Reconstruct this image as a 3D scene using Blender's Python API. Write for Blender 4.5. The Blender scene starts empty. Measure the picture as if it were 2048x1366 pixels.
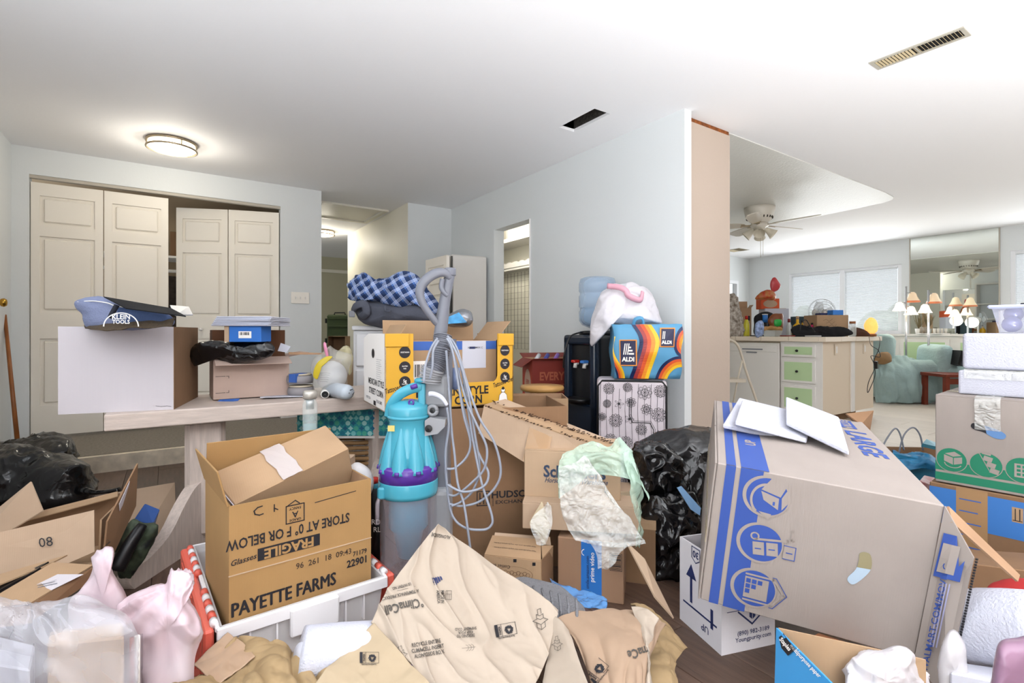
import bpy, bmesh, math, random
from mathutils import Vector, Matrix, noise, Euler
random.seed(7)
SC = bpy.context.scene
COL = SC.collection
PI = math.pi
# ---------------------------------------------------------------- camera
F_PX, CX, HV, EYE = 1010.0, 1024.0, 664.0, 0.96
_n = math.hypot(.826, .5635); FC, FS = .826/_n, .5635/_n
FWD = Vector((FS, FC, 0)); RGT = Vector((FC, -FS, 0)); UP = Vector((0, 0, 1))
YAW = -math.atan2(FS, FC)
cam = bpy.data.objects.new('camera', bpy.data.cameras.new('camera')); COL.objects.link(cam)
cam.data.sensor_width = 36; cam.data.lens = 36*F_PX/2048
cam.data.shift_y = -19/2048; cam.data.clip_start = .05; cam.data.clip_end = 200
cam.location = (0, 0, EYE); cam.rotation_euler = (PI/2, 0, YAW)
SC.camera = cam
# ---------------------------------------------------------------- light
SC.view_settings.view_transform = 'Standard'; SC.view_settings.look = 'None'
SC.view_settings.gamma = 1; SC.view_settings.use_curve_mapping = False
SC.view_settings.exposure = -0.18
wd = bpy.data.worlds.new('world'); SC.world = wd; wd.use_nodes = True
wb = wd.node_tree.nodes['Background']; wb.inputs[0].default_value = (.86, .93, 1, 1); wb.inputs[1].default_value = 1.8
def area(name, loc, rot, sx, sy, power, col=(1, 1, 1)):
    l = bpy.data.lights.new(name, 'AREA'); l.shape = 'RECTANGLE'; l.size = sx; l.size_y = sy; l.energy = power; l.color = col
    o = bpy.data.objects.new(name, l); COL.objects.link(o); o.location = loc; o.rotation_euler = [math.radians(a) for a in rot]
    return o
# added unseen front fill behind the camera, and daylight through the windows of the far room
area('front_fill', (1.6, -2.3, 1.5), (100, 0, 0), 4.6, 1.6, 6, (.95, .97, 1))
area('front_fill_right', (6.4, -2.3, 1.5), (100, 0, 0), 4.0, 1.6, 4, (1, .95, .88))
area('daylight_left_window', (-.96, 1.3, 1.6), (90, 0, -90), 2.4, 1.1, 22, (.86, .93, 1))
# added unseen fill lights near the floor, aimed up to brighten the ceiling
area('ceiling_fill', (.9, -1.65, .06), (192, 0, 0), 3.6, 1.5, 760, (.96, .98, 1))
area('ceiling_fill_right', (6.6, -1.4, .06), (190, 0, 0), 4.2, 1.8, 24, (1, .95, .88))
area('daylight_far_window', (9.35, 3.95, 1.5), (90, 0, 90), 1.7, 1.0, 44, (.95, .98, 1))
area('daylight_far_window_right', (9.35, 1.2, 1.5), (90, 0, 90), 1.2, 1.0, 22, (.95, .98, 1))

# ---------------------------------------------------------------- projection helpers (metres from picture positions at a chosen distance)
def W(lat, d, z=0): 
    p = FWD*d + RGT*lat; return Vector((p.x, p.y, z))
def P(u, v, d): 
    return W((u-CX)*d/F_PX, d, EYE-(v-HV)*d/F_PX)
def PZ(u, v, z):
    return P(u, v, F_PX*(EYE-z)/(v-HV))
def onX(u, X):
    r = (u-CX)/F_PX; return Vector((X, X*(FC-r*FS)/(FS+r*FC), 0))
def onY(u, Y):
    r = (u-CX)/F_PX; return Vector((Y*(FS+r*FC)/(FC-r*FS), Y, 0))
def dep(p): return p.x*FS+p.y*FC
# ---------------------------------------------------------------- materials
def S(h):
    h = h.lstrip('#'); o = []
    for i in (0, 2, 4):
        c = int(h[i:i+2], 16)/255; o.append(c/12.92 if c <= .04045 else ((c+.055)/1.055)**2.4)
    return (*o, 1)
MC = {}
def M(key, col='#808080', rough=.6, metal=0, bump=0, bscale=40, var=0, vscale=8, emit=0, alpha=1, trans=0, ior=1.45, spec=.5, kind='', col2=None, stretch=None, sheen=0, sub=0, rnd=0, cr_=.6):
    if key in MC: return MC[key]
    m = bpy.data.materials.new(key); m.use_nodes = True; MC[key] = m
    nt = m.node_tree; N = nt.nodes; L = nt.links; b = N['Principled BSDF']
    c = S(col); b.inputs['Base Color'].default_value = c
    b.inputs['Roughness'].default_value = rough; b.inputs['Metallic'].default_value = metal
    b.inputs['IOR'].default_value = ior; b.inputs['Specular IOR Level'].default_value = spec
    b.inputs['Transmission Weight'].default_value = trans; b.inputs['Alpha'].default_value = alpha
    if sheen: b.inputs['Sheen Weight'].default_value = sheen
    if emit: b.inputs['Emission Color'].default_value = c; b.inputs['Emission Strength'].default_value = emit
    tc = N.new('ShaderNodeTexCoord'); mp = N.new('ShaderNodeMapping'); L.new(tc.outputs['Object'], mp.inputs[0])
    if stretch: mp.inputs['Scale'].default_value = stretch
    if var or col2:
        nz = N.new('ShaderNodeTexNoise'); nz.inputs['Scale'].default_value = vscale; nz.inputs['Detail'].default_value = 5
        L.new(mp.outputs[0], nz.inputs['Vector'])
        rp = N.new('ShaderNodeValToRGB'); rp.color_ramp.elements[0].position = .3; rp.color_ramp.elements[1].position = .7
        if col2: c2 = S(col2); rp.color_ramp.elements[0].color = c; rp.color_ramp.elements[1].color = c2
        else:
            rp.color_ramp.elements[0].color = tuple(max(0, q*(1-var)) for q in c[:3])+(1,)
            rp.color_ramp.elements[1].color = tuple(min(1, q*(1+var)) for q in c[:3])+(1,)
        L.new(nz.outputs['Fac'], rp.inputs[0]); out = rp.outputs[0]
        if rnd:
            oi = N.new('ShaderNodeObjectInfo'); mr = N.new('ShaderNodeMapRange'); mr.inputs[3].default_value = 1-rnd; mr.inputs[4].default_value = 1+rnd*.6
            L.new(oi.outputs['Random'], mr.inputs[0]); vm = N.new('ShaderNodeVectorMath'); vm.operation = 'SCALE'
            L.new(out, vm.inputs[0]); L.new(mr.outputs[0], vm.inputs['Scale']); out = vm.outputs[0]
        L.new(out, b.inputs['Base Color'])
    if kind == 'card':   # corrugated board: faint flutes
        wv = N.new('ShaderNodeTexWave'); wv.inputs['Scale'].default_value = 60; wv.inputs['Distortion'].default_value = .3; L.new(mp.outputs[0], wv.inputs['Vector'])
        nz2 = N.new('ShaderNodeTexNoise'); nz2.inputs['Scale'].default_value = 9; L.new(mp.outputs[0], nz2.inputs['Vector'])
        ad = N.new('ShaderNodeMath'); ad.operation = 'MULTIPLY_ADD'; ad.inputs[1].default_value = .25
        L.new(wv.outputs['Fac'], ad.inputs[0]); L.new(nz2.outputs['Fac'], ad.inputs[2])
        bp = N.new('ShaderNodeBump'); bp.inputs['Strength'].default_value = .12; bp.inputs['Distance'].default_value = .003
        L.new(ad.outputs[0], bp.inputs['Height']); L.new(bp.outputs[0], b.inputs['Normal'])
    if kind == 'crinkle':
        v = N.new('ShaderNodeTexVoronoi'); v.feature = 'DISTANCE_TO_EDGE'; v.inputs['Scale'].default_value = bscale
        nz3 = N.new('ShaderNodeTexNoise'); nz3.inputs['Scale'].default_value = bscale*.35; nz3.inputs['Detail'].default_value = 3; L.new(mp.outputs[0], nz3.inputs['Vector'])
        ma = N.new('ShaderNodeVectorMath'); ma.operation = 'MULTIPLY_ADD'; ma.inputs[1].default_value = (.25, .25, .25); L.new(nz3.outputs['Color'], ma.inputs[0]); L.new(mp.outputs[0], ma.inputs[2]); L.new(ma.outputs[0], v.inputs['Vector'])
        mn = N.new('ShaderNodeMath'); mn.operation = 'MINIMUM'; mn.inputs[1].default_value = .35; L.new(v.outputs[0], mn.inputs[0])
        ad = N.new('ShaderNodeMath'); ad.operation = 'ADD'; L.new(mn.outputs[0], ad.inputs[0]); L.new(nz3.outputs['Fac'], ad.inputs[1])
        bp = N.new('ShaderNodeBump'); bp.inputs['Strength'].default_value = cr_; bp.inputs['Distance'].default_value = .012
        L.new(ad.outputs[0], bp.inputs['Height']); L.new(bp.outputs[0], b.inputs['Normal'])
    if kind == 'plaid':
        sp = N.new('ShaderNodeSeparateXYZ'); L.new(tc.outputs['UV'], sp.inputs[0])
        def band(out, fr, w, ph=0):
            a = N.new('ShaderNodeMath'); a.operation = 'MULTIPLY_ADD'; a.inputs[1].default_value = fr; a.inputs[2].default_value = ph; L.new(out, a.inputs[0])
            f = N.new('ShaderNodeMath'); f.operation = 'FRACT'; L.new(a.outputs[0], f.inputs[0])
            g = N.new('ShaderNodeMath'); g.operation = 'LESS_THAN'; g.inputs[1].default_value = w; L.new(f.outputs[0], g.inputs[0]); return g.outputs[0]
        cur = None
        def mix(fac, ca, cb, k=1):
            mm = N.new('ShaderNodeMix'); mm.data_type = 'RGBA'
            sc = N.new('ShaderNodeMath'); sc.operation = 'MULTIPLY'; sc.inputs[1].default_value = k; L.new(fac, sc.inputs[0]); L.new(sc.outputs[0], mm.inputs[0])
            if isinstance(ca, tuple): mm.inputs[6].default_value = ca
            else: L.new(ca, mm.inputs[6])
            mm.inputs[7].default_value = cb; return mm.outputs[2]
        q = mix(band(sp.outputs[0], 7, .42), S('#4a6cab'), S('#182a52'), .8)
        q = mix(band(sp.outputs[1], 7, .42), q, S('#1c2c50'), .6)
        for ax in (0, 1):
            for ph in (.22, .34, .10): q = mix(band(sp.outputs[ax], 7, .055, ph), q, S('#c6d2ea'), .7)
        L.new(q, b.inputs['Base Color'])
    if bump:
        nb = N.new('ShaderNodeTexNoise'); nb.inputs['Scale'].default_value = bscale; nb.inputs['Detail'].default_value = 6
        L.new(mp.outputs[0], nb.inputs['Vector'])
        bp = N.new('ShaderNodeBump'); bp.inputs['Strength'].default_value = bump; bp.inputs['Distance'].default_value = .01
        L.new(nb.outputs['Fac'], bp.inputs['Height']); L.new(bp.outputs[0], b.inputs['Normal'])
    return m
m_wall = M('wall paint', '#dde1e2', .55, bump=.05, bscale=60)
m_wallc = M('wall paint cream', '#e6e2d4', .5, bump=.05, bscale=60)
m_beige = M('wall paint beige', '#bfae9f', .38, bump=.1, bscale=70)
m_ceil = M('ceiling paint', '#f4f4f6', .75, bump=.08, bscale=30)
m_ceilk = M('kitchen ceiling paint', '#dcdcd6', .42, bump=.35, bscale=55)
m_white = M('white paint', '#e4e1dc', .45)
m_door = M('door paint', '#ebe5da', .5)
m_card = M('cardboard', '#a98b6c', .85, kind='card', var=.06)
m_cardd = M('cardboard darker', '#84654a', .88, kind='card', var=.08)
m_cardl = M('cardboard pale', '#b59c84', .85, kind='card', var=.05)
m_cardi = M('cardboard inside', '#a9876a', .9, kind='card', var=.05)
m_grey = M('grey printed board', '#9a908a', .75, kind='card', var=.04)
m_whiteb = M('white printed board', '#c8c2c7', .7, kind='card')
m_black = M('black ink', '#1b1a20', .6)
m_navy = M('navy ink', '#25305e', .6)
m_blue = M('blue ink', '#3a62ae', .55)
m_green = M('green ink', '#1f7a5c', .6)
m_white_ink = M('white ink', '#eeeae6', .6)
m_red = M('red ink', '#b8402c', .6)
m_blackp = M('black plastic', '#111114', .35)
m_trash = M('black bin liner', '#0d0d10', .2, kind='crinkle', bscale=14, cr_=.55, spec=.8)
m_tape = M('clear tape', '#d9c9a8', .18, alpha=.45)
m_greypl = M('grey plastic', '#85878e', .38)
m_steel = M('brushed steel', '#b0b0b2', .3, metal=1)
m_foam = M('styrofoam', '#bcbdc9', .7, bump=.4, bscale=160)
m_paperw = M('white paper', '#c2c3ce', .7)

# ---------------------------------------------------------------- object helpers
def link(name, me, mat=None, parent=None, smooth=False):
    o = bpy.data.objects.new(name, me); COL.objects.link(o)
    if mat is not None and not me.materials: me.materials.append(mat)
    if parent is not None: o.parent = parent
    if smooth:
        for p in me.polygons: p.use_smooth = True
    return o
def bm_link(name, bm, mat, parent=None, smooth=False, fix=True):
    if fix: bmesh.ops.recalc_face_normals(bm, faces=bm.faces)
    me = bpy.data.meshes.new(name); bm.to_mesh(me); bm.free()
    return link(name, me, mat, parent, smooth)
def tag(o, label=None, cat=None, group=None, kind=None):
    if label: o['label'] = label
    if cat: o['category'] = cat
    if group: o['group'] = group
    if kind: o['kind'] = kind
    return o
def thing(name, label, cat, loc=(0, 0, 0), rot=(0, 0, 0), group=None):
    o = bpy.data.objects.new(name, None); o.empty_display_size = .05; COL.objects.link(o)
    o.location = loc; o.rotation_euler = rot if not isinstance(rot, (int, float)) else (0, 0, rot)
    return tag(o, label, cat, group)
def R3(*deg): return tuple(math.radians(a) for a in deg)
def add_box(bm, lo, hi, M4=None, bevel=0, seg=1):
    x0, y0, z0 = lo; x1, y1, z1 = hi
    vs = [bm.verts.new(p) for p in ((x0,y0,z0),(x1,y0,z0),(x1,y1,z0),(x0,y1,z0),(x0,y0,z1),(x1,y0,z1),(x1,y1,z1),(x0,y1,z1))]
    fs = [bm.faces.new([vs[i] for i in q]) for q in ((3,2,1,0),(4,5,6,7),(0,1,5,4),(1,2,6,5),(2,3,7,6),(3,0,4,7))]
    if bevel:
        es = list({e for f in fs for e in f.edges})
        r = bmesh.ops.bevel(bm, geom=es, offset=bevel, segments=seg, profile=.5, affect='EDGES')
        vs = list({v for f in r['faces'] for v in f.verts} | {v for v in vs if v.is_valid})
    if M4 is not None:
        for v in vs: v.co = M4 @ v.co
    return vs
def box(name, lo, hi, mat, parent=None, M4=None, bevel=0, seg=1, smooth=False):
    bm = bmesh.new(); add_box(bm, lo, hi, M4, bevel, seg); return bm_link(name, bm, mat, parent, smooth)
def boxes(name, lst, mat, parent=None, bevel=0):
    bm = bmesh.new()
    for b in lst: add_box(bm, b[0], b[1], b[2] if len(b) > 2 else None, bevel)
    return bm_link(name, bm, mat, parent)
def struct(o, label=None): o['kind'] = 'structure'; 
def lathe_bm(bm, prof, n=24, c=(0, 0, 0), M4=None, cap=True, rx=1, ry=1):
    rings = []
    for r, z in prof:
        rings.append([bm.verts.new((c[0]+r*rx*math.cos(2*PI*k/n), c[1]+r*ry*math.sin(2*PI*k/n), c[2]+z)) for k in range(n)])
    for a, b in zip(rings, rings[1:]):
        for k in range(n): bm.faces.new((a[k], a[(k+1) % n], b[(k+1) % n], b[k]))
    if cap:
        bm.faces.new(rings[0][::-1]); bm.faces.new(rings[-1])
    if M4 is not None:
        for rg in rings:
            for v in rg: v.co = M4 @ v.co
def lathe(name, prof, mat, parent=None, n=24, c=(0, 0, 0), M4=None, cap=True, smooth=True, rx=1, ry=1):
    bm = bmesh.new(); lathe_bm(bm, prof, n, c, M4, cap, rx, ry); return bm_link(name, bm, mat, parent, smooth)
def cr(p0, p1, p2, p3, t):
    t2 = t*t; t3 = t2*t
    return .5*((2*p1)+(p2-p0)*t+(2*p0-5*p1+4*p2-p3)*t2+(3*p1-p0-3*p2+p3)*t3)
def spline(pts, k=6, closed=False):
    pts = [Vector(p) for p in pts]; n = len(pts); out = []
    rng = n if closed else n-1
    for i in range(rng):
        if closed: a, b, c, d = pts[i-1], pts[i], pts[(i+1) % n], pts[(i+2) % n]
        else: a, b, c, d = pts[max(i-1, 0)], pts[i], pts[i+1], pts[min(i+2, n-1)]
        for j in range(k): out.append(cr(a, b, c, d, j/k))
    if not closed: out.append(pts[-1])
    return out
def tube_bm(bm, pts, r, n=8, flat=1.0, cap=True):
    pts = [Vector(p) for p in pts]; m = len(pts); rr = r if isinstance(r, (list, tuple)) else [r]*m
    t = (pts[1]-pts[0]).normalized(); ref = Vector((0, 0, 1)) if abs(t.z) < .9 else Vector((1, 0, 0))
    nrm = t.cross(ref).normalized(); rings = []
    for i in range(m):
        tt = (pts[min(i+1, m-1)]-pts[max(i-1, 0)])
        tt = tt.normalized() if tt.length > 1e-9 else t
        ax = t.cross(tt)
        if ax.length > 1e-7: nrm = Matrix.Rotation(t.angle(tt), 3, ax.normalized()) @ nrm
        t = tt; bn = t.cross(nrm).normalized()
        rings.append([bm.verts.new(pts[i]+nrm*rr[i]*math.cos(2*PI*k/n)+bn*rr[i]*flat*math.sin(2*PI*k/n)) for k in range(n)])
    for a, b in zip(rings, rings[1:]):
        for k in range(n): bm.faces.new((a[k], a[(k+1) % n], b[(k+1) % n], b[k]))
    if cap: bm.faces.new(rings[0][::-1]); bm.faces.new(rings[-1])
def tube(name, pts, r, mat, parent=None, n=8, k=0, flat=1.0, closed=False):
    if k:
        q = pts
        if isinstance(r, (list, tuple)):
            r2 = spline([(x, 0, 0) for x in r], k); r = [abs(x.x) for x in r2]
        pts = spline(q, k, closed)
    bm = bmesh.new(); tube_bm(bm, pts, r, n, flat); return bm_link(name, bm, mat, parent, True)
def torus_pts(c, r, ax1, ax2, n=24):
    return [Vector(c)+Vector(ax1)*r*math.cos(2*PI*i/n)+Vector(ax2)*r*math.sin(2*PI*i/n) for i in range(n+1)]
def prism(name, poly, z0, z1, mat, parent=None, M4=None):
    bm = bmesh.new(); a = [bm.verts.new((x, y, z0)) for x, y in poly]; b = [bm.verts.new((x, y, z1)) for x, y in poly]; n = len(poly)
    bm.faces.new(a[::-1]); bm.faces.new(b)
    for i in range(n): bm.faces.new((a[i], a[(i+1) % n], b[(i+1) % n], b[i]))
    if M4 is not None:
        for v in bm.verts: v.co = M4 @ v.co
    return bm_link(name, bm, mat, parent)
def fm(o, ax, ay, az=None):
    ax = Vector(ax).normalized(); ay = Vector(ay); az = ax.cross(ay).normalized() if az is None else Vector(az); ay = az.cross(ax)
    m = Matrix.Identity(4)
    for i, a in enumerate((ax, ay, az)):
        for j in range(3): m[j][i] = a[j]
    m.translation = Vector(o); return m
# ---- crumple noise
_rf = random.Random(21); FOLD = []
for _k in range(6):
    _v = Vector((_rf.uniform(-1, 1), _rf.uniform(-1, 1), _rf.uniform(-1, 1))).normalized(); FOLD.append((_v.x, _v.y, _v.z, .22+.13*_k))
def crease(p, s, seed=0):
    q = p*s+Vector((seed*7.3, seed*3.1, seed*1.7))
    w = Vector((noise.noise(q*.6), noise.noise(q*.6+Vector((5, 5, 5))), noise.noise(q*.6+Vector((9, 2, 5)))))
    a = 1-min(1, abs(noise.noise(q*.45+w*.9))*2.6); b = 1-min(1, abs(noise.noise(q*1.0+w*.6+Vector((3, 8, 1))))*2.4)
    v = 0
    for k, (dx, dy, dz, f) in enumerate(FOLD):
        tt = (q.x*dx+q.y*dy+q.z*dz)*f+seed*k*.37+.9*noise.noise(q*.3+Vector((k*3.1, 0, seed))); v += abs((tt % 1)*2-1)*max(0, .45+1.1*noise.noise(q*.35+Vector((0, k*2.7, seed))))
    return .35*a**2+.2*b**3+.62*v-.6
def rid(p, s, seed=0): 
    q = p*s+Vector((seed*4.1, seed*9.7, seed*2.3)); return abs(noise.noise(q))*2-.5
class Surf: pass
def patch(name, grid, mat, parent=None, nu=60, nv=50, amp=.006, scale=9, thick=.0015, seed=1, fine=.4, uv=1.0, soft=0, folds=None):
    """bicubic sheet through a control grid of world points, crumpled, with real thickness"""
    G = [[Vector(p) for p in row] for row in grid]; R = len(G); C = len(G[0])
    rows = [spline(r, max(1, round(nu/(C-1)))) for r in G]
    cols = [spline([rows[i][j] for i in range(R)], max(1, round(nv/(R-1)))) for j in range(len(rows[0]))]
    A = len(cols); B = len(cols[0]); nr = [[None]*B for _ in range(A)]
    for i in range(A):
        for j in range(B):
            du = cols[min(i+1, A-1)][j]-cols[max(i-1, 0)][j]; dv = cols[i][min(j+1, B-1)]-cols[i][max(j-1, 0)]
            n = du.cross(dv); nr[i][j] = n.normalized() if n.length > 1e-12 else Vector((0, 0, 1))
    PT = [[None]*B for _ in range(A)]
    for i in range(A):
        for j in range(B):
            p = cols[i][j]
            h = (amp*crease(p, scale, seed)+amp*fine*crease(p, scale*2.7, seed+3)) if not soft else amp*(noise.noise(p*scale+Vector((seed, 0, 0)))+.5*noise.noise(p*scale*2.3+Vector((seed, 2, 0))))
            if folds: h += folds(i/(A-1), j/(B-1))
            PT[i][j] = p+nr[i][j]*h
    vs = [PT[i][j] for i in range(A) for j in range(B)]
    fs = [(i*B+j, (i+1)*B+j, (i+1)*B+j+1, i*B+j+1) for i in range(A-1) for j in range(B-1)]
    N0 = len(vs)
    if thick:
        vs += [PT[i][j]-nr[i][j]*thick for i in range(A) for j in range(B)]
        fs += [tuple(N0+q for q in f[::-1]) for f in fs]
        ed = [(i, 0) for i in range(A)]+[(A-1, j) for j in range(1, B)]+[(i, B-1) for i in range(A-2, -1, -1)]+[(0, j) for j in range(B-2, 0, -1)]
        ix = [i*B+j for i, j in ed]
        for a, b in zip(ix, ix[1:]+ix[:1]): fs.append((b, a, N0+a, N0+b))
    me = bpy.data.meshes.new(name); me.from_pydata([tuple(v) for v in vs], [], fs)
    ul = me.uv_layers.new(name='UVMap'); uvs = [(i/(A-1)*uv, j/(B-1)*uv) for i in range(A) for j in range(B)]*2
    for l in me.loops: ul.data[l.index].uv = uvs[l.vertex_index]
    o = link(name, me, mat, parent, True)
    s = Surf(); s.o = o; s.PT = PT; s.nr = nr; s.A = A; s.B = B
    def ev(a, b, off=0.0):
        x = min(max(a, 0), .9999)*(A-1); y = min(max(b, 0), .9999)*(B-1); i, j = int(x), int(y); fx, fy = x-i, y-j
        L = lambda T: T[i][j]*(1-fx)*(1-fy)+T[i+1][j]*fx*(1-fy)+T[i][j+1]*(1-fx)*fy+T[i+1][j+1]*fx*fy
        return L(PT)+L(nr).normalized()*off
    s.ev = ev
    return s
def puff(name, outline, d, thick, mat, parent=None, n=72, rings=14, amp=.012, scale=9, seed=1, k=.5, back=.6, fine=.4, center=None, soft=0, uvs=False, dirs=None, rad=0, rk=3.0, knot=None):
    """closed cushion-like body: outline points (u,v[,depth]) around a centre, bulging to real thickness"""
    pts = [P(q[0], q[1], q[2] if len(q) > 2 else d) for q in outline]
    c = sum(pts, Vector())/len(pts) if center is None else P(*center)
    kk = max(2, round(n/len(pts))); ol = spline(pts, kk, True); n = len(ol)
    nrm = (Vector((0, 0, EYE))-c).normalized(); nrm.z *= .5; nrm.normalize()
    if dirs: nrm = Vector(dirs).normalized()
    vs = []; fs = []
    for side in (1, -1):
        T = thick if side > 0 else thick*back
        for ri in range(rings+1):
            r = math.sin(ri/rings*PI/2)
            if side < 0 and ri == rings: continue
            for a in range(n if ri else 1):
                p = c.lerp(ol[a], r)+nrm*side*T*(max(0, 1-r*r)**k)
                if soft: h = amp*(noise.noise(p*scale+Vector((seed, 0, 0)))+.4*noise.noise(p*scale*2.5+Vector((seed, 2, 0))))
                else: h = amp*(crease(p, scale, seed)+fine*crease(p, scale*2.6, seed+2))
                if rad:
                    kp = P(*knot) if knot else c; e = p-kp; ev_ = e.normalized() if e.length > 1e-6 else e
                    h += rad*((1-min(1, abs(noise.noise(ev_*rk+Vector((seed, e.length*2, 0))))*2.2))**1.5-.4)*min(1, e.length/.08)
                vs.append(p+(p-c+nrm*side*.05).normalized()*h)
    def idx(side, ri, a):
        a %= n
        if side > 0: return 0 if ri == 0 else 1+(ri-1)*n+a
        if ri == rings: return idx(1, rings, a)
        base = 1+rings*n
        return base if ri == 0 else base+1+(ri-1)*n+a
    for side in (1, -1):
        for a in range(n):
            t = (idx(side, 0, 0), idx(side, 1, a), idx(side, 1, a+1)); fs.append(t if side > 0 else t[::-1])
            for ri in range(1, rings):
                q = (idx(side, ri, a), idx(side, ri+1, a), idx(side, ri+1, a+1), idx(side, ri, a+1)); fs.append(q if side > 0 else q[::-1])
    me = bpy.data.meshes.new(name); me.from_pydata([tuple(v) for v in vs], [], fs)
    if uvs:
        ul = me.uv_layers.new(name='UVMap')
        for l in me.loops:
            q = vs[l.vertex_index]-c; ul.data[l.index].uv = ((q.dot(RGT)*.85+q.z*.55)*2.5+.5, (q.z*.85-q.dot(RGT)*.55)*2.5+.5)
    return link(name, me, mat, parent, True)
def reroot(t, o):
    """parent a world-space mesh to a thing keeping place"""
    bpy.context.view_layer.update(); o.parent = t; o.matrix_parent_inverse = t.matrix_world.inverted(); return o
# ---- printing
def text_mesh(s, size, bold=0.0, align='CENTER', res=2, shear=0, sx=1.0):
    cu = bpy.data.curves.new('t', 'FONT'); cu.body = s; cu.size = size; cu.align_x = align; cu.align_y = 'CENTER'; cu.offset = bold*size; cu.resolution_u = res; cu.shear = shear
    o = bpy.data.objects.new('t', cu); COL.objects.link(o)
    dg = bpy.context.evaluated_depsgraph_get(); me = bpy.data.meshes.new_from_object(o.evaluated_get(dg), depsgraph=dg)
    bpy.data.objects.remove(o); bpy.data.curves.remove(cu)
    for v in me.vertices: v.co.x *= sx
    return me
def face(dims, k, off=.0009):
    w, d, h = dims
    if k == 'f': return fm((0, -off, 0), (1, 0, 0), (0, 0, 1))
    if k == 'b': return fm((w, d+off, 0), (-1, 0, 0), (0, 0, 1))
    if k == 'r': return fm((w+off, 0, 0), (0, 1, 0), (0, 0, 1))
    if k == 'l': return fm((-off, d, 0), (0, -1, 0), (0, 0, 1))
    if k == 't': return fm((0, 0, h+off), (1, 0, 0), (0, 1, 0))
def put_text(parent, s, fmx, a, b, size, mat=None, rot=0, bold=0.012, align='CENTER', sx=1.0, shear=0, lift=0, name='printed_lettering'):
    me = text_mesh(s, size, bold, align, 2, shear, sx)
    me.transform(fmx @ Matrix.Translation((a, b, lift)) @ Matrix.Rotation(math.radians(rot), 4, 'Z'))
    return link(name, me, mat or m_black, parent)
def polys_bm(bm, lst, fmx, lift=0):
    for pl in lst:
        vs = [bm.verts.new(fmx @ Vector((x, y, lift))) for x, y in pl]
        if len(vs) > 2: bm.faces.new(vs)
def put_polys(parent, lst, fmx, mat, name='printed_mark', lift=0):
    bm = bmesh.new(); polys_bm(bm, lst, fmx, lift); me = bpy.data.meshes.new(name); bm.to_mesh(me); bm.free(); return link(name, me, mat, parent)
def rect(x0, y0, x1, y1): return [(x0, y0), (x1, y0), (x1, y1), (x0, y1)]
def circ(x, y, r, n=28, ry=None, a0=0, a1=360): 
    return [(x+r*math.cos(math.radians(a0+(a1-a0)*i/n)), y+(ry or r)*math.sin(math.radians(a0+(a1-a0)*i/n))) for i in range(n)]
def ring(x, y, r, w, n=28, ry=1.0, a0=0, a1=360):
    out = []
    for i in range(n):
        t0 = math.radians(a0+(a1-a0)*i/n); t1 = math.radians(a0+(a1-a0)*(i+1)/n)
        out.append([(x+r*math.cos(t0), y+r*ry*math.sin(t0)), (x+r*math.cos(t1), y+r*ry*math.sin(t1)), (x+(r-w)*math.cos(t1), y+(r-w)*ry*math.sin(t1)), (x+(r-w)*math.cos(t0), y+(r-w)*ry*math.sin(t0))])
    return out
def stroke(pts, w):
    out = []
    for (x0, y0), (x1, y1) in zip(pts, pts[1:]):
        dx, dy = x1-x0, y1-y0; l = math.hypot(dx, dy) or 1; nx, ny = -dy/l*w/2, dx/l*w/2; ex, ey = dx/l*w/2, dy/l*w/2
        out.append([(x0+nx-ex, y0+ny-ey), (x1+nx+ex, y1+ny+ey), (x1-nx+ex, y1-ny+ey), (x0-nx-ex, y0-ny-ey)])
    return out
def xf(lst, s=1, dx=0, dy=0, rot=0):
    c, q = math.cos(math.radians(rot)), math.sin(math.radians(rot))
    return [[(dx+s*(x*c-y*q), dy+s*(x*q+y*c)) for x, y in pl] for pl in lst]
def barcode(x0, y0, w, h, n=24, seed=1, vert=False):
    rg = random.Random(seed); out = []; x = 0
    while x < 1:
        b = rg.choice((.4, .7, 1.1))/n; g = rg.choice((.4, .7, 1))/n
        if x+b > 1: break
        out.append(rect(x0+x*w, y0, x0+(x+b)*w, y0+h) if not vert else rect(x0, y0+x*h, x0+w, y0+(x+b)*h)); x += b+g
    return out
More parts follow.
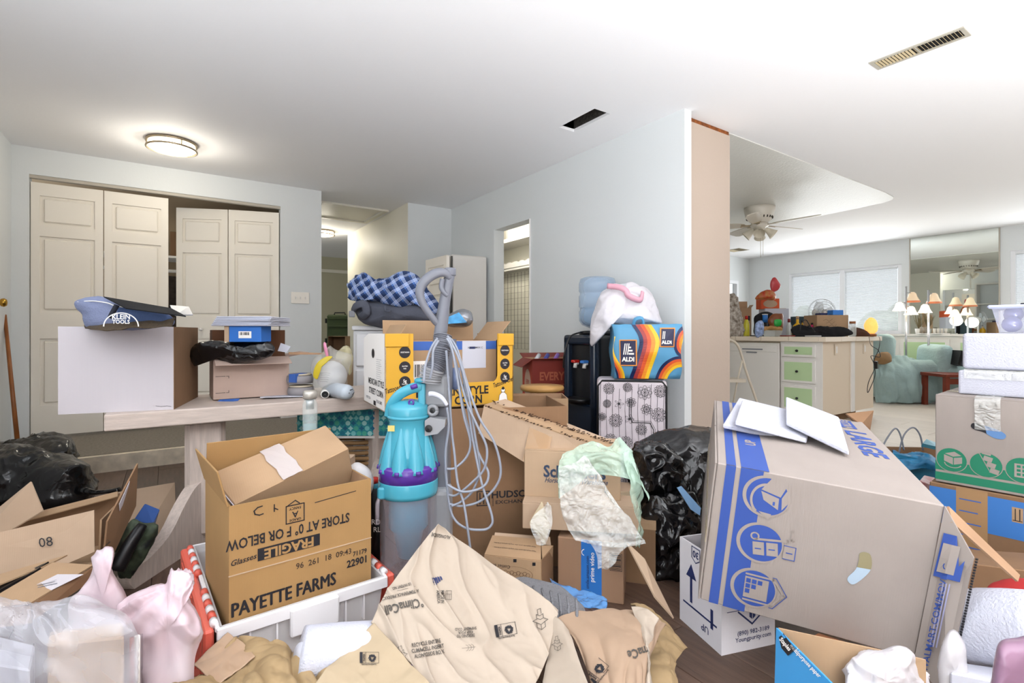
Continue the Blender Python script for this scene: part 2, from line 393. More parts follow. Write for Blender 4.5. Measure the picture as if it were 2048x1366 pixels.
# ---- cartons
def carton(name, label, dims, o, rot, mo, mi=None, flaps=None, th=.005, lens=None, group=None, seam=True, cat='box', closed=False, inner_floor=True, hole=None):
    w, d, h = dims; mi = mi or m_cardi
    t = thing(name, label, cat, o, R3(*rot), group)
    bm = bmesh.new()
    if closed:
        add_box(bm, (0, 0, 0), (w, d, h), bevel=.003)
        b = bm_link('body', bm, mo, t)
        if seam:
            boxes('flap', [((.001, .001, h), (w-.001, d/2-.002, h+.004)), ((.001, d/2+.002, h), (w-.001, d-.001, h+.004))], mo, t)
            box('tape', (-.0005, d/2-.025, h+.004), (w+.0005, d/2+.025, h+.0046), m_tape, t)
        return t
    def pt(x, y, z): return bm.verts.new((x, y, z))
    O = [pt(0,0,0), pt(w,0,0), pt(w,d,0), pt(0,d,0), pt(0,0,h), pt(w,0,h), pt(w,d,h), pt(0,d,h)]
    I = [pt(th,th,th), pt(w-th,th,th), pt(w-th,d-th,th), pt(th,d-th,th), pt(th,th,h), pt(w-th,th,h), pt(w-th,d-th,h), pt(th,d-th,h)]
    for q in ((3,2,1,0),(0,1,5,4),(1,2,6,5),(2,3,7,6),(3,0,4,7)): bm.faces.new([O[i] for i in q])
    ins = [bm.faces.new([I[i] for i in q]) for q in ((0,1,2,3),(4,5,1,0),(5,6,2,1),(6,7,3,2),(7,4,0,3))]
    for i in range(4): j = (i+1) % 4; bm.faces.new((O[4+i], O[4+j], I[4+j], I[4+i]))
    for f in ins: f.material_index = 1
    me = bpy.data.meshes.new('body'); bm.to_mesh(me); bm.free(); me.materials.append(mo); me.materials.append(mi)
    link('body', me, None, t)
    t['dims'] = dims
    for k, ang in (flaps or {}).items():
        L = (lens or {}).get(k, min(w, d)/2); a = math.radians(ang)
        ww = w if k in 'fb' else d
        fb = box('flap', (.002, 0, 0), (ww-.002, L, .004), mo, t, bevel=.001)
        if k == 'f': m = Matrix.Translation((0, 0, h)) @ Matrix.Rotation(a, 4, 'X')
        if k == 'b': m = Matrix.Translation((w, d, h)) @ Matrix.Rotation(PI, 4, 'Z') @ Matrix.Rotation(a, 4, 'X')
        if k == 'l': m = Matrix.Translation((0, d, h)) @ Matrix.Rotation(-PI/2, 4, 'Z') @ Matrix.Rotation(a, 4, 'X')
        if k == 'r': m = Matrix.Translation((w, 0, h)) @ Matrix.Rotation(PI/2, 4, 'Z') @ Matrix.Rotation(a, 4, 'X')
        fb.matrix_local = m; t['_'+k] = 0
        t[f'flap_{k}'] = fb.name
    for k in list(t.keys()):
        if k.startswith('_'): del t[k]
    return t
def flap_of(t, k): return bpy.data.objects[t[f'flap_{k}']]
# ================================================================ SETTING
CZ = 2.40; PLZ = .117
m_dplank = M('dark floor plank', '#5f4a3e', .4, var=.25, vscale=5, stretch=(14, 1.2, 1), rnd=.22, bump=.15, bscale=30)
m_wplank = M('white floor plank', '#cfc6ba', .45, var=.10, vscale=5, stretch=(16, 1.2, 1), rnd=.08, bump=.1, bscale=30)
fl = box('floor', (-1.1, -2.5, -.1), (9.6, 10.3, -.012), M('subfloor', '#5a4638', .7)); tag(fl, 'floor of dark brown and pale wooden planks', kind='structure')
def planks(x0, x1, y0, y1, pw, pl, mat, mats):
    meshes = []
    for k in range(3):
        bm = bmesh.new(); add_box(bm, (0, 0, -.012), (pw-.002, pl*(1, .999, .998)[k]-.002, 0), bevel=.0012); me = bpy.data.meshes.new('plank'); bm.to_mesh(me); bm.free(); me.materials.append(mat); meshes.append(me)
    x = x0; r = 0
    while x < x1-.01:
        y = y0-(r*.37 % 1)*pl
        while y < y1:
            if y+pl > y0:
                o = bpy.data.objects.new('plank', meshes[r % 3]); COL.objects.link(o); o.parent = fl; o.location = (x, y, 0)
            y += pl
        x += pw; r += 1
planks(-.95, 3.36, -.9, 4.6, .18, 1.25, m_dplank, 0)
planks(3.37, 9.4, -.9, 5.5, .225, 1.35, m_wplank, 0)
# ceiling, with the hole where a vent cover is missing
VX0, VX1, VY0, VY1 = 2.275, 2.415, 2.39, 2.75
ce = boxes('ceiling', [((-1.1, -2.5, CZ), (VX0, 10.3, CZ+.1)), ((VX1, -2.5, CZ), (9.6, 10.3, CZ+.1)), ((VX0, -2.5, CZ), (VX1, VY0, CZ+.1)), ((VX0, VY1, CZ), (VX1, 10.3, CZ+.1))], m_ceil)
tag(ce, 'white ceiling', kind='structure')
kc = prism('ceiling_panel', [(3.345, 2.13), (6.1, 2.13), (6.38, 2.15), (6.5, 2.2), (6.56, 2.3), (6.62, 2.6), (6.66, 3.0), (6.7, 5.5), (3.345, 5.5)], CZ-.006, CZ+.01, m_ceilk); tag(kc, 'glossier stippled ceiling patch over the kitchen', kind='structure')
dm = M('dusty duct', '#3a3632', .9, var=.6, vscale=60)
vd = boxes('vent_duct', [((VX0-.01, VY0-.01, CZ+.02), (VX0+.001, VY1+.01, CZ+.3)), ((VX1-.001, VY0-.01, CZ+.02), (VX1+.01, VY1+.01, CZ+.3)), ((VX0, VY0-.01, CZ+.02), (VX1, VY0, CZ+.3)), ((VX0, VY1, CZ+.02), (VX1, VY1+.01, CZ+.3)), ((VX0-.01, VY0-.01, CZ+.3), (VX1+.01, VY1+.01, CZ+.31))], dm); tag(vd, 'dusty open ceiling duct with its cover missing', kind='structure')
# walls
def wall(name, lst, mat, label=None):
    o = boxes(name, lst, mat); tag(o, label, kind='structure'); return o
wall('wall_left', [((-1.12, -2.5, 0), (-.99, 5.5, CZ))], m_wall)
wall('wall_closet', [((-.99, 5.36, 0), (-.89, 5.46, CZ)), ((.915, 5.36, 0), (1.30, 5.46, CZ)), ((-.89, 5.36, 2.19), (.915, 5.46, CZ)), ((1.22, 5.46, 0), (1.30, 7.6, CZ))], m_wall)
wall('wall_closet_inside', [((-1.1, 6.1, 0), (1.22, 6.16, CZ))], M('closet wall', '#b59f82', .8))
wall('wall_hall_right', [((2.21, 5.30, 0), (2.31, 7.57, CZ))], m_wallc)
wall('wall_return', [((2.212, 5.295, 0), (2.76, 5.305, CZ)), ((2.31, 5.3, 0), (2.86, 5.4, CZ))], m_wall)
wall('wall_hall_back', [((-1, 10.0, 0), (4.2, 10.1, CZ))], M('hall back wall', '#b7b39a', .6))
wall('wall_hall_far_left', [((1.0, 7.6, 0), (1.3, 7.7, CZ))], m_wallc)
wall('wall_hall_far_right', [((4.1, 7.5, 0), (4.2, 10, CZ)), ((2.31, 7.5, 0), (4.2, 7.57, CZ))], m_wallc)
DY0, DY1, DZ = 3.73, 4.356, 2.0
wall('wall_middle', [((2.75, 2.06, 0), (2.82, DY0, CZ)), ((2.75, DY1, 0), (2.87, 5.4, CZ)), ((2.75, DY0, DZ), (2.87, DY1, CZ)), ((2.82, 2.12, 0), (2.87, DY0, CZ))], m_wall)
wall('wall_column', [((2.82, 2.12, 0), (3.345, 2.2, 2.372))], m_beige)
wall('trim_1', [((2.83, 2.125, 2.372), (3.34, 2.19, CZ))], M('bare wood', '#8a4e22', .9, var=.5, vscale=30, bump=1, bscale=40), 'strip of bare torn wood between column and ceiling')
wall('wall_far', [((9.45, -2.5, 0), (9.55, .3, CZ)), ((9.45, 1.85, 0), (9.55, 3.08, CZ)), ((9.45, 4.81, 0), (9.55, 5.7, CZ)), ((9.45, .3, 0), (9.55, 1.85, .93)), ((9.45, 3.08, 0), (9.55, 4.81, .93)), ((9.45, .3, 2.06), (9.55, 1.85, CZ)), ((9.45, 3.08, 2.02), (9.55, 4.81, CZ))], m_wall)
wall('wall_kitchen_left', [((4.2, 5.58, 0), (8.3, 5.68, CZ)), ((9.05, 5.58, 0), (9.6, 5.68, CZ)), ((8.3, 5.58, 0), (9.05, 5.68, .9)), ((8.3, 5.58, 1.94), (9.05, 5.68, CZ))], m_wall)
wall('wall_pantry', [((3.62, 4.2, 0), (3.68, 7.5, CZ)), ((2.86, 6.4, 0), (3.62, 6.46, CZ)), ((3.68, 5.5, 0), (4.25, 5.56, CZ))], m_wallc)
wall('wall_back', [((-1.1, -2.6, 0), (9.6, -2.5, CZ))], M('dark back wall', '#6a6058', .9))  # unseen back wall, kept dark to cut light bounced onto the foreground
# entry platform: carpet on a mottled stone step
stone = M('mottled stone', '#d8cbb6', .6, var=.2, vscale=14, bump=.3, bscale=20)
wall('step_nosing', [((-.99, 4.42, 0), (2.75, 4.52, PLZ-.004))], stone, 'mottled cream stone step edge')
cp = box('entry_carpet', (-.99, 4.47, .0), (2.75, 6.2, PLZ), M('greige carpet', '#8f867a', .98, var=.18, vscale=60, bump=.8, bscale=220)); tag(cp, 'grey brown carpet on the raised entry by the closet', kind='structure')
cp2 = box('hall_carpet', (1.3, 6.2, .0), (4.1, 10, PLZ), MC['greige carpet']); tag(cp2, 'hall carpet', kind='structure')
# baseboards
wall('baseboard_closet', [((.915, 5.345, PLZ), (1.30, 5.36, PLZ+.08))], m_white)
wall('baseboard_hall', [((2.197, 5.30, PLZ), (2.21, 7.57, PLZ+.08)), ((2.2, 5.285, PLZ), (2.75, 5.295, PLZ+.08))], m_white)
wall('baseboard_middle', [((2.737, 2.06, 0), (2.75, DY0, .08)), ((2.82, 2.107, 0), (3.35, 2.12, .08))], m_white)
wall('trim_2', [((2.735, DY0-.0, 0), (2.75, DY0-.001, DZ)), ], m_white)
wall('trim_3', [((1.3, 9.97, 2.1), (4.1, 10, 2.16))], m_wallc)
# closet track and bifold doors
wall('trim_4', [((-.89, 5.37, 2.165), (.915, 5.41, 2.19))], M('closet track', '#b9b2a6', .5))
def leaf(parent, a, b, z0, h, knob=None, name='leaf'):
    a = Vector(a); b = Vector(b); L = (b-a).length; m = fm((a.x, a.y, z0), (b.x-a.x, b.y-a.y, 0), (0, 0, 1))   # x along leaf, y up, z toward room
    t = .032; bm = bmesh.new(); g = .055
    # panels: recessed border and raised field
    pz = [(.12*h, .385*h), (.49*h, .79*h), (.835*h, .95*h)]
    add_box(bm, (.002, 0, -t), (L-.002, h, -.012), m)
    add_box(bm, (.002, 0, -.012), (g, h, 0), m); add_box(bm, (L-g, 0, -.012), (L-.002, h, 0), m)
    ys = [0]+[q for p in pz for q in p]+[h]
    for i in range(0, 8, 2): add_box(bm, (g, ys[i], -.012), (L-g, ys[i+1], 0), m)
    lf = bm_link(name, bm, m_door, parent)
    for y0, y1 in pz:
        bm = bmesh.new(); add_box(bm, (g+.018, y0+.018, -.02), (L-g-.018, y1-.018, -.001), m, bevel=.012)
        bm_link('panel', bm, m_door, lf)
    if knob: lathe('knob', [(.006, 0), (.006, .02), (.016, .026), (.017, .036), (.010, .044), (.001, .046)], m_white, lf, 14, M4=m @ Matrix.Translation((knob[0]*L, knob[1]*h, 0)))
def droot(n, label): 
    t = bpy.data.objects.new(n, None); COL.objects.link(t); return tag(t, label, kind='structure')
d1 = droot('door_1', 'closed left pair of cream bifold closet doors')
leaf(d1, (-.886, 5.385, 0), (-.44, 5.385, 0), .137, 2.0); leaf(d1, (-.437, 5.385, 0), (.008, 5.385, 0), .137, 2.0, (.15, .45))
d2 = droot('door_2', 'right pair of cream bifold closet doors pushed inward off the track')
leaf(d2, (.066, 5.70, 0), (.477, 5.52, 0), .13, 2.0, (.5, .428)); leaf(d2, (.480, 5.515, 0), (.905, 5.385, 0), .13, 2.0)
# things in the closet gap
cs = box('closet_shelf', (-.98, 5.75, 1.66), (1.2, 6.1, 1.68), m_white); tag(cs, kind='structure')
o = thing('storage_box', 'brown cardboard box on the closet shelf seen in the door gap', 'box', (.02, 5.82, 1.68)); box('body', (0, 0, 0), (.5, .25, .24), m_cardd, o, bevel=.003); box('tape', (0, .1, .24), (.5, .15, .241), m_tape, o)
tb = tube('closet_rod', [(-.9, 5.9, 1.55), (1.15, 5.9, 1.55)], .016, m_white); tag(tb, kind='structure')
def garment(name, label, x, col, z0, w=.22):
    m = M('cloth '+col, col, .95, var=.3, vscale=20)
    s = patch(name, [[(x-w*q, 5.88+.02*math.sin(i*2), z) for i, q in enumerate((.5, .2, -.1, -.5))] for z in (1.5, 1.2, .9, z0)], m, None, 16, 16, .015, 5, .006, 3, soft=1)
    tag(s.o, label, 'clothing')
garment('hanging_jacket', 'patterned dark jacket hanging in the closet gap', .12, '#3b3330', .62)
# front door on the left wall
d3 = droot('door_3', 'cream front door on the left wall')
box('leaf', (-.992, 3.9, PLZ+.01), (-.972, 4.95, 2.1), m_door, d3)
kb = lathe('knob', [(.022, 0), (.022, .006), (.01, .01), (.01, .03), (.026, .04), (.03, .055), (.022, .068), (.001, .072)], M('brass', '#b08a3c', .25, metal=1), d3, 16, M4=Matrix.Translation((-.972, 5.03-.25, 1.16)) @ Matrix.Rotation(PI/2, 4, 'Y'))
hr = thing('hook_rail', 'small black scrolled hook rail on the left wall above the knob', 'hook rail', (-.985, 4.78, 1.63))
box('backplate', (-.005, -.015, -.1), (0, .015, .1), m_blackp, hr)
for k in range(5): tube('hook', [(0, 0, .08-k*.04), (.02, 0, .075-k*.04), (.03, 0, .085-k*.04)], .003, m_blackp, hr, 6)
# attic hatch

hx0, hx1, hy0, hy1 = 1.36, 2.16, 5.75, 6.55
ha = boxes('ceiling_hatch', [((hx0, hy0, CZ-.02), (hx1, hy0+.05, CZ)), ((hx0, hy1-.05, CZ-.02), (hx1, hy1, CZ)), ((hx0, hy0+.05, CZ-.02), (hx0+.05, hy1-.05, CZ)), ((hx1-.05, hy0+.05, CZ-.02), (hx1, hy1-.05, CZ)), ((hx0+.07, hy0+.07, CZ-.008), (hx1-.07, hy1-.07, CZ))], m_wallc); tag(ha, 'framed attic hatch in the hall ceiling', kind='structure')
# windows
def window(name, x, y0, y1, z0, z1, split=None, label=''):
    t = droot(name, label); fw = .05; mw = M('window frame white', '#eceef2', .4)
    bm = bmesh.new()
    add_box(bm, (x, y0, z0), (x+.06, y0+fw, z1)); add_box(bm, (x, y1-fw, z0), (x+.06, y1, z1)); add_box(bm, (x, y0+fw, z0), (x+.06, y1-fw, z0+fw)); add_box(bm, (x, y0+fw, z1-fw), (x+.06, y1-fw, z1))
    if split: add_box(bm, (x-.01, split-.04, z0+fw), (x+.06, split+.04, z1-fw))
    bm_link('frame', bm, mw, t)
    box('sill', (x-.06, y0-.04, z0-.03), (x, y1+.04, z0), mw, t)
    box('glass', (x+.03, y0+fw, z0+fw), (x+.034, y1-fw, z1-fw), M('window glass', '#ffffff', .02, alpha=.12), t)
    spans = [(y0+fw, split-.04), (split+.04, y1-fw)] if split else [(y0+fw, y1-fw)]
    mb = M('blind slat', '#f2f4f6', .5, alpha=.55)
    for a, b in spans:
        bm = bmesh.new(); z = z0+.06; Rm = Matrix.Rotation(math.radians(40), 4, 'Y')
        while z < z1-.05:
            add_box(bm, (-.0125, a+.005, -.0008), (.0125, b-.005, .0008), Matrix.Translation((x-.005, 0, z)) @ Rm); z += .021
        add_box(bm, (x-.02, a, z1-.05), (x+.01, b, z1-.02))
        sb = bm_link('blind_slats', bm, mb, t); sb['kind'] = 'stuff'
window('window_1', 9.46, 3.08, 4.81, .93, 2.02, 3.92, 'wide two pane window with white blinds on the far wall')
window('window_2', 9.46, .3, 1.85, .93, 2.06, None, 'window with white blinds at the right edge of the far wall')
w3 = droot('window_3', 'small kitchen window beside the corner'); mw = MC['window frame white']
boxes('frame', [((8.3, 5.55, .9), (8.36, 5.62, 1.94)), ((8.99, 5.55, .9), (9.05, 5.62, 1.94)), ((8.36, 5.55, 1.88), (8.99, 5.62, 1.94)), ((8.36, 5.55, .9), (8.99, 5.62, .96)), ((8.65, 5.56, .96), (8.69, 5.62, 1.88))], mw, w3)
gd = box('ground', (9.7, -4, -.2), (22, 12, -.05), M('garden ground', '#8d927c', .95)); tag(gd, 'garden ground outside the windows', kind='structure')
# greenery outside
mt = M('pale foliage', '#d3dccf', .9, var=.35, vscale=6)
for k, (y, z, r) in enumerate(((2.9, .72, .75), (5.0, .72, .8), (.6, .8, .8))):
    bm = bmesh.new(); bmesh.ops.create_icosphere(bm, subdivisions=4, radius=r)
    for v in bm.verts: v.co *= 1+.35*noise.noise(v.co*3+Vector((k, 0, 0))); v.co += Vector((12.5+k*.5, y+1.2, z))
    o = bm_link('garden_shrub', bm, mt, None, True); tag(o, ('pale green shrub outside behind the right pane of the wide window', 'pale green shrub outside behind the left pane of the wide window', 'pale green shrub outside the window at the right edge')[k], 'shrub', 'shrubs outside the windows')
# mirror, counter and green cabinets on the far wall
mi = droot('wall_mirror', 'tall frameless mirror on the far wall'); box('glass', (9.435, 1.965, .93), (9.449, 2.96, 2.395), M('mirror', '#e6ebe6', .02, metal=1), mi)
box('edge', (9.430, 1.95, .93), (9.45, 1.963, 2.395), MC['closet track'], mi); box('edge', (9.430, 2.962, .93), (9.45, 2.975, 2.395), MC['closet track'], mi)
m_gcab = M('pale green door', '#b9d3a4', .55)
t = thing('sideboard', 'white built-in sideboard with pale green doors under the mirror', 'cabinet', (9.2, .4, 0))
box('worktop', (-.02, -.1, .90), (.235, 4.35, .93), m_white, t); box('body', (.02, 0, .05), (.23, 2.7, .9), m_white, t)
for k in range(4): 
    dd = box('door', (0, .05+k*.66, .12), (.02, .64+k*.66, .86), m_white, t); box('panel', (-.003, .1+k*.66, .17), (0.001, .59+k*.66, .81), m_gcab, dd)
box('wall_panel', (.15, 2.7, .05), (.23, 4.3, .9), m_white, t)
# kitchen shelf unit that the mirror shows
t = thing('shelf_unit', 'white open shelf unit on the kitchen side of the middle wall', 'shelf', (2.87, 2.45, 0))
for y in (0, .62, 1.2): box('side_panel', (0, y, 0), (.3, y+.03, 2.1), m_white, t)
for z in (.9, 1.25, 1.6, 2.07): box('shelf', (0, .03, z), (.3, 1.2, z+.025), m_white, t)
# light switch plate
t = thing('light_switch', 'triple toggle switch plate on the wall right of the closet', 'switch', (onY(600.5, 5.36).x, 5.36, 1.30))
box('plate', (-.085, -.009, -.057), (.085, 0, .057), M('switch ivory', '#f4efe6', .3), t, bevel=.003)
for k in (-1, 0, 1): box('toggle', (k*.046-.005, -.016, -.012), (k*.046+.005, -.008, .012), m_white, t, bevel=.001)
# lamps
m_glow = M('lit glass', '#fff6e4', .4, emit=7); m_nick = M('brushed nickel', '#b9aa92', .35, metal=1)
def ceil_lamp(label, x, y, r, pw):
    t = thing('ceiling_light', label, 'ceiling light', (x, y, CZ), 0, 'flush ceiling lights')
    lathe('base', [(r*.98, -.001), (r*.98, -.018), (r*.9, -.018)], m_nick, t, 36)
    lathe('diffuser', [(r*.88, -.016), (r*.9, -.035), (r*.88, -.055), (r*.6, -.07), (r*.2, -.076), (.001, -.077)], m_glow, t, 36)
    lathe('rim', [(r*.93, -.052), (r*.985, -.05), (r*.985, -.06), (r*.93, -.062)], m_nick, t, 36, cap=False)
    for k in range(3): box('strut', (r*.93, -.004, -.055), (r*.96, .004, -.015), m_nick, t, M4=Matrix.Rotation(k*2.09+.9, 4, 'Z'))
    l = bpy.data.lights.new('lamp_glow', 'POINT'); l.energy = pw*1.5; l.color = (1, .93, .8); l.shadow_soft_size = .1; lo = bpy.data.objects.new('lamp_glow', l); COL.objects.link(lo); lo.location = (x, y, CZ-.14)
q = PZ(344, 284, CZ); ceil_lamp('round nickel-rimmed flush light on the ceiling before the closet', q.x, q.y, .17, 9)
q = PZ(645, 462, CZ); ceil_lamp('round flush light on the hall ceiling beyond the attic hatch', q.x, q.y, .17, 10)
ceil_lamp('added unseen flush light brightening the pantry behind the middle wall', 3.0, 4.75, .13, 16)  # lamp added out of view to brighten the pantry through the doorway
# ceiling vent grilles
def grille(label, x0, x1, y0, y1, n, along='y'):
    t = thing('air_vent', label, 'vent', (x0, y0, CZ)); w, d = x1-x0, y1-y0; b = .018
    boxes('frame', [((0, 0, -.006), (w, b, 0)), ((0, d-b, -.006), (w, d, 0)), ((0, b, -.006), (b, d-b, 0)), ((w-b, b, -.006), (w, d-b, 0)), ((b, d/2-.004, -.006), (w-b, d/2+.004, 0))], M('vent enamel', '#aaa598', .5), t, bevel=.001)
    box('backing', (b, b, -.0012), (w-b, d-b, -.0002), M('vent dark', '#0c0b0a', .9), t)
    me = None
    for k in range(n):
        y = b+(d-2*b)*(k+.5)/n
        o = box('slat', (-(w/2-b), -.0045, -.0007), (w/2-b, .0045, .0007), M('vent slat enamel', '#b5a583', .5), t) if me is None else bpy.data.objects.new('slat', me)
        if me is not None: COL.objects.link(o); o.parent = t
        me = o.data; o.location = (w/2, y, -.0045); o.rotation_euler = (math.radians(48 if k < n*.53 else -48), 0, 0)
grille('white slatted vent grille near the right corner of the ceiling', 3.095, 3.215, .766, 1.155, 24)
q = PZ(1473, 500, CZ); grille('small grey vent grille on the far kitchen ceiling', q.x-.15, q.x+.15, q.y-.15, q.y+.15, 10)
# ---------------------------------------------------------------- pantry seen through the doorway
pt = thing('pantry_shelves', 'white built-in shelves with a scalloped edge seen through the doorway', 'shelf', (3.62, 4.3, 0))
box('shelf', (-.3, 0, 2.02), (0, 2.05, 2.06), m_white, pt); box('shelf', (-.12, 0, 1.72), (0, 2.05, 1.75), m_white, pt)
for y in (.35, .95, 1.5): box('divider', (-.1, y, 2.06), (0, y+.04, 2.4), m_white, pt)
sc = [(0, 1.75)]; 
for k in range(80): sc.append((k*2.05/79, 1.80+.022*abs(math.sin(k*.6))))
sc.append((2.05, 1.75)); prism('scalloped_valance', sc, 0, .015, m_white, pt, Matrix.Translation((-.13, 0, 0)) @ Matrix(((0, 0, 1, 0), (1, 0, 0, 0), (0, 1, 0, 0), (0, 0, 0, 1))))
bm = bmesh.new()
for k in range(13): add_box(bm, (3.60, 4.85+k*.075, .75), (3.603, 4.852+k*.075, 1.7))
for k in range(14): add_box(bm, (3.60, 4.85, .75+k*.07), (3.603, 5.75, .752+k*.07))
g = bm_link('wire_grid', bm, M('dark wire', '#5b5448', .5, metal=.5)); tag(g, 'dark wire grid panel hanging on the pantry wall beyond the doorway', 'wire grid')
# white fridge-like cabinet and leaning door
t = thing('tall_cabinet', 'tall plain white cabinet standing beside the doorway', 'cabinet', (2.354, 4.507, 0), R3(0, 0, -7.5))
box('body', (0, .01, .0), (.371, .22, 1.74), m_white, t, bevel=.008); box('door', (.003, -.012, .03), (.368, .008, 1.73), m_white, t, bevel=.006); box('dark_gap', (-.012, 0, .02), (-.002, .22, 1.72), m_blackp, t)  # black strip paints the shade of the gap left of the cabinet
a = P(851, 521, 4.9); b = P(893, 508, 4.55)
t = thing('leaning_door', 'white panelled door leaf leaning beside the tall cabinet', 'door', (0, 0, 0)); leaf(t, (a.x, a.y, 0), (b.x, b.y, 0), .0, 1.655)
# ---------------------------------------------------------------- hall things
m_olive = M('olive plastic', '#31401f', .6)
q = P(676, 700, 7.6)
t = thing('storage_tote', 'plain brown box under the olive case in the hall', 'box', (q.x, q.y, PLZ), YAW); box('body', (-.15, 0, 0), (.25, .3, q.z-PLZ), m_cardd, t); box('lid', (-.155, -.005, q.z-PLZ), (.255, .305, q.z-PLZ+.004), m_cardi, t)
t = thing('hard_case', 'olive green hard case standing in the hall opening', 'case', (q.x, q.y+.1, q.z+.005), YAW)
box('shell', (-.14, 0, 0), (.24, .18, .53), m_olive, t, bevel=.02, seg=2); box('shell_front', (-.13, -.04, .01), (.23, .0, .52), m_olive, t, bevel=.015)
for z in (.06, .2, .34, .46): box('rib', (-.10, -.055, z), (.2, -.035, z+.02), m_olive, t, bevel=.004)
for z in (.1, .4): box('latch', (-.16, -.03, z), (-.135, .02, z+.07), m_blackp, t, bevel=.003)
tube('handle', [(-.04, .03, .53), (-.03, .03, .56), (.12, .03, .56), (.13, .03, .53)], .01, m_blackp, t, 8)
q = P(666, 715, 5.9)
carton('open_box', 'small brown box lying open on its side in the hall', (.2, .25, .17), (q.x, q.y, q.z), (90, 0, -34), m_card, m_cardd)
t = thing('storage_crate', 'pale crate holding up the small hall box', 'box', (q.x-.05, q.y-.22, PLZ), YAW); box('body', (0, -.1, 0), (.35, .3, q.z-PLZ-.005), m_card, t); box('lid', (-.01, -.11, q.z-PLZ-.005), (.36, .31, q.z-PLZ-.001), m_cardl, t)
# broom handle
a = P(45, 884, 3.75); a.x = max(a.x, -.93); b = P(18, 632, 3.95)
a.z = .3
t = tube('broom_stick', [(b.x+.03, 5.20, b.z), (a.x+.04, 4.80, PLZ+.01)], [.011, .014], M('varnished wood', '#8a5226', .4, var=.2, vscale=10), None, 10); tag(t, 'varnished wooden stick leaning in the corner by the closet', 'stick')

# ================================================================ CEILING FAN
def fan(cx, cy):
    t = thing('ceiling_fan', 'white flush ceiling fan with five blades over the kitchen island', 'fan', (cx, cy, CZ-.006))
    m = M('fan enamel', '#d8d2c6', .35)
    lathe('motor_housing', [(.165, 0), (.165, -.03), (.15, -.09), (.12, -.15), (.085, -.18), (.05, -.185)], m, t, 40)
    for k in range(22): box('vent_slot', (.127, -.005, -.135), (.142, .005, -.112), M('slot dark', '#3a342c', .8), t, M4=Matrix.Rotation(k*2*PI/22, 4, 'Z'))
    lathe('hub', [(.09, -.185), (.1, -.2), (.1, -.215), (.06, -.235), (.05, -.27), (.03, -.285)], m, t, 28)
    for k in range(5):
        m4 = Matrix.Rotation(math.radians(18+72*k)-.55, 4, 'Z') @ Matrix.Translation((0, 0, -.2)) @ Matrix.Rotation(math.radians(15), 4, 'X')
        pl = [(.16, -.035), (.22, -.055), (.4, -.068), (.58, -.07), (.63, -.045), (.64, 0), (.63, .045), (.58, .07), (.4, .068), (.22, .055), (.16, .035)]
        bl = prism('blade', pl, -.004, .004, m, t, m4)
        prism('blade_bracket', [(.07, -.02), (.14, -.016), (.2, -.04), (.2, .04), (.14, .016), (.07, .02)], -.01, -.004, m_nick, bl, m4)
    for k in range(4):
        a = k*PI/2+.5; dr = Vector((math.cos(a), math.sin(a), 0)); c = dr*.06+Vector((0, 0, -.25))
        ax = (dr*.75+Vector((0, 0, -.65))).normalized(); mm = fm(c, ax.cross(UP) if abs(ax.z) < .99 else (1, 0, 0), ax.cross(ax.cross(UP)))
        m4 = Matrix.Translation(c) @ ax.to_track_quat('Z', 'Y').to_matrix().to_4x4()
        lathe('lamp_shade', [(.02, 0), (.028, .02), (.04, .06), (.05, .09), (.062, .115)], M('frosted shade', '#e3dccb', .4), t, 16, M4=m4, cap=False)
    for s, l in ((-.03, .2), (.02, .17)): tube('pull_chain', [(s, -.03, -.28), (s, -.03, -.28-l-.1)], .0022, m_nick, t, 5)
q = PZ(1519, 414, CZ); fan(q.x, q.y)
# ================================================================ KITCHEN ISLAND
t = thing('kitchen_island', 'cream kitchen island with pale green drawers and a chamfered corner', 'cabinet', (5.46, 2.44, 0))
m_isl = M('island panel', '#dcccb6', .55)
prism('body', [(.42, .0), (1.2, .0), (1.2, 2.2), (.03, 2.2), (.03, .42), (.0, .42), (.0, .01)], .1, .86, m_isl, t)
box('plinth', (.1, .1, 0), (1.0, 2.1, .1), m_cardd, t)
box('face_frame', (-.012, .0, .1), (.0, .42, .86), m_white, t)
zs = [(.70, .83), (.43, .67), (.14, .40)]
for z0, z1 in zs:
    dd = box('drawer', (-.03, .06, z0), (-.012, .40, z1), m_white, t, bevel=.003); box('drawer_panel', (-.033, .09, z0+.025), (-.029, .37, z1-.025), m_gcab, dd)
    lathe('knob', [(.005, 0), (.006, .015), (.014, .02), (.012, .03), (.001, .032)], m_blackp, dd, 12, M4=Matrix.Translation((-.033, .23, (z0+z1)/2)) @ Matrix.Rotation(-PI/2, 4, 'Y'))
box('corner_trim', (.62, -.012, .1), (.70, .0, .86), m_white, t)
for x, z in ((.25, .72), (.93, .72)):
    pl = box('outlet_plate', (x, -.006, z), (x+.07, .0, z+.11), m_isl, t, bevel=.002); box('socket', (x+.02, -.008, z+.02), (x+.05, -.006, z+.09), m_white, pl)
t = thing('island_worktop', 'cream tiled worktop on the kitchen island', 'worktop', (5.46, 2.44, .86))
m_tile = M('cream tile', '#e3d6c4', .3)
for i in range(7):
    for e in (0,): box('tile', (-.05, .02+i*.3, 0), (-.0, .316+i*.3, .05), m_tile, t, bevel=.003)
for i in range(4): box('tile', (-.05+i*.34, -.05, 0), (.287+i*.34, .018, .05), m_tile, t, bevel=.003)
box('slab', (0.0, .018, .0), (1.28, 2.2, .047), m_tile, t)
t = thing('dishwasher', 'white dishwasher built into the island beside the drawers', 'dishwasher', (5.44, 2.87, .06))
box('door', (0, 0, 0), (.02, .60, .78), m_white, t, bevel=.006); box('control_strip', (-.006, .03, .68), (.001, .57, .75), m_white, t, bevel=.003)
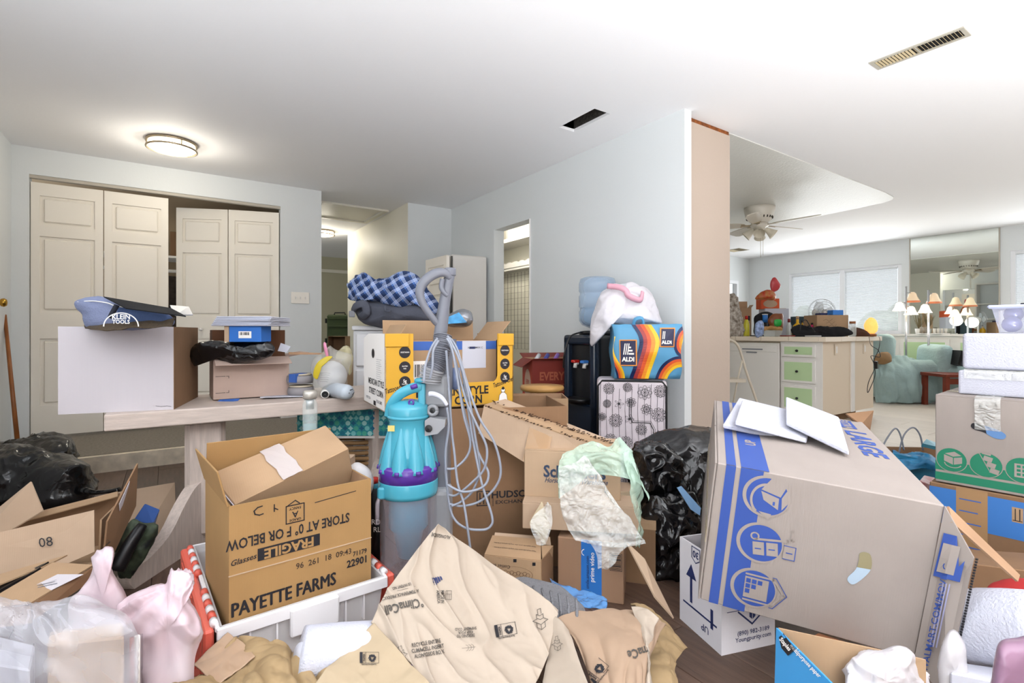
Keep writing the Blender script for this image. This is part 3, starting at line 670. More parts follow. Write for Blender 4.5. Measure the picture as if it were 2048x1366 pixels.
box('handle_recess', (-.008, .18, .70), (-.005, .42, .715), m_greypl, t); box('display', (-.008, .25, .665), (-.001, .37, .678), m_greypl, t)
# step stool in front of dishwasher
mst = M('cream metal', '#c9bfae', .4)
t = thing('step_stool', 'folding cream step stool by the dishwasher', 'step stool', (0, 0, 0))
dS = 4.75
def Q(u, v, d=dS): return P(u, v, d)
tube('frame_rail', [Q(1440, 678), Q(1462, 680), Q(1478, 696), Q(1493, 745), Q(1514, 805), Q(1530, 862)], .012, mst, t, 8, 5)
tube('frame_rail', [Q(1400, 690, 5.1), Q(1420, 760, 5.1), Q(1430, 860, 5.1)], .012, mst, t, 8, 4)
tube('rear_leg', [Q(1485, 720), Q(1475, 760), Q(1462, 830)], .009, mst, t, 6)
M1 = Q(1415, 765, 4.7); prism('tread', [(0, 0), (.36, 0), (.36, .2), (0, .2)], 0, .03, mst, t, Matrix.Translation(M1) @ Matrix.Rotation(YAW, 4, 'Z'))
M1 = Q(1395, 822, 4.6); prism('tread', [(0, 0), (.38, 0), (.38, .2), (0, .2)], 0, .03, mst, t, Matrix.Translation(M1) @ Matrix.Rotation(YAW, 4, 'Z'))
# ================================================================ ISLAND CLUTTER
TZ = .91
class Fr:
    """local frame standing at picture column u on world line X, facing the camera"""
    def __init__(s, u, X, z=TZ, yaw=YAW): s.p = onX(u, X); s.d = dep(s.p); s.s = s.d/F_PX; s.z = z; s.yaw = yaw; s.u = u
    def t(s, name, label, cat, group=None, dz=0): return thing(name, label, cat, (s.p.x, s.p.y, s.z+dz), s.yaw, group)
    def x(s, u): return (u-s.u)*s.s
    def zz(s, v): return EYE-(v-HV)*s.s-s.z
cc = lambda k, col, **a: M(k, col, **a)
def card_on(name, label, u0, u1, v0, v1, X, depth, mat, cat='box', z=None, lid=None):
    f = Fr((u0+u1)/2, X, TZ); zb = 0 if z is None else z
    t = f.t(name, label, cat, dz=zb); w = f.x(u1)-f.x(u0); h = f.zz(v0)-zb
    box('body', (-w/2, 0, 0), (w/2, depth, h), mat, t, bevel=.003)
    return t, w, h, f
f = Fr(1480, 5.75); t = f.t('spray_bottle', 'white spray bottle with green lettering at the left end of the island', 'bottle')
lathe('body', [(.045, 0), (.05, .01), (.05, .1), (.035, .15), (.016, .18)], m_white, t, 16, ry=.6); box('trigger_head', (-.05, -.015, .18), (.03, .015, .235), m_white, t, bevel=.008); box('trigger', (-.035, -.006, .13), (-.025, .006, .18), m_white, t)
put_text(t, 'JET', fm((0, -.032, .09), (1, 0, 0), (0, 0, 1)), 0, 0, .04, m_green, name='label')
f = Fr(1493, 5.72); t = f.t('cleaner_bottle', 'yellow bottle with a red cap on the island', 'bottle')
lathe('body', [(.032, 0), (.034, .01), (.034, .14), (.02, .19), (.013, .2)], cc('yellow plastic', '#cfc63a', rough=.3), t, 16); lathe('cap', [(.016, .2), (.018, .235), (.012, .245)], cc('red plastic', '#c22418', rough=.35), t, 12)
t, w, h, f = card_on('tall_box', 'tan open box with dark printed squares behind the spray bottle', 1474, 1503, 616, 672, 6.1, .12, m_card)
for k in (-1, 1): put_polys(t, [rect(k*w*.3-.018, h*.55, k*w*.3+.018, h*.72)], fm((0, -.001, 0), (1, 0, 0), (0, 0, 1)), m_black)
prism('flap', [(-w/2, 0), (w/2, 0), (w/2, .09), (-w/2, .09)], 0, .003, m_card, t, Matrix.Translation((0, .115, h)) @ Matrix.Rotation(1.5, 4, 'X')); prism('flap', [(0, 0), (.05, 0), (.05, .1), (0, .1)], 0, .003, m_cardl, t, Matrix.Translation((w/2, .01, h)) @ Matrix.Rotation(-.9, 4, 'Y'))
o = puff('wire_basket_clutter', [(1452, 600), (1470, 590), (1484, 640), (1482, 672), (1455, 674), (1440, 640)], 5.9, .06, cc('brown jumble', '#5e4c3a', col2='#c9c2b8', vscale=28), None, 40, 8, .03, 16, 3); tag(o, 'jumble of brown and white bags beside the column', 'bag')
f = Fr(1553, 6.15); t, w, h, f = card_on('lower_box', 'white carton with a printed label under the orange tissue box', 1530, 1578, 617, 674, 6.2, .16, m_paperw)
o = prism('flap', [(0, 0), (.26, 0), (.26, .1), (0, .1)], 0, .003, m_cardi, t, Matrix.Translation((-w/2, 0, h)) @ Matrix.Rotation(-.35, 4, 'X'))
t, w, h2, f = card_on('tissue_box', 'orange box with an oval tan label topping the island pile', 1522, 1559, 597, 618, 6.15, .13, cc('orange print', '#d0552a', rough=.6), z=f.zz(618))
put_polys(t, [circ(0, h2/2, w*.38, 28, h2*.36)], fm((0, -.001, 0), (1, 0, 0), (0, 0, 1)), m_cardl)
o = puff('bread_bag', [(1512, 598), (1518, 588), (1532, 581), (1545, 582), (1551, 592), (1547, 599), (1530, 599)], 5.95, .06, cc('bread pack', '#b08447', var=.7, vscale=25, col2='#b52a1e', rough=.3), None, 40, 8, .012, 20, 5); tag(o, 'red and tan bread bag on top of the orange box', 'bag')
o = puff('red_pouch', [(1541, 571), (1543, 560), (1550, 556), (1556, 563), (1561, 572), (1555, 580), (1545, 582)], 5.95, .03, cc('red pouch', '#bb3f44', rough=.3), None, 40, 8, .008, 20, 6); tag(o, 'red snack pouch perched at the top of the island pile', 'bag')
o = puff('cloth_heap', [(1508, 650), (1510, 632), (1528, 624), (1545, 628), (1550, 642), (1540, 668), (1510, 670)], 6.05, .06, cc('black cloth', '#17171b', rough=.9), None, 40, 8, .006, 12, 7); tag(o, 'black cloth heap behind the blue tub on the island', 'cloth')
f = Fr(1530, 5.85); t = f.t('blue_tub', 'blue plastic tub with a white lid on the island', 'tub', dz=f.zz(645)); lathe('body', [(.028, 0), (.03, .09)], cc('blue plastic', '#2f78c8', rough=.35), t, 16); lathe('lid', [(.032, .09), (.032, .1), (.001, .102)], m_white, t, 16)
t2 = f.t('tub_riser', 'dark tin under the blue tub', 'tin'); lathe('body', [(.034, 0), (.034, f.zz(645)-.002)], m_blackp, t2, 14); lathe('rim', [(.036, 0), (.036, .006)], m_greypl, t2, 14)
o = puff('brown_bowl', [(1536, 640), (1545, 629), (1558, 627), (1566, 630), (1566, 655), (1555, 674), (1540, 674), (1540, 655)], 5.85, .05, cc('brown ceramic', '#7c4423', rough=.3), None, 40, 8, .004, 12, 7); tag(o, 'brown leather glove lying above the bread tray', 'glove')
f = Fr(1543, 5.62); t = f.t('bread_tray', 'clear plastic tray of buns on the island', 'tray')
bmx = cc('clear plastic', '#dfe4e0', rough=.1, alpha=.4)
lathe('tray', [(.10, 0), (.13, .07), (.128, .07), (.098, .004)], bmx, t, 4, cap=False, smooth=False, ry=.7)
for k in range(5):
    bm = bmesh.new(); bmesh.ops.create_uvsphere(bm, u_segments=14, v_segments=8, radius=.04)
    for v in bm.verts: v.co.z *= .65; v.co += Vector((-.09+k*.043, .0+.02*(k % 2), .095-.006*abs(k-2)))
    o = bm_link('bread_bun', bm, cc('bun crust', '#b98b52', rough=.6, var=.2)); o.location = t.location; o.rotation_euler = t.rotation_euler; tag(o, 'tan bun in the clear tray, '+('leftmost', 'second from the left', 'middle', 'second from the right', 'rightmost')[k], 'bun', 'buns in the tray')
o = puff('green_tie', [(1549, 640), (1562, 640), (1561, 651), (1550, 652)], 5.5, .02, cc('green film', '#1f9a3c', rough=.3), None, 24, 6, .004, 20, 6); tag(o, 'bright green bag end over the buns', 'bag')
o = puff('blue_bag', [(1510, 654), (1514, 644), (1524, 642), (1528, 657), (1524, 673), (1512, 673)], 5.6, .04, cc('blue white film', '#8fa3cc', rough=.25, var=.5, vscale=30), None, 24, 6, .01, 20, 6); tag(o, 'blue and white patterned bag at the left end of the bun tray', 'bag')
f = Fr(1595, 5.75); t = f.t('oil_bottle', 'round glass bottle of yellow oil with a cork', 'bottle')
lathe('glass', [(.03, 0), (.055, .03), (.06, .07), (.045, .12), (.015, .15), (.014, .19)], cc('yellow oil glass', '#d8a514', rough=.08, spec=.8), t, 20); lathe('cork', [(.014, .19), (.016, .225)], m_card, t, 12)
f = Fr(1604, 6.0); t = f.t('oil_decanter', 'second yellow oil bottle just behind the corked one', 'bottle'); lathe('glass', [(.03, 0), (.045, .03), (.05, .08), (.02, .13), (.012, .16)], MC['yellow oil glass'], t, 18); lathe('cap', [(.014, .16), (.014, .18)], m_blackp, t, 12)
t, w, h, f = card_on('dark_box', 'dark teal box behind the oil bottles', 1590, 1626, 633, 672, 6.3, .1, cc('dark teal board', '#2c4148'))
f = Fr(1578, 5.85); t = f.t('sauce_bottle', 'clear bottle with a dark red cap beside the bun tray', 'bottle'); lathe('body', [(.025, 0), (.028, .02), (.028, .12), (.012, .16)], bmx, t, 14); lathe('cap', [(.015, .16), (.015, .2)], cc('dark red', '#6d1b1b'), t, 12)
f = Fr(1618, 5.8); 
for k, (u, c, hh, lb) in enumerate(((1617, '#c22550', .10, 'pink bottle with a dark cap left of the brown island box'), (1624, '#a31d4c', .13, 'tall magenta bottle left of the brown island box'), (1632, '#2a1114', .11, 'dark red bottle touching the brown island box'))):
    f = Fr(u, 5.75+.06*k); t = f.t('small_bottle', lb, 'bottle', 'small bottles on the island'); lathe('body', [(.018, 0), (.02, .01), (.02, hh*.75), (.01, hh)], cc('b'+c, c, rough=.25), t, 12); lathe('cap', [(.011, hh), (.011, hh+.02)], m_blackp, t, 10)
t, w, h, f = card_on('brown_box', 'brown cardboard box with handwriting on the island', 1634, 1697, 630, 664, 5.95, .25, m_card, z=.0)
for k in range(3): put_polys(t, stroke([(-w*.3+k*.03, h*.75-k*.03), (-w*.2+k*.03, h*.8-k*.03), (-w*.12+k*.03, h*.7-k*.03), (0+k*.02, h*.82-k*.03)], .002), fm((0, -.001, 0), (1, 0, 0), (0, 0, 1)), m_black, 'handwriting')
t, w, h2, f2 = card_on('blue_carton', 'light blue carton on top of the brown island box', 1666, 1687, 620, 630, 6.0, .1, cc('light blue board', '#3d7fd0'), z=h)
t, w, h2, f2 = card_on('navy_carton', 'flat navy box on top of the brown island box', 1641, 1661, 626, 630, 6.0, .1, m_navy, z=h)
f = Fr(1645, 6.35); t = f.t('desk_fan', 'white desk fan with a round wire cage behind the brown island box', 'fan')
zc = f.zz(625); fm0 = Matrix.Translation((0, 0, zc)) @ Matrix.Rotation(math.radians(90), 4, 'X')
lathe('base', [(.11, 0), (.11, .015), (.03, .03)], m_white, t, 24); tube('stand', [(0, .05, .02), (0, .05, zc)], .015, m_white, t, 10)
bm = bmesh.new(); R0 = 27*f.s
for rr, dz in ((R0, 0), (R0*.8, -.03), (R0*.6, -.045), (R0*.4, -.05), (R0, .02)): tube_bm(bm, torus_pts((0, dz, zc), rr, (1, 0, 0), (0, 0, 1), 36), .0022, 5, cap=False)
for k in range(30):
    a = k*2*PI/30; tube_bm(bm, [(math.cos(a)*R0, 0, zc+math.sin(a)*R0), (math.cos(a)*R0*.6, -.042, zc+math.sin(a)*R0*.6), (0, -.052, zc)], .0009, 4)
bm_link('cage', bm, cc('cage wire', '#c4c8cc', rough=.3, metal=.6), t, True)
lathe('hub', [(.03, .05), (.035, .04), (.001, .058)], m_white, t, 18, M4=fm0, cap=False); lathe('motor', [(.05, -.02), (.055, -.12), (.03, -.16)], m_white, t, 20, M4=fm0)
for k in range(3): prism('blade', [(.02, -.03), (.1, -.06), (.15, 0), (.1, .07), (.02, .03)], .0, .003, cc('clear blade', '#dfe6ea', rough=.2, alpha=.5), t, fm0 @ Matrix.Rotation(k*2.09, 4, 'Z'))
f = Fr(1705, 6.1); t = f.t('glass_jar', 'tall clear jar with a copper lid near the salt lamp', 'jar'); lathe('glass', [(.03, 0), (.036, .02), (.036, .11), (.028, .14)], bmx, t, 16); lathe('lid', [(.03, .14), (.03, .165)], cc('copper', '#a97352', metal=.7), t, 16)
f = Fr(1742, 6.5); t = f.t('salt_lamp', 'glowing orange salt lamp on the end of the island', 'lamp')
bm = bmesh.new(); bmesh.ops.create_icosphere(bm, subdivisions=3, radius=.06)
for v in bm.verts: v.co.z = v.co.z*1.5*(1.0 if v.co.z < 0 else 1.1)+.11; v.co.x *= 1.15; v.co += v.co.normalized()*.015*noise.noise(v.co*22)
bm_link('salt_crystal', bm, cc('salt glow', '#ffb45e', rough=.5, emit=1.2), t, False); lathe('base', [(.05, 0), (.055, .02), (.05, .03)], M('varnished wood'), t, 16)
o = puff('dark_bag', [(1585, 660), (1600, 650), (1625, 656), (1655, 655), (1690, 658), (1700, 670), (1650, 676), (1600, 675)], 5.42, .05, cc('black cloth', ''), None, 120, 14, .022, 22, 3, rad=.02, rk=3, knot=(1600, 655, 5.4)); o.location.z = .003; tag(o, 'flat black bag sprawled along the island edge', 'bag')
tube_o = tube('bag_strap', [P(1600, 660, 5.3), P(1603, 645, 5.3), P(1612, 640, 5.3), P(1620, 652, 5.3), P(1630, 664, 5.3)], .005, m_blackp, None, 8, 5); tag(tube_o, 'black looped cable standing up from the black bag', 'cable')
o = puff('brown_pouch', [(1700, 668), (1704, 656), (1716, 656), (1735, 664), (1738, 672), (1715, 674)], 5.6, .03, cc('brown leather', '#4b2a18', rough=.6), None, 30, 6, .006, 16, 3); tag(o, 'dark brown pouch between jar and salt lamp', 'bag')
for k, (u, v, c, lb) in enumerate(((1500, 673, '#2b2b2b', 'black marker lying at the worktop front'), (1560, 674, '#8a2a22', 'red handled knife lying at the worktop front'), (1610, 673, '#c9c9c9', 'silver spoon lying at the worktop front'))):
    a = onX(u, 5.5); o = tube('utensil', [(a.x, a.y, TZ+.008), (a.x+.02, a.y-.15, TZ+.008)], .006, cc('u'+c, c, rough=.4), None, 8); tag(o, lb, 'utensil')
tt = thing('power_cord', 'black power cords with a plug block hanging off the island end', 'cord')
tube('cord', [P(1738, 672, 5.55), P(1742, 690, 5.3), P(1756, 700, 5.3), P(1760, 714, 5.3), P(1742, 712, 5.3), P(1748, 728, 5.3), P(1750, 750, 5.3), P(1741, 775, 5.3), P(1735, 785, 5.3), P(1737, 765, 5.3), P(1750, 735, 5.3), P(1748, 720, 5.3), P(1757, 700, 5.3), P(1760, 680, 5.4), P(1757, 672, 5.55)], .0035, m_blackp, tt, 6, 6)
c0 = P(1752, 730, 5.3); box('plug_block', (c0.x-.018, c0.y-.015, c0.z-.04), (c0.x+.018, c0.y+.015, c0.z+.04), m_blackp, tt, bevel=.004)
# ================================================================ FAR LIVING AREA
m_teal = M('teal quilt', '#93aaa9', .95, var=.1, vscale=6, bump=.5, bscale=40, col2=None)
def armchair(label, c, yaw, w, back, arm, seat):
    t = thing('armchair', label, 'armchair', (c[0]-.12, c[1], 0), yaw, 'armchairs under teal covers')
    def soft(name, lo, hi, mat=m_teal, amp=.02, sd=1):
        bm = bmesh.new(); add_box(bm, lo, hi, bevel=.09, seg=4); bmesh.ops.subdivide_edges(bm, edges=bm.edges, cuts=2, use_grid_fill=True)
        for v in bm.verts:
            v.co += Vector((noise.noise(v.co*5+Vector((sd, 0, 0))), noise.noise(v.co*5+Vector((0, sd, 0))), noise.noise(v.co*7)))*amp
            v.co.y += .012*(1-abs(noise.noise(Vector((v.co.x*9, v.co.z*2.5, sd))))*3)
        return bm_link(name, bm, mat, t, True)
    soft('seat', (-w/2+.1, -.36, .05), (w/2-.1, .30, seat)); soft('armrest', (-w/2, -.40, .02), (-w/2+.22, .34, arm), sd=3); soft('armrest', (w/2-.2, -.40, .02), (w/2, .34, arm), sd=4)
    soft('backrest', (-w/2+.04, .18, .05), (w/2-.04, .40, back), sd=5)
    return t
q = W((1812-CX)*7.2/F_PX, 7.2); armchair('armchair under a pale teal cover, standing right behind the island', (q.x-.05, q.y+.05, 0), math.radians(48), .78, .93, .58, .45)
q = W((1898-CX)*7.05/F_PX, 7.05); armchair('second teal covered armchair, in front of the green sideboard', (q.x, q.y-.1, 0), math.radians(58), .52, .80, .52, .45)
o = patch('quilt_drape', [[P(u, v, d) for u, v, d in r] for r in [[(1752, 718, 6.82), (1780, 710, 6.84), (1815, 712, 6.84), (1842, 728, 6.9)], [(1750, 755, 6.70), (1785, 752, 6.66), (1825, 755, 6.68), (1860, 768, 6.8)], [(1752, 805, 6.75), (1790, 806, 6.70), (1835, 806, 6.72), (1874, 806, 6.85)]]], m_teal, None, 50, 40, .03, 5, .01, 2, soft=1, folds=lambda a, b: .02*(1-min(1, abs(noise.noise(Vector((a*7, b*1.5, 3))))*3))**2); tag(o.o, 'pale teal quilt hanging over the near armchair to the floor', 'quilt')
t = thing('wooden_table', 'dark red wooden side table beside the second armchair', 'table', tuple(PZ(1922, 815, 0)), YAW)
mw_ = M('red brown wood', '#6d2c1a', .4, var=.2)
box('tabletop', (-.28, -.1, .39), (.2, .3, .43), mw_, t, bevel=.004)
for x, y in ((-.26, -.08), (.14, -.08), (-.26, .25), (.14, .25)): box('leg', (x, y, 0), (x+.05, y+.05, .39), mw_, t)
box('rail', (-.22, -.06, .3), (.16, -.04, .37), mw_, t)
q = P(1920, 722, 6.6); o = thing('book_stack', 'dark magazines propped on the red wooden side table', 'books', (q.x, q.y, q.z), (0, math.radians(14), YAW)); box('magazine', (-.06, -.05, -.06), (-.02, .1, .13), m_blackp, o); box('magazine', (-.02, -.05, -.06), (.02, .1, .12), M('dark blue cover', '#2d3140'), o); box('magazine', (.02, -.05, -.06), (.06, .1, .12), m_black, o)
o = puff('brown_bag', [(1750, 712), (1764, 706), (1778, 708), (1782, 722), (1765, 727), (1750, 724)], 6.7, .08, M('tan cloth', '#8a6d4a', .8), None, 30, 6, .02, 10, 2); tag(o, 'tan paper bag on the near armchair seat', 'bag')
def floor_lamp(label, u, d, vtop, shades):
    q = W((u-CX)*d/F_PX, d); s = d/F_PX; t = thing('floor_lamp', label, 'floor lamp', q, YAW, 'chrome floor lamps')
    zt = EYE-(vtop-HV)*s; lathe('base', [(.13, 0), (.13, .015), (.02, .03)], m_steel, t, 24); tube('pole', [(0, 0, .02), (0, 0, zt)], .013, m_steel, t, 10)
    for su, sv, lit in shades:
        x = (su-u)*s; z = EYE-(sv-HV)*s
        ar = tube('arm', [(0, 0, z+.03), (x, 0, z+.03)], .006, m_steel, t, 6)
        sh = lathe('lamp_shade', [(.02, .04), (.04, .02), (.055, -.03), (.07, -.06), (.082, -.08)], M('lit shade', '#fff0dc', .5, emit=.9) if lit else M('dim shade', '#e8cfae', .5, emit=.35), t, 20, c=(x, 0, z), cap=False)
        if lit:
            bm = bmesh.new(); bmesh.ops.create_uvsphere(bm, u_segments=12, v_segments=8, radius=.035)
            for v in bm.verts: v.co += Vector((x, 0, z-.05))
            bm_link('bulb', bm, M('bulb', '#fff6e6', .5, emit=1.6), sh, True)
        else: lathe('band', [(.083, -.08), (.088, -.1)], M('amber band', '#c9764f', .5, emit=.3), sh, 20, c=(x, 0, z), cap=False)
floor_lamp('chrome floor lamp with three shades standing left, in front of the wide window', 1812, 7.0, 573, [(1825, 590, 0), (1799, 610, 1), (1822, 618, 1)])
floor_lamp('chrome floor lamp with two shades standing right, in front of the mirror', 1857, 6.9, 580, [(1868, 592, 0), (1850, 614, 1)])
for pos in (P(1799, 620, 6.9), P(1850, 624, 6.8)):
    l = bpy.data.lights.new('floor_lamp_glow', 'POINT'); l.energy = 5; l.color = (1, .9, .75); l.shadow_soft_size = .08; lo = bpy.data.objects.new('floor_lamp_glow', l); COL.objects.link(lo); lo.location = pos+Vector((0, 0, -.12))
# small things on the sideboard
for k, (u, w_, h_, c, lb) in enumerate(((1848, .1, .09, '#9a8f80', 'row of small glass jars on the sideboard below the mirror'), (1880, .16, .07, '#d5d2c8', 'low white tray of candles on the sideboard'))):
    q = onX(u, 9.2); t = thing('sideboard_item', lb, 'tray', (q.x, q.y, .93), YAW)
    for i in range(4): lathe('jar', [(w_/9, 0), (w_/9, h_)], M('sb'+c, c, .3), t, 10, c=(-w_/2+i*w_/3, 0, .012))
    box('tray_base', (-w_*.7, -.04, 0), (w_*.7, .04, .012), m_white, t)
q = onX(1838, 9.25); o = thing('dried_plant', 'small dried plant in a pot on the sideboard by the lamp', 'plant', (q.x, q.y, .93)); lathe('pot', [(.04, 0), (.05, .08)], m_white, o, 14)
bm = bmesh.new()
for k in range(40): a = random.random()*6.3; r = random.random()*.09; tube_bm(bm, [(0, 0, .07), (r*math.cos(a)*.5, r*math.sin(a)*.5, .15), (r*math.cos(a), r*math.sin(a), .2+random.random()*.1)], .002, 4)
sf = bm_link('stems', bm, M('dry stem', '#7d7050', .9), o); sf['kind'] = 'stuff'
# ================================================================ BENCH TABLE
m_lime = M('limewashed wood', '#c9bab0', .55, var=.12, vscale=6, stretch=(1.5, 14, 14), bump=.15, bscale=20)
m_limev = M('limewashed wood upright', '#c4b5ab', .55, var=.12, vscale=6, stretch=(14, 14, 1.5), bump=.15, bscale=20)
TT = .63
t = thing('trestle_table', 'limewashed wooden trestle table with thick square posts on curved feet', 'table', (-.21, 2.58, 0), R3(0, 0, -1.5))
box('tabletop', (0, 0, TT-.068), (1.42, .56, TT), m_lime, t, bevel=.006, seg=2)
def tpost(x, foot=True):
    bm = bmesh.new(); add_box(bm, (x, .10, .03), (x+.16, .28, TT-.068), bevel=.02); p = bm_link('post', bm, m_limev, t)
    prof = [(.34, .0), (.36, .04), (.33, .07), (.22, .10), (.12, .2), (0.04, .28), (-.05, .28), (-.12, .22), (-.19, .13), (-.27, .085), (-.34, .07), (-.36, .04), (-.34, 0)]
    pts = [(q.x, q.y) for q in spline([(a, b, 0) for a, b in prof], 4)]
    m4 = Matrix.Translation((x+.05, .17, 0)) @ Matrix.Rotation(math.radians(-34), 4, 'Z') @ Matrix.Diagonal((1, 1.3, 1, 1)) @ Matrix(((0, 0, 1, 0), (1, 0, 0, 0), (0, 1, 0, 0), (0, 0, 0, 1)))
    f = prism('foot', pts, -.0, .05, m_limev, t, m4)
    lathe('peg', [(.012, 0), (.012, .004)], m_lime, f, 14, M4=m4 @ Matrix.Translation((-.28, .045, -.004)))
tpost(.27); tpost(1.12)
box('stretcher', (.40, .17, .12), (1.14, .21, .2), m_limev, t, bevel=.004)
# --- white box with tool bag
bw = carton('carton', 'large blank white carton overhanging the left end of the trestle table', (.394, .44, .352), (-.361, 2.686, TT), (0, 0, -13.7), m_whiteb, m_card, {})
box('side_liner', (.3935, 0, .0), (.396, .44, .352), m_cardd, bw)
put_polys(bw, stroke([(.33, .018), (.35, .014), (.37, .016), (.385, .013)], .0015), face((.394, .44, .352), 'f'), m_black, 'pen_scribble')
box('contents', (.02, .02, .1), (.37, .42, .30), m_cardd, bw)
m_denim = M('tool bag canvas', '#7a82a0', .9, bump=.4, bscale=140, var=.08); m_denimd = M('dark blue canvas', '#43557c', .9, bump=.4, bscale=140)
t = thing('tool_bag', 'blue grey canvas zip bag with a round white logo on the white carton', 'bag', (0, 0, 0))
puff('bag_body', [(155, 606), (175, 600), (205, 600), (235, 606), (265, 616), (300, 624), (338, 630), (345, 648), (300, 655), (230, 655), (176, 655), (168, 630), (157, 618)], 2.0, .06, m_denim, t, 90, 12, .010, 8, 3, k=.4)
puff('bag_panel', [(232, 614), (265, 616), (300, 622), (338, 631), (342, 646), (300, 650), (240, 650), (225, 635)], 1.955, .02, m_denimd, t, 80, 8, .004, 10, 4)
tube('zip', [P(155, 604, 1.98), P(185, 602, 1.95), P(215, 606, 1.93), P(232, 612, 1.93), P(270, 617, 1.925), P(310, 622, 1.925), P(340, 628, 1.94)], .0022, m_white, t, 6, 5)
tube('strap', [P(234, 610, 1.915), P(226, 624, 1.91), P(220, 636, 1.91)], .005, M('black webbing', '#1d1f2a', .8), t, 6, 4, 2.0)
FB = fm(P(242, 653, 1.885), RGT, (0, 0, 1)); s_ = 1.885/F_PX
put_polys(t, ring(0, 0, 36*s_, 2.5*s_, 40, .78, 0, 180), FB, m_white_ink, 'logo_ring')
put_text(t, 'KLEIN', FB, 0, 19*s_, 14*s_, m_white_ink, bold=.02, name='logo_lettering'); put_text(t, 'TOOLS', FB, 0, 9*s_, 11*s_, m_white_ink, bold=.02, name='logo_lettering')
s = patch('brown_garment', [[P(u, v, d) for u, v, d in r] for r in [[(170, 655, 2.1), (220, 652, 2.1), (280, 645, 2.1), (345, 640, 2.1)], [(170, 657, 2.0), (220, 648, 1.98), (290, 640, 1.97), (350, 634, 2.0)], [(172, 659, 1.95), (220, 655, 1.93), (290, 646, 1.93), (348, 642, 1.93)], [(180, 660, 1.92), (230, 660, 1.9), (290, 656, 1.9), (345, 655, 1.9)]]], M('brown plush', '#4f4233', .95, bump=.6, bscale=120), None, 50, 24, .012, 9, .004, 4, soft=1); tag(s.o, 'dark brown plush garment bunched on the rim of the white carton', 'clothing')
def slab_px(name, label, cat, corners, d, th, mat, dd=None, up=None):
    """thin rigid sheet through four placed corners"""
    pts = [P(c[0], c[1], c[2] if len(c) > 2 else d) for c in corners]; n = (pts[1]-pts[0]).cross(pts[3]-pts[0]).normalized()*th
    bm = bmesh.new(); a = [bm.verts.new(p) for p in pts]; b = [bm.verts.new(p-n) for p in pts]; k = len(pts)
    bm.faces.new(a); bm.faces.new(b[::-1])
    for i in range(k): bm.faces.new((a[i], b[i], b[(i+1) % k], a[(i+1) % k]))
    o = bm_link(name, bm, mat)
    if label: tag(o, label, cat)
    return o
slab_px('black_folder', 'black rigid folder lying tilted over the canvas tool bag', 'folder', [(208, 595, 1.95), (342, 618, 1.93), (372, 634, 1.85), (252, 618, 1.85)], 1.9, .004, M('matt black board', '#17181c', .75, spec=.2))
slab_px('grey_folder', 'grey folder poking out right from under the black folder', 'folder', [(340, 612, 2.1), (378, 615, 2.1), (386, 631, 1.95), (350, 632, 1.95)], 1.9, .004, m_greypl)
# --- second box with flap, bin liner, blue box, papers
b2 = carton('carton', 'small pale carton with a drooping front flap, right of the white carton', (.338, .22, .2), (.181, 2.80, TT+.006), (0, 0, 0.8), M('pinkish board', '#b7a094', .85, kind='card', var=.05), m_card, {'f': 200, 'r': 170, 'b': 95}, lens={'f': .09, 'r': .1, 'b': .12})
box('contents', (.02, .02, .05), (.31, .2, .18), m_blackp, b2)
F2 = face((.338, .22, .2), 'f'); put_polys(b2, stroke([(.01, .11), (.05, .11)], .002)+stroke([(.01, .03), (.05, .03)], .002)+stroke([(.055, .11), (.065, .11), (.065, .10)], .002)+stroke([(.055, .03), (.065, .03), (.065, .04)], .002), F2, m_black, 'printed_brackets')
t = thing('inner_carton', 'dark brown inner carton standing up inside the pale carton', 'box', (.19, 2.86, TT+.21), R3(0, 0, .8)); box('body', (-.01, 0, -.02), (.32, .12, .13), M('dark brown board', '#5d3c27', .9, kind='card'), t)
o = puff('black_bin_liner', [(385, 700), (405, 688), (440, 684), (500, 682), (530, 680), (546, 692), (543, 706), (525, 718), (490, 725), (450, 725), (420, 716), (395, 730)], 2.43, .05, m_trash, None, 90, 12, .024, 12, 4, k=.45); tag(o, 'black bin liner bunched over the rim of the pale carton', 'bag')
f = fm(P(458, 684, 2.40), RGT, (0, 0, 1)); s_ = 2.40/F_PX
t = thing('blue_box', 'blue box with a barcode label under the stack of envelopes', 'box', P(458, 684, 2.36), YAW); m_blub = M('blue carton', '#2c6cbf', .55)
box('body', (0, 0, 0), (63*s_, .1, 33*s_), m_blub, t, bevel=.002); box('pale_edge', (-.022, .0, .0), (-.001, .09, 33*s_), m_cardl, t)
Fb = fm((0, -.001, 0), (1, 0, 0), (0, 0, 1)); put_polys(t, [rect(.045, .018, .105, .05)], Fb, m_white_ink, 'barcode_label'); put_polys(t, barcode(.05, .032, .05, .014, 14, 3), Fb, m_black, 'barcode', .0005)
for k in range(6):
    c = P(425+k*2, 652-k*3.2, 2.36); t = thing('envelope', 'white padded envelope in the stack on the blue box, '+('lowest', 'second from the bottom', 'third from the bottom', 'third from the top', 'second from the top', 'topmost')[k], 'envelope', c, YAW+.03*(k % 3-1), 'envelopes on the blue box')
    box('sleeve', (0, -.01, 0), (.275-k*.004, .2, .006), m_paperw, t, bevel=.002); box('flap', (.002, -.013, .003), (.27-k*.004, .04, .0075), M('grey paper', '#b9bccb', .7), t)
slab_px('paper_card', 'grey crumpled paper card sticking out right of the pale carton', 'paper', [(556, 702, 2.5), (562, 686, 2.5), (582, 693, 2.5), (574, 705, 2.5)], 2.5, .003, m_paperw)
slab_px('board_strip', 'long thin strip of board reaching right from the pale carton', 'board', [(577, 704, 2.6), (650, 706, 2.7), (650, 709, 2.7), (577, 709, 2.6)], 2.6, .01, m_cardi)
slab_px('blue_paper', 'blue paper slip under the pale carton', 'paper', [(430, 806), (475, 802), (480, 797), (440, 799)], 2.40, .003, m_blue)
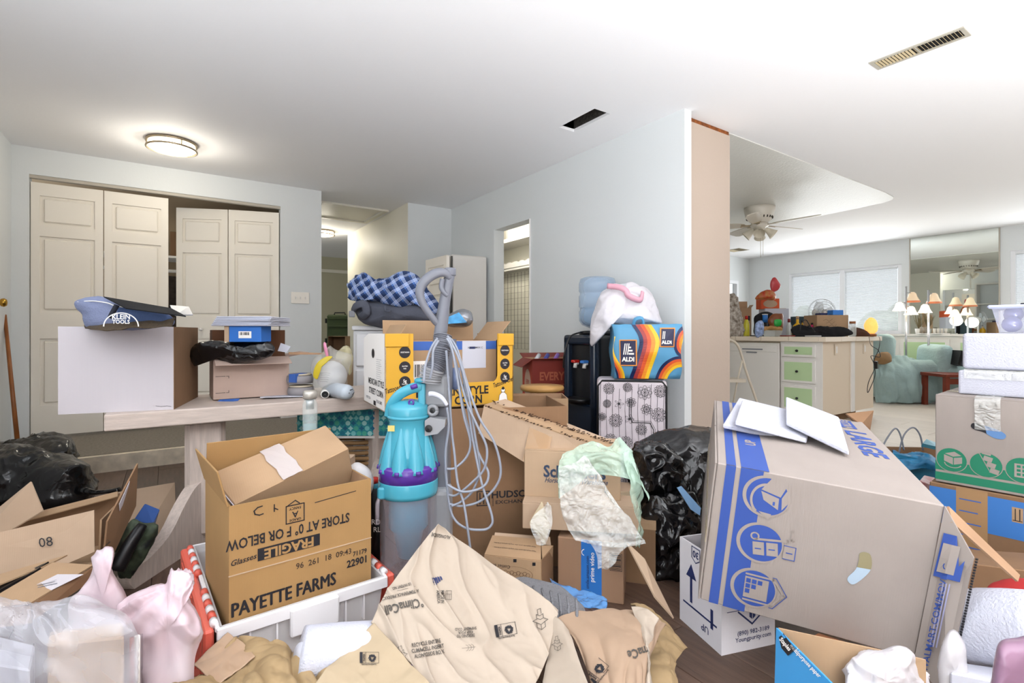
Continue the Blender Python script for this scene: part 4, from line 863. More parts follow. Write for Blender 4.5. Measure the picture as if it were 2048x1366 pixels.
slab_px('papers', 'white papers fanned under the right side of the pale carton', 'paper', [(520, 794, 2.45), (608, 792, 2.55), (612, 786, 2.75), (540, 790, 2.7)], 2.5, .004, m_paperw)
# --- rolls and slippers
for k, (u, v, lb) in enumerate(((602, 790, 'lower grey round roll beside the pale carton'), (600, 767, 'upper round roll wrapped in blue tape beside the pale carton'))):
    c = P(u, v, 2.62); t = thing('tape_roll', lb, 'roll', c, 0, 'rolls beside the pale carton')
    lathe('roll', [(.02, 0), (.062, .003), (.066, .02), (.062, .042), (.02, .045)], M('grey rubber', '#918d90', .7), t, 28)
    lathe('top_ring', [(.02, .045), (.058, .045), (.055, .052), (.022, .052)], M('beige ring', '#c9bda8', .6), t, 24)
    if k: 
        m4 = Matrix.Rotation(YAW-.3, 4, 'Z'); box('blue_tape', (-.01, -.069, .012), (.03, .02, .054), m_blue, t, M4=m4)
# --- clear bag with white balls
t = thing('plastic_bag', 'clear knotted plastic bag holding a white ball on the trestle table', 'bag', (0, 0, 0))
bm = bmesh.new(); bmesh.ops.create_uvsphere(bm, u_segments=28, v_segments=18, radius=.078)
for v in bm.verts: v.co += P(663, 752, 2.62)
bl = bm_link('ball', bm, M('white ball', '#d9dbe0', .45), t, True)
m_film = M('clear film', '#e6e3da', .15, alpha=.28, spec=.8); m_filmw = M('milky film', '#e4e1e4', .25, alpha=.55, spec=.7)
puff('film', [(628, 760), (630, 725), (645, 712), (652, 700), (660, 692), (668, 700), (690, 706), (700, 715), (692, 745), (692, 770), (675, 788), (645, 786), (633, 776)], 2.62, .1, m_film, t, 80, 14, .02, 10, 7, k=.5)
puff('yellow_label', [(628, 750), (634, 728), (650, 715), (664, 714), (655, 724), (640, 738), (636, 756)], 2.52, .006, M('yellow film', '#c7b02a', .3), t, 40, 6, .004, 10, 7)
puff('pink_tie', [(647, 690), (651, 686), (655, 700), (657, 712), (652, 712)], 2.53, .006, M('pink film', '#d68aa8', .35), t, 30, 5, .003, 10, 7)
FB = fm(P(652, 754, 2.53), RGT, (0, 0, 1)); 
for i in range(5): put_polys(t, stroke([(-.03+.004*(i % 2), .02-i*.011), (.0, .021-i*.011), (.02-.003*i, .019-i*.011)], .0018), FB, m_greypl, 'printed_mark')
o = puff('crumpled_film', [(675, 715), (690, 692), (702, 700), (704, 720), (700, 745), (690, 735), (684, 720)], 2.75, .05, M('yellow film clear', '#d8cfa8', .2, alpha=.6), None, 40, 8, .02, 14, 7); tag(o, 'crumpled yellowish clear film behind the bagged ball', 'bag')
a = P(650, 800, 2.50); b = P(652, 765, 2.72)
t = thing('tube', 'short white tube with a black open end lying on the table', 'tube', a); ax = (b-a); ax.z = 0; m4 = ax.to_track_quat('Z', 'Y').to_matrix().to_4x4()
z0 = TT+.021-a.z; lathe('barrel', [(.018, 0), (.020, .002), (.021, .01), (.021, .2)], m_white, t, 20, M4=Matrix.Translation((0, 0, z0)) @ m4); lathe('mouth', [(.016, -.002), (.001, -.0015)], m_blackp, t, 16, M4=Matrix.Translation((0, 0, z0)) @ m4, cap=False)
t = thing('spray_can', 'white bottle lying with its round blue-marked end towards the room', 'bottle', P(697, 783, 2.45)); a = P(697, 783, 2.45); z0 = TT+.037-a.z
m4 = Matrix.Translation((0, 0, z0)) @ Vector((-.2, 1, 0.0)).to_track_quat('Z', 'Y').to_matrix().to_4x4()
lathe('body', [(.001, -.012), (.02, -.008), (.032, .002), (.037, .015), (.037, .2)], M('pale blue white', '#c3ccd6', .35), t, 24, M4=m4)
put_polys(t, stroke([(-.018, .003), (-.004, -.002)], .005)+stroke([(.002, .012), (.012, .016)], .004)+stroke([(.014, -.01), (.02, .0)], .003), Matrix.Translation((0, 0, z0)) @ fm(Vector((0.002, -.0145, 0)), RGT, (0, 0, 1)), m_black)
# --- glass bottle behind the parcel
t = thing('glass_bottle', 'clear glass water bottle with a steel cap and strainer in front of the table', 'bottle', P(620, 862, 1.95)); s_ = 1.95/F_PX
mgl = M('clear glass', '#dfe8e6', .04, alpha=.3, spec=.9)
lathe('glass', [(.026, -.12), (.027, -.11), (.027, .105), (.022, .115), (.022, .125)], mgl, t, 24); lathe('cap', [(.024, .125), (.026, .128), (.026, .15), (.022, .156), (.001, .156)], M('cap grey', '#b9b4ac', .3, metal=.5), t, 24)
lathe('strainer', [(.015, .085), (.015, .125)], m_steel, t, 16); lathe('water', [(.024, -.115), (.024, .03), (.001, .03)], M('water blue', '#9fc0c4', .1, alpha=.5), t, 20)
q = P(620, 862, 1.95); t = thing('shoe_box', 'low brown carton under the glass bottle', 'box', (q.x-.1, q.y-.02, 0), YAW); box('body', (-.02, -.03, 0), (.2, .2, q.z-.122), m_cardd, t, bevel=.003); box('lid', (-.025, -.035, q.z-.16), (.205, .205, q.z-.1215), m_cardl, t, bevel=.002)
# --- teal patterned basket under the table
m_tbase = M('teal print', '#2f9aa5', .6)
q = P(668, 872, 2.72); t = thing('gift_bag', 'teal patterned paper carrier bag under the trestle table', 'bag', (q.x, q.y, q.z), YAW)
box('body', (-.2, 0, 0), (.36, .12, .22), m_tbase, t, bevel=.004); box('base_band', (-.202, -.002, -.012), (.362, .122, .0), m_white, t)
rg = random.Random(4); cols = [M('tp%d' % i, c, .6) for i, c in enumerate(('#7fd0cf', '#1f7f95', '#4fb8a0', '#a9dfdb', '#1a6a8c'))]
pls = [[] for _ in cols]
for i in range(19):
    for j in range(8):
        cx_, cy_ = -.19+i*.0295+(j % 2)*.0147, .014+j*.0275; k = rg.randrange(5); r = .0155
        pl = [(cx_+r*math.cos(a), cy_+r*math.sin(a)) if n_ % 2 == 0 else (cx_+r*.55*math.cos(a), cy_+r*.55*math.sin(a)) for n_, a in enumerate([q_*PI/4 for q_ in range(8)])]
        pls[k].append(pl if rg.random() < .5 else circ(cx_, cy_, r*.85, 10))
for k, c in enumerate(cols): put_polys(t, pls[k], fm((0, -.001-.0002*k, 0), (1, 0, 0), (0, 0, 1)), c, 'printed_pattern')['kind'] = 'stuff'
t = thing('wicker_basket', 'tan wicker basket on the floor under the teal bag', 'basket', (q.x, q.y+.05, 0), YAW)
mwk = M('wicker', '#9a7750', .8)
for k in range(12):
    z = .03+k*(q.z-.05)/12; bm = bmesh.new(); pts = []
    for i in range(65): a = i/64*2*PI; r = 1+.03*math.sin(a*16+k*PI); pts.append((.07+.25*r*math.cos(a), .14+.13*r*math.sin(a), z))
    tube_bm(bm, pts, .011, 6); bm_link('weave_band', bm, mwk, t, True)
# dark bag beside vacuum
o = puff('black_tote', [(737, 975), (752, 962), (765, 990), (770, 1080), (765, 1150), (745, 1160), (736, 1080)], 1.68, .08, M('black tote cloth', '#16181c', .6, bump=.3, bscale=20), None, 60, 10, .012, 8, 5); tag(o, 'black printed tote bag squeezed between carton and vacuum cleaner', 'bag')
FB = fm(P(752, 1052, 1.585), RGT, (0, 0, 1)); x = put_text(o, 'RD', FB, 0, .012, .022, m_white_ink, name='printed_lettering'); put_text(o, 'RL', FB, .003, -.012, .022, m_white_ink)
q = P(748, 975, 1.66); t = thing('teal_cup', 'small teal bottle with a red top behind the vacuum cleaner', 'bottle', (q.x, q.y, q.z-.03)); lathe('body', [(.02, 0), (.022, .045)], M('teal dark', '#2c7f94', .4), t, 14); lathe('cap', [(.014, .045), (.014, .062)], MC['red plastic'], t, 12)
o = puff('white_pouch', [(686, 985), (694, 950), (708, 930), (725, 932), (740, 950), (742, 975), (730, 1010), (700, 1015)], 1.6, .05, m_filmw if 0 else M('white film', '#dcdadd', .4), None, 60, 10, .014, 9, 5); tag(o, 'white plastic pouch behind the printed farm carton', 'bag')
# ================================================================ CORN TRAY AND THINGS BEHIND
cd = (.60, .393, .323); co = (.736, 2.003, TT); crz = -5.8
m_yel = M('yellow print', '#d3a030', .65); 
t = thing('display_tray', 'yellow and white cut-out produce tray with lettering on the table', 'box', co, R3(0, 0, crz)); w, d, h = cd
bm = bmesh.new(); m4 = fm((0, 0, 0), (1, 0, 0), (0, 0, 1))
cut = [(0, 0), (w, 0), (w, h), (w-.082, h), (w-.082, .13), (w-.088, .115), (w-.1, .105), (.14, .105), (.125, .12), (.12, .14), (.12, h), (0, h)]
prism('front_panel', cut, -.005, 0, m_yel, t, m4)
prism('back_panel', [(0, 0), (w, 0), (w, .12), (0, .12)], -d, -d+.005, m_card, t, m4)
ms = fm((0, d, 0), (0, -1, 0), (0, 0, 1))
prism('side_panel', [(0, 0), (d, 0), (d, h), (.1, h), (.0, h-.02)], -.005, 0, m_white_ink, t, ms)
prism('side_panel', [(0, 0), (d, 0), (d, h), (0, h)], -.005, 0, m_card, t, fm((w-.005, d, 0), (0, -1, 0), (0, 0, 1)))
box('base_panel', (0, 0, 0), (w, d, .005), m_card, t)
for x0, x1 in ((0.0, .1), (w-.08, w)): box('top_tab', (x0, -.006, h-.055), (x1, .0, h), m_yel, t, bevel=.002)
FF = face(cd, 'f', .0012)
for cx_ in (.088, w-.04):
    for k, tx in enumerate((('VEGETARIAN', ''), ('GLUTEN', 'FREE'), ('5g', 'PROTEIN'))):
        cy_ = .245-k*.062; put_polys(t, [circ(cx_-.005, cy_, .0245)], FF, M('disc ink', '#262329', .6), 'printed_disc')
        put_text(t, tx[0], FF, cx_-.005, cy_+(.004 if tx[1] else 0), .0075 if k < 2 else .018, m_white_ink, lift=.0006, bold=.02, sx=.85)
        if tx[1]: put_text(t, tx[1], FF, cx_-.005, cy_-(.006 if k < 2 else .009), .007, m_white_ink, lift=.0006, bold=.02, sx=.85)
put_text(t, 'MEXICAN STYLE', FF, .30, .068, .05, m_black, bold=.03, sx=.93); put_text(t, 'STREET CORN', FF, .29, .027, .05, m_black, bold=.03, sx=.93)
put_text(t, 'PLANT BASED ASADA', FF, .26, .095, .024, m_black, bold=.02)
put_text(t, 'Tattooed Chef', FF, w-.055, .098, .03, m_black, rot=16, shear=.3, sx=.6); put_text(t, 'Tattooed Chef', FF, .05, .098, .03, m_black, rot=16, shear=.3, sx=.6)
put_polys(t, [circ(w-.055, .062, .011), [(w-.078, .01), (w-.032, .01), (w-.036, .04), (w-.048, .052), (w-.062, .052), (w-.074, .04)]], FF, m_white_ink, 'printed_figure'); put_polys(t, ring(w-.055, .062, .011, .002)+stroke([(w-.078, .01), (w-.074, .04), (w-.062, .052), (w-.048, .052), (w-.036, .04), (w-.032, .01), (w-.078, .01)], .0015)+[circ(w-.055, .071, .007)], FF, m_black, 'printed_outline', .0005)
FL = face(cd, 'l', .0012)
put_polys(t, [circ(.19, .235, .026, 20, .021)], FL, m_black, 'hand_hole'); put_polys(t, [rect(.20, .008, .24, .028)], FL, m_black, 'hand_hole')
put_text(t, 'MEXICAN STYLE', FL, .24, .108, .038, m_black, sx=1.0); put_text(t, 'STREET CORN', FL, .24, .066, .038, m_black, sx=1.05)
for i in range(10): put_polys(t, [rect(.25, .13+i*.009, .34-.01*(i % 3), .1315+i*.009)], FL, m_greypl, 'small_print')
put_text(t, 'KEEP COLD', FL, .1, .03, .016, m_greypl); put_text(t, 'NON-GMO', FL, .3, .03, .02, m_greypl)
# brown box in the tray
w, d, h = .475, .26, .285
t = carton('carton', 'brown carton with blue tape and a shipping label inside the yellow tray', (w, d, h), (co[0]+.085, co[1]+.075, TT+.007), (0, 0, crz), m_card, m_cardi, {'b': 95, 'l': 60, 'r': 130}, lens={'b': .095, 'l': .08, 'r': .12})
F2 = face((w, d, h), 'f'); put_polys(t, [rect(0, h-.043, w, h-.004)], F2, m_blue, 'blue_tape'); put_polys(t, [rect(.03, .11, .135, .195)], F2, m_white_ink, 'barcode_label'); put_polys(t, barcode(.037, .125, .09, .055, 22, 9), F2, m_black, 'barcode', .0006)
put_polys(t, [rect(.30, .155, .42, h-.003)], F2, m_paperw, 'shipping_label', .0008); put_text(t, 'XFU2   MXX C', F2, .365, h-.035, .012, m_black, lift=.0014); put_polys(t, [rect(.335, h-.04, .365, h-.03)], F2, m_navy, lift=.0014)
put_polys(t, xf(stroke([(0, 0), (0, .05)], .008)+[[(-.012, .04), (.012, .04), (0, .062)]], 1, .20, .02), F2, m_black, 'printed_arrow')
q = P(925, 640, 2.45); o = puff('snack_bag', [(892, 642), (900, 630), (922, 620), (940, 626), (944, 642), (930, 652), (895, 650)], 2.5, .06, M('silver foil', '#8f9298', .25, metal=.7), None, 50, 8, .01, 12, 3); tag(o, 'silver foil bag with a blue label behind the brown carton', 'bag')
slab_px('snack_card', 'blue and yellow packet leaning on the silver bag', 'packet', [(893, 648, 2.42), (897, 634, 2.42), (918, 625, 2.42), (934, 645, 2.42)], 2.4, .006, M('packet blue', '#3f93c9', .4, var=.5, vscale=25))
# white plastic drawer tower with duffel and plaid blanket
q = W((706-CX)*3.25/F_PX, 3.25); t = thing('drawer_tower', 'white plastic drawer tower standing behind the trestle table', 'drawers', (q.x, q.y, 0), R3(0, 0, -22)); m_wp = M('white plastic', '#d2d2d4', .35)
box('body', (0, .01, 0), (.52, .40, .97), m_wp, t, bevel=.01, seg=2); box('top_lid', (-.008, -.01, .97), (.53, .41, 1.0), m_wp, t, bevel=.01, seg=2)
for k in range(4): dd = box('drawer', (.015, -.008, .03+k*.235), (.505, .012, .25+k*.235), m_wp, t, bevel=.01); box('handle', (.12, -.018, .205+k*.235), (.40, -.006, .225+k*.235), m_wp, dd, bevel=.004)
m_duf = M('charcoal canvas', '#4f525e', .85, bump=.3, bscale=60, var=.15)
t = thing('duffel_bag', 'charcoal duffel bag lying on the white drawer tower', 'bag', (0, 0, 0))
puff('bag_body', [(710, 618), (718, 606), (760, 604), (820, 606), (868, 608), (874, 625), (868, 645), (800, 650), (740, 650), (722, 640)], 3.27, .16, m_duf, t, 100, 14, .02, 5, 4, k=.4)
tube('strap', [P(706, 622, 3.17), P(712, 612, 3.13), P(728, 608, 3.11), P(733, 625, 3.11), P(722, 634, 3.15)], .012, m_duf, t, 8, 6, 2.2); tube('strap', [P(770, 612, 3.09), P(772, 622, 3.08), P(781, 622, 3.08)], .007, m_duf, t, 6, 3); box('buckle', tuple(P(703, 628, 3.14)-Vector((.015, .01, .02))), tuple(P(703, 628, 3.14)+Vector((.02, .01, .02))), m_greypl, t, bevel=.004)
o = puff('plaid_blanket', [(703, 590), (702, 572), (712, 560), (728, 548), (738, 552), (742, 560), (770, 562), (800, 552), (830, 556), (848, 575), (866, 592), (876, 610), (872, 630), (855, 622), (830, 612), (800, 618), (760, 606), (725, 603), (708, 598)], 3.25, .17, M('plaid cloth', '#4f72b4', .95, kind='plaid'), None, 180, 28, .02, 6, 6, k=.42, uvs=True, rad=.022, rk=2.6, knot=(735, 560, 3.2)); tag(o, 'crumpled blue and white plaid blanket piled on the charcoal duffel', 'blanket')
# --- tall brown carton with lettering (behind the cords)
q = P(888, 1120, 2.06); w, d, h = .50, .36, .655
t = carton('carton', 'tall dark brown carton with an upright block logo behind the vacuum cords', (w, d, h), (.904, 1.80, 0), (0, 0, -25), m_cardd, m_cardd, {})
FH = face((w, d, h), 'f')
put_text(t, 'HUDSON', FH, .275, .305, .038, m_black, bold=.03, sx=1.1); put_text(t, 'EXCHANGE', FH, .275, .275, .020, m_black, sx=1.35)
put_polys(t, xf(stroke([(.14, .285), (.14, .36), (.205, .36), (.205, .285), (.14, .285)], .005)+stroke([(.155, .295), (.155, .35)], .006)+stroke([(.175, .295), (.175, .35)], .006)+stroke([(.155, .322), (.19, .322)], .005)+stroke([(.19, .295), (.19, .35)], .005)+stroke([(.225, .28), (.225, .37)], .003), .75, .025, .052), FH, m_black, 'printed_logo')
# folded flap assembly crossing to the lower boxes
def plank_px(name, parent, corners, th, mat):
    o = slab_px(name, None, None, corners, 2, th, mat)
    if parent: reroot(parent, o)
    return o
t2 = thing('open_carton', 'long carton with raised torn flaps sloping down behind the lettered mail carton', 'box', (0, 0, 0))
for nm, cr_, m_ in (('front_panel', [(957, 866, 1.97), (968, 812, 1.97), (1120, 868, 1.95), (1240, 905, 1.92), (1240, 960, 1.92), (1050, 925, 1.95)], m_cardl), ('flap', [(968, 812, 1.985), (985, 806, 2.08), (1120, 855, 2.05), (1240, 893, 1.98), (1240, 905, 1.9), (1120, 868, 1.96)], m_card), ('flap', [(985, 806, 2.09), (1010, 800, 2.2), (1120, 850, 2.16), (1235, 888, 2.08), (1240, 893, 1.99), (1120, 855, 2.06)], m_cardl)):
    plank_px(nm, t2, cr_, .005, m_)
def edge_marks(parent, u0, v0, d0, u1, v1, d1, n, seed, h=3):
    rg = random.Random(seed); bm = bmesh.new()
    for i in range(n):
        a = rg.random(); p = P(u0+(u1-u0)*a, v0+(v1-v0)*a-rg.random()*h, d0+(d1-d0)*a-.01); add_box(bm, p-Vector((.004, .001, .0015)), p+Vector((.004, .001, .0015)))
    o = bm_link('flute_marks', bm, M('dark flute', '#3d2a1c', .9)); o['kind'] = 'stuff'; reroot(parent, o)
edge_marks(t2, 985, 806, 2.07, 1240, 893, 1.97, 110, 3, 5); edge_marks(t2, 968, 812, 1.98, 1180, 888, 1.92, 50, 4, 4)
tp = slab_px('tape', None, None, [(1060, 850, 1.955), (1105, 866, 1.95), (1092, 935, 1.92), (1045, 922, 1.93)], 1.9, .0006, M('tan tape', '#a5835f', .25)); reroot(t2, tp)
# --- box behind with open top
q = P(1022, 865, 2.72)
t = carton('carton', 'open plain brown carton just in front of the wooden stool', (.31, .24, .60), (q.x, q.y, 0), (0, 0, -32), m_card, m_cardi, {})
# --- stool
q = W((1084-CX)*3.3/F_PX, 3.3); t = thing('wooden_stool', 'round topped light wooden stool behind the open brown carton', 'stool', (q.x, q.y, 0), YAW); m_oak = M('light oak', '#c99a5c', .4, var=.12, vscale=8)
lathe('seat', [(.125, .575), (.14, .583), (.145, .597), (.138, .61), (.001, .614)], m_oak, t, 36)
for k in range(4): a = PI/4+k*PI/2; tube('leg', [(math.cos(a)*.08, math.sin(a)*.08, .58), (math.cos(a)*.17, math.sin(a)*.17, 0)], .018, m_oak, t, 12)
for k in range(4): a = PI/4+k*PI/2; b = a+PI/2; r = .14; tube('rung', [(math.cos(a)*r, math.sin(a)*r, .2+.03*(k % 2)), (math.cos(b)*r, math.sin(b)*r, .2+.03*(k % 2))], .009, m_oak, t, 8)
# --- meal kit box
w, d, h = .40, .30, .34; q = P(1072, 795, 3.7); zb = .42
m_dred = M('dark red print', '#7a2418', .6, kind='card'); 
t = carton('carton', 'dark red meal kit carton with open flaps beside the water cooler', (w, d, h), (q.x-.02, q.y+.02, zb), (0, 0, -22), m_dred, m_cardi, {'l': 215, 'f': 170, 'r': 120, 'b': 165}, lens={'l': .10, 'f': .04, 'r': .06, 'b': .12})
FE = face((w, d, h), 'f'); put_text(t, 'EVERY', FE, .15, .21, .085, M('pale red ink', '#a4553a', .6), bold=.03, sx=.8); put_text(t, 'PLATE', FE, .15, .12, .085, MC['pale red ink'], bold=.03, sx=.8)
FE = face((w, d, h), 'l'); put_polys(t, [rect(0, 0, d, h)], FE, m_red, 'red_panel'); put_polys(t, [circ(.17, .13, .10, 30, .13)], FE, M('beige ink', '#c8a58e', .6), 'badge', .001); put_text(t, 'EVERY', FE, .17, .16, .05, m_red, lift=.0018, bold=.02, sx=.7); put_text(t, 'PLATE', FE, .17, .115, .05, m_red, lift=.0018, bold=.02, sx=.7)
for k, (x, c, lb) in enumerate(((.12, '#4b4fa0', 'blue bottle lying in the red meal kit carton'), (.2, '#8a63b8', 'purple stick poking out of the red meal kit carton'), (.05, '#d0d3d8', 'white packet at the left in the red meal kit carton'))):
    p = Matrix.Translation((q.x-.02, q.y+.02, zb)) @ Matrix.Rotation(math.radians(-22), 4, 'Z') @ Vector((x, .1, h-.02)); o = tube('packet', [p, p+Vector((.06, .03, .045))], .016, M('pk'+c, c, .4), None, 12); tag(o, lb, 'packet')
t = thing('storage_tote', 'dark tote box hidden under the red meal kit carton', 'box', (q.x-.02, q.y+.02, 0), R3(0, 0, -22)); box('body', (.01, .01, 0), (w-.01, d-.01, zb-.01), m_cardd, t, bevel=.01); box('lid', (0, 0, zb-.03), (w, d, zb-.001), m_card, t, bevel=.004)
# ================================================================ WATER COOLER
c = Vector((2.535, 2.635, 0)); t = thing('water_cooler', 'black floor standing water cooler against the middle wall', 'water cooler', (c.x, c.y, 0), R3(0, 0, -88)); m_cool = M('cooler black', '#101218', .28)
m_coolb = M('cooler front sheen', '#1a2535', .25)
# front faces -y in local
bm = bmesh.new(); add_box(bm, (-.155, -.15, 0), (.155, .17, .94), bevel=.03, seg=4); bm_link('body', bm, m_cool, t, True)
box('side_rail', (-.155, -.19, .0), (-.10, -.13, .93), m_coolb, t, bevel=.02, seg=3); box('side_rail', (.10, -.19, .0), (.155, -.13, .93), m_coolb, t, bevel=.02, seg=3)
box('top_panel', (-.155, -.19, .87), (.155, -.13, .94), m_coolb, t, bevel=.02, seg=3); box('lower_panel', (-.155, -.19, 0), (.155, -.13, .47), m_coolb, t, bevel=.02, seg=3)
lathe('drip_tray', [(.09, .47), (.095, .49), (.095, .50), (.088, .505)], m_blackp, t, 24, c=(0, -.17, 0)); lathe('collar', [(.13, .94), (.125, .965), (.09, .97)], m_cool, t, 30)
for x, m_ in ((-.045, MC['red plastic']), (.045, MC['light blue board'])): tp = tube('tap', [(x, -.13, .74), (x, -.17, .74), (x, -.175, .71)], .014, m_white, t, 10); box('lever', (x-.018, -.2, .745), (x+.018, -.14, .765), m_, tp, bevel=.005)
bt = thing('water_bottle', 'large blue five gallon water bottle upturned on the cooler', 'bottle', (c.x, c.y, .965))
mbt = M('blue bottle plastic', '#9dbcdc', .1, alpha=.42, spec=.8)
lathe('shell', [(.03, 0), (.05, .02), (.11, .045), (.13, .075), (.132, .14), (.124, .15), (.124, .165), (.132, .175), (.132, .25), (.124, .26), (.124, .275), (.132, .285), (.132, .34), (.12, .375), (.09, .385), (.02, .375), (.001, .37)], mbt, bt, 40, cap=False)
lathe('water', [(.02, .02), (.10, .05), (.122, .08), (.122, .17), (.001, .17)], M('water in bottle', '#a9c2da', .08, alpha=.45), bt, 32); tube('handle_well', [(0, -.126, .17), (0, -.11, .2), (0, -.11, .24), (0, -.126, .27)], .016, mbt, bt, 8)
tb = tube('power_cord', [P(1165, 664, 3.48), P(1142, 672, 3.38), P(1132, 695, 3.36), P(1128, 715, 3.36), P(1127, 735, 3.4)], .006, m_blackp, None, 8, 6); tag(tb, 'black cord looped from the top of the water cooler', 'cord')
# ================================================================ SUITCASE, SHOPPING BAG, WHITE BAG
m_case = M('cream canvas print', '#d3c9cf', .75); w, d, h = .41, .24, .675
sc0 = W((1194-CX)*3.05/F_PX, 3.05); t = thing('suitcase', 'cream suitcase printed with black outlined flowers by the middle wall', 'suitcase', (sc0.x, sc0.y, 0), R3(0, 0, -44))
box('shell', (0, 0, .03), (w, d, h), m_case, t, bevel=.025, seg=3, smooth=False)
for y in (-.004, d-.01): 
    pts = [(.03, y, .03), (w-.03, y, .03), (w-.005, y, .06), (w-.005, y, h-.04), (w-.03, y, h-.008), (.03, y, h-.008), (.005, y, h-.04), (.005, y, .06)]; tube('piping', [Vector(p)+Vector((0, .006, 0)) for p in pts]+[Vector(pts[0])+Vector((0, .006, 0))], .006, m_blackp, t, 8)
tube('carry_handle', [(.13, d/2, h), (.14, d/2, h+.02), (.27, d/2, h+.02), (.28, d/2, h)], .012, m_blackp, t, 8, 3)
for x in (.04, w-.04): lathe('wheel', [(.028, -.012), (.028, .012)], m_blackp, t, 16, M4=Matrix.Translation((x, d-.04, .028)) @ Matrix.Rotation(PI/2, 4, 'Y'))
FS_ = face((w, d, h), 'f', .003); rg = random.Random(11)
def flower(x, y, r, kind):
    out = []
    n_ = (12, 8, 5)[kind]
    if kind < 2:
        out += ring(x, y, r*.5, .0028, 16); out += ring(x, y, r*.28, .0024, 12)
        for k in range(n_): a = k*2*PI/n_; out += ring(x+r*.76*math.cos(a), y+r*.76*math.sin(a), r*(.2 if kind == 0 else .27), .0024, 8)
        out.append(circ(x, y, r*.12, 8))
    else:
        for k in range(n_):
            a = k*2*PI/n_; out += [[(x0*math.cos(a)-y0*math.sin(a)+x, x0*math.sin(a)+y0*math.cos(a)+y) for x0, y0 in pl] for pl in ring(r*.55, 0, r*.42, .0026, 10, .5)]
        out.append(circ(x, y, r*.16, 8))
    return out
pl = []
spots = [(.07, .62, .036, 0), (.18, .63, .03, 0), (.28, .60, .042, 1), (.37, .61, .04, 0), (.13, .53, .03, 2), (.29, .50, .033, 1), (.06, .53, .026, 0), (.2, .54, .03, 1), (.11, .43, .042, 0), (.19, .44, .03, 2), (.36, .47, .045, 0), (.26, .38, .035, 0), (.03, .45, .025, 1), (.08, .31, .042, 0), (.17, .30, .04, 0), (.35, .35, .03, 2), (.3, .26, .045, 1), (.03, .22, .03, 1), (.12, .19, .035, 2), (.22, .17, .042, 0), (.37, .2, .04, 0), (.07, .1, .035, 0), (.3, .1, .035, 2), (.17, .07, .03, 1)]
for s_ in spots: pl += flower(*s_)
for k in range(11): x = .02+k*.037; pl += stroke([(x, .04+.02*(k % 3)), (x+.003, .3), (x-.003, .5), (x+.002, .65-.03*(k % 2))], .002)
pl += stroke([(.19, .56), (.19, .46), (.21, .42), (.31, .42), (.33, .38), (.33, .30)], .004)+stroke([(.2, .56), (.2, .465), (.215, .43), (.315, .43), (.34, .385), (.34, .30)], .002)
put_polys(t, pl, FS_, m_black, 'printed_flowers'); pl = []
for s_ in ((.07, .6, .035, 0), (.15, .55, .03, 2), (.06, .48, .035, 0), (.15, .44, .035, 1), (.08, .35, .035, 0), (.17, .32, .03, 0), (.1, .22, .035, 1), (.06, .12, .03, 0), (.17, .15, .03, 2)): pl += flower(*s_)
for k in range(5): pl += stroke([(.04+k*.04, .06), (.04+k*.04, .64)], .0013)
put_polys(t, pl, face((w, d, h), 'r', .003), m_black, 'printed_flowers')
# shopping bag
bagm = M('sky blue woven plastic', '#5b9cc4', .5); q = W((1228-CX)*3.02/F_PX, 3.02)
t = thing('shopping_bag', 'blue woven shopping bag with rainbow waves standing on the flowered suitcase', 'bag', (q.x, q.y, .682), R3(0, 0, -40)); w, d, h = .385, .2, .325
bm = bmesh.new(); add_box(bm, (0, 0, 0), (w, d, h)); bmesh.ops.subdivide_edges(bm, edges=bm.edges, cuts=10, use_grid_fill=True)
def bagdef(co):
    z = co.z/h; q_ = co.copy(); q_.x += (.5-co.x/w)*-.02*(z)+.006*math.sin(co.z*30); q_.y += .012*noise.noise(co*9)*1.5-(.03*math.sin(z*2.6) if co.y < d/2 else -.02*math.sin(z*2.6)); q_.z += .012*noise.noise(Vector((co.x*12, 0, 1)))*z; return q_
for v in bm.verts: v.co = bagdef(v.co)
bm_link('bag_body', bm, bagm, t, True)
def bag_poly(polys, mat, lift, name):
    bm = bmesh.new()
    for pl in polys:
        vs = []
        for x, z in pl: p = bagdef(Vector((min(max(x, .001), w-.001), 0, min(max(z, .001), h-.001)))); vs.append(bm.verts.new((p.x, p.y-lift, p.z)))
        bm.faces.new(vs)
    me = bpy.data.meshes.new(name); bm.to_mesh(me); bm.free(); link(name, me, mat, t)
def wave(fx, wd_): 
    out = []; n_ = 22
    for i in range(n_):
        z0, z1 = h*i/n_, h*(i+1)/n_; out.append([(fx(z0), z0), (fx(z0)+wd_, z0), (fx(z1)+wd_, z1), (fx(z1), z1)])
    return out
w1 = lambda z: .13+.028*math.sin((z/h)*5.2-1.6)-.05*(z/h-.5)*0
for k, c_ in enumerate(('#1d2a55', '#a33a3a', '#d5552c', '#e98f2b', '#f0c22f')): bag_poly(wave(lambda z, k=k: w1(z)+k*.022-(.012), .0225), M('rb'+c_, c_, .4), .003, 'printed_wave')
w2 = lambda z: -.03+.035*math.sin((z/h)*4+2.2)
for k, c_ in enumerate(('#f0c22f', '#e98f2b', '#d5552c', '#1d2a55')): bag_poly([p for p in wave(lambda z, k=k: w2(z)+.035+k*.012*-1+.02, .012) if p[0][1] < h*.75], MC['rb'+c_], .0032, 'printed_wave')
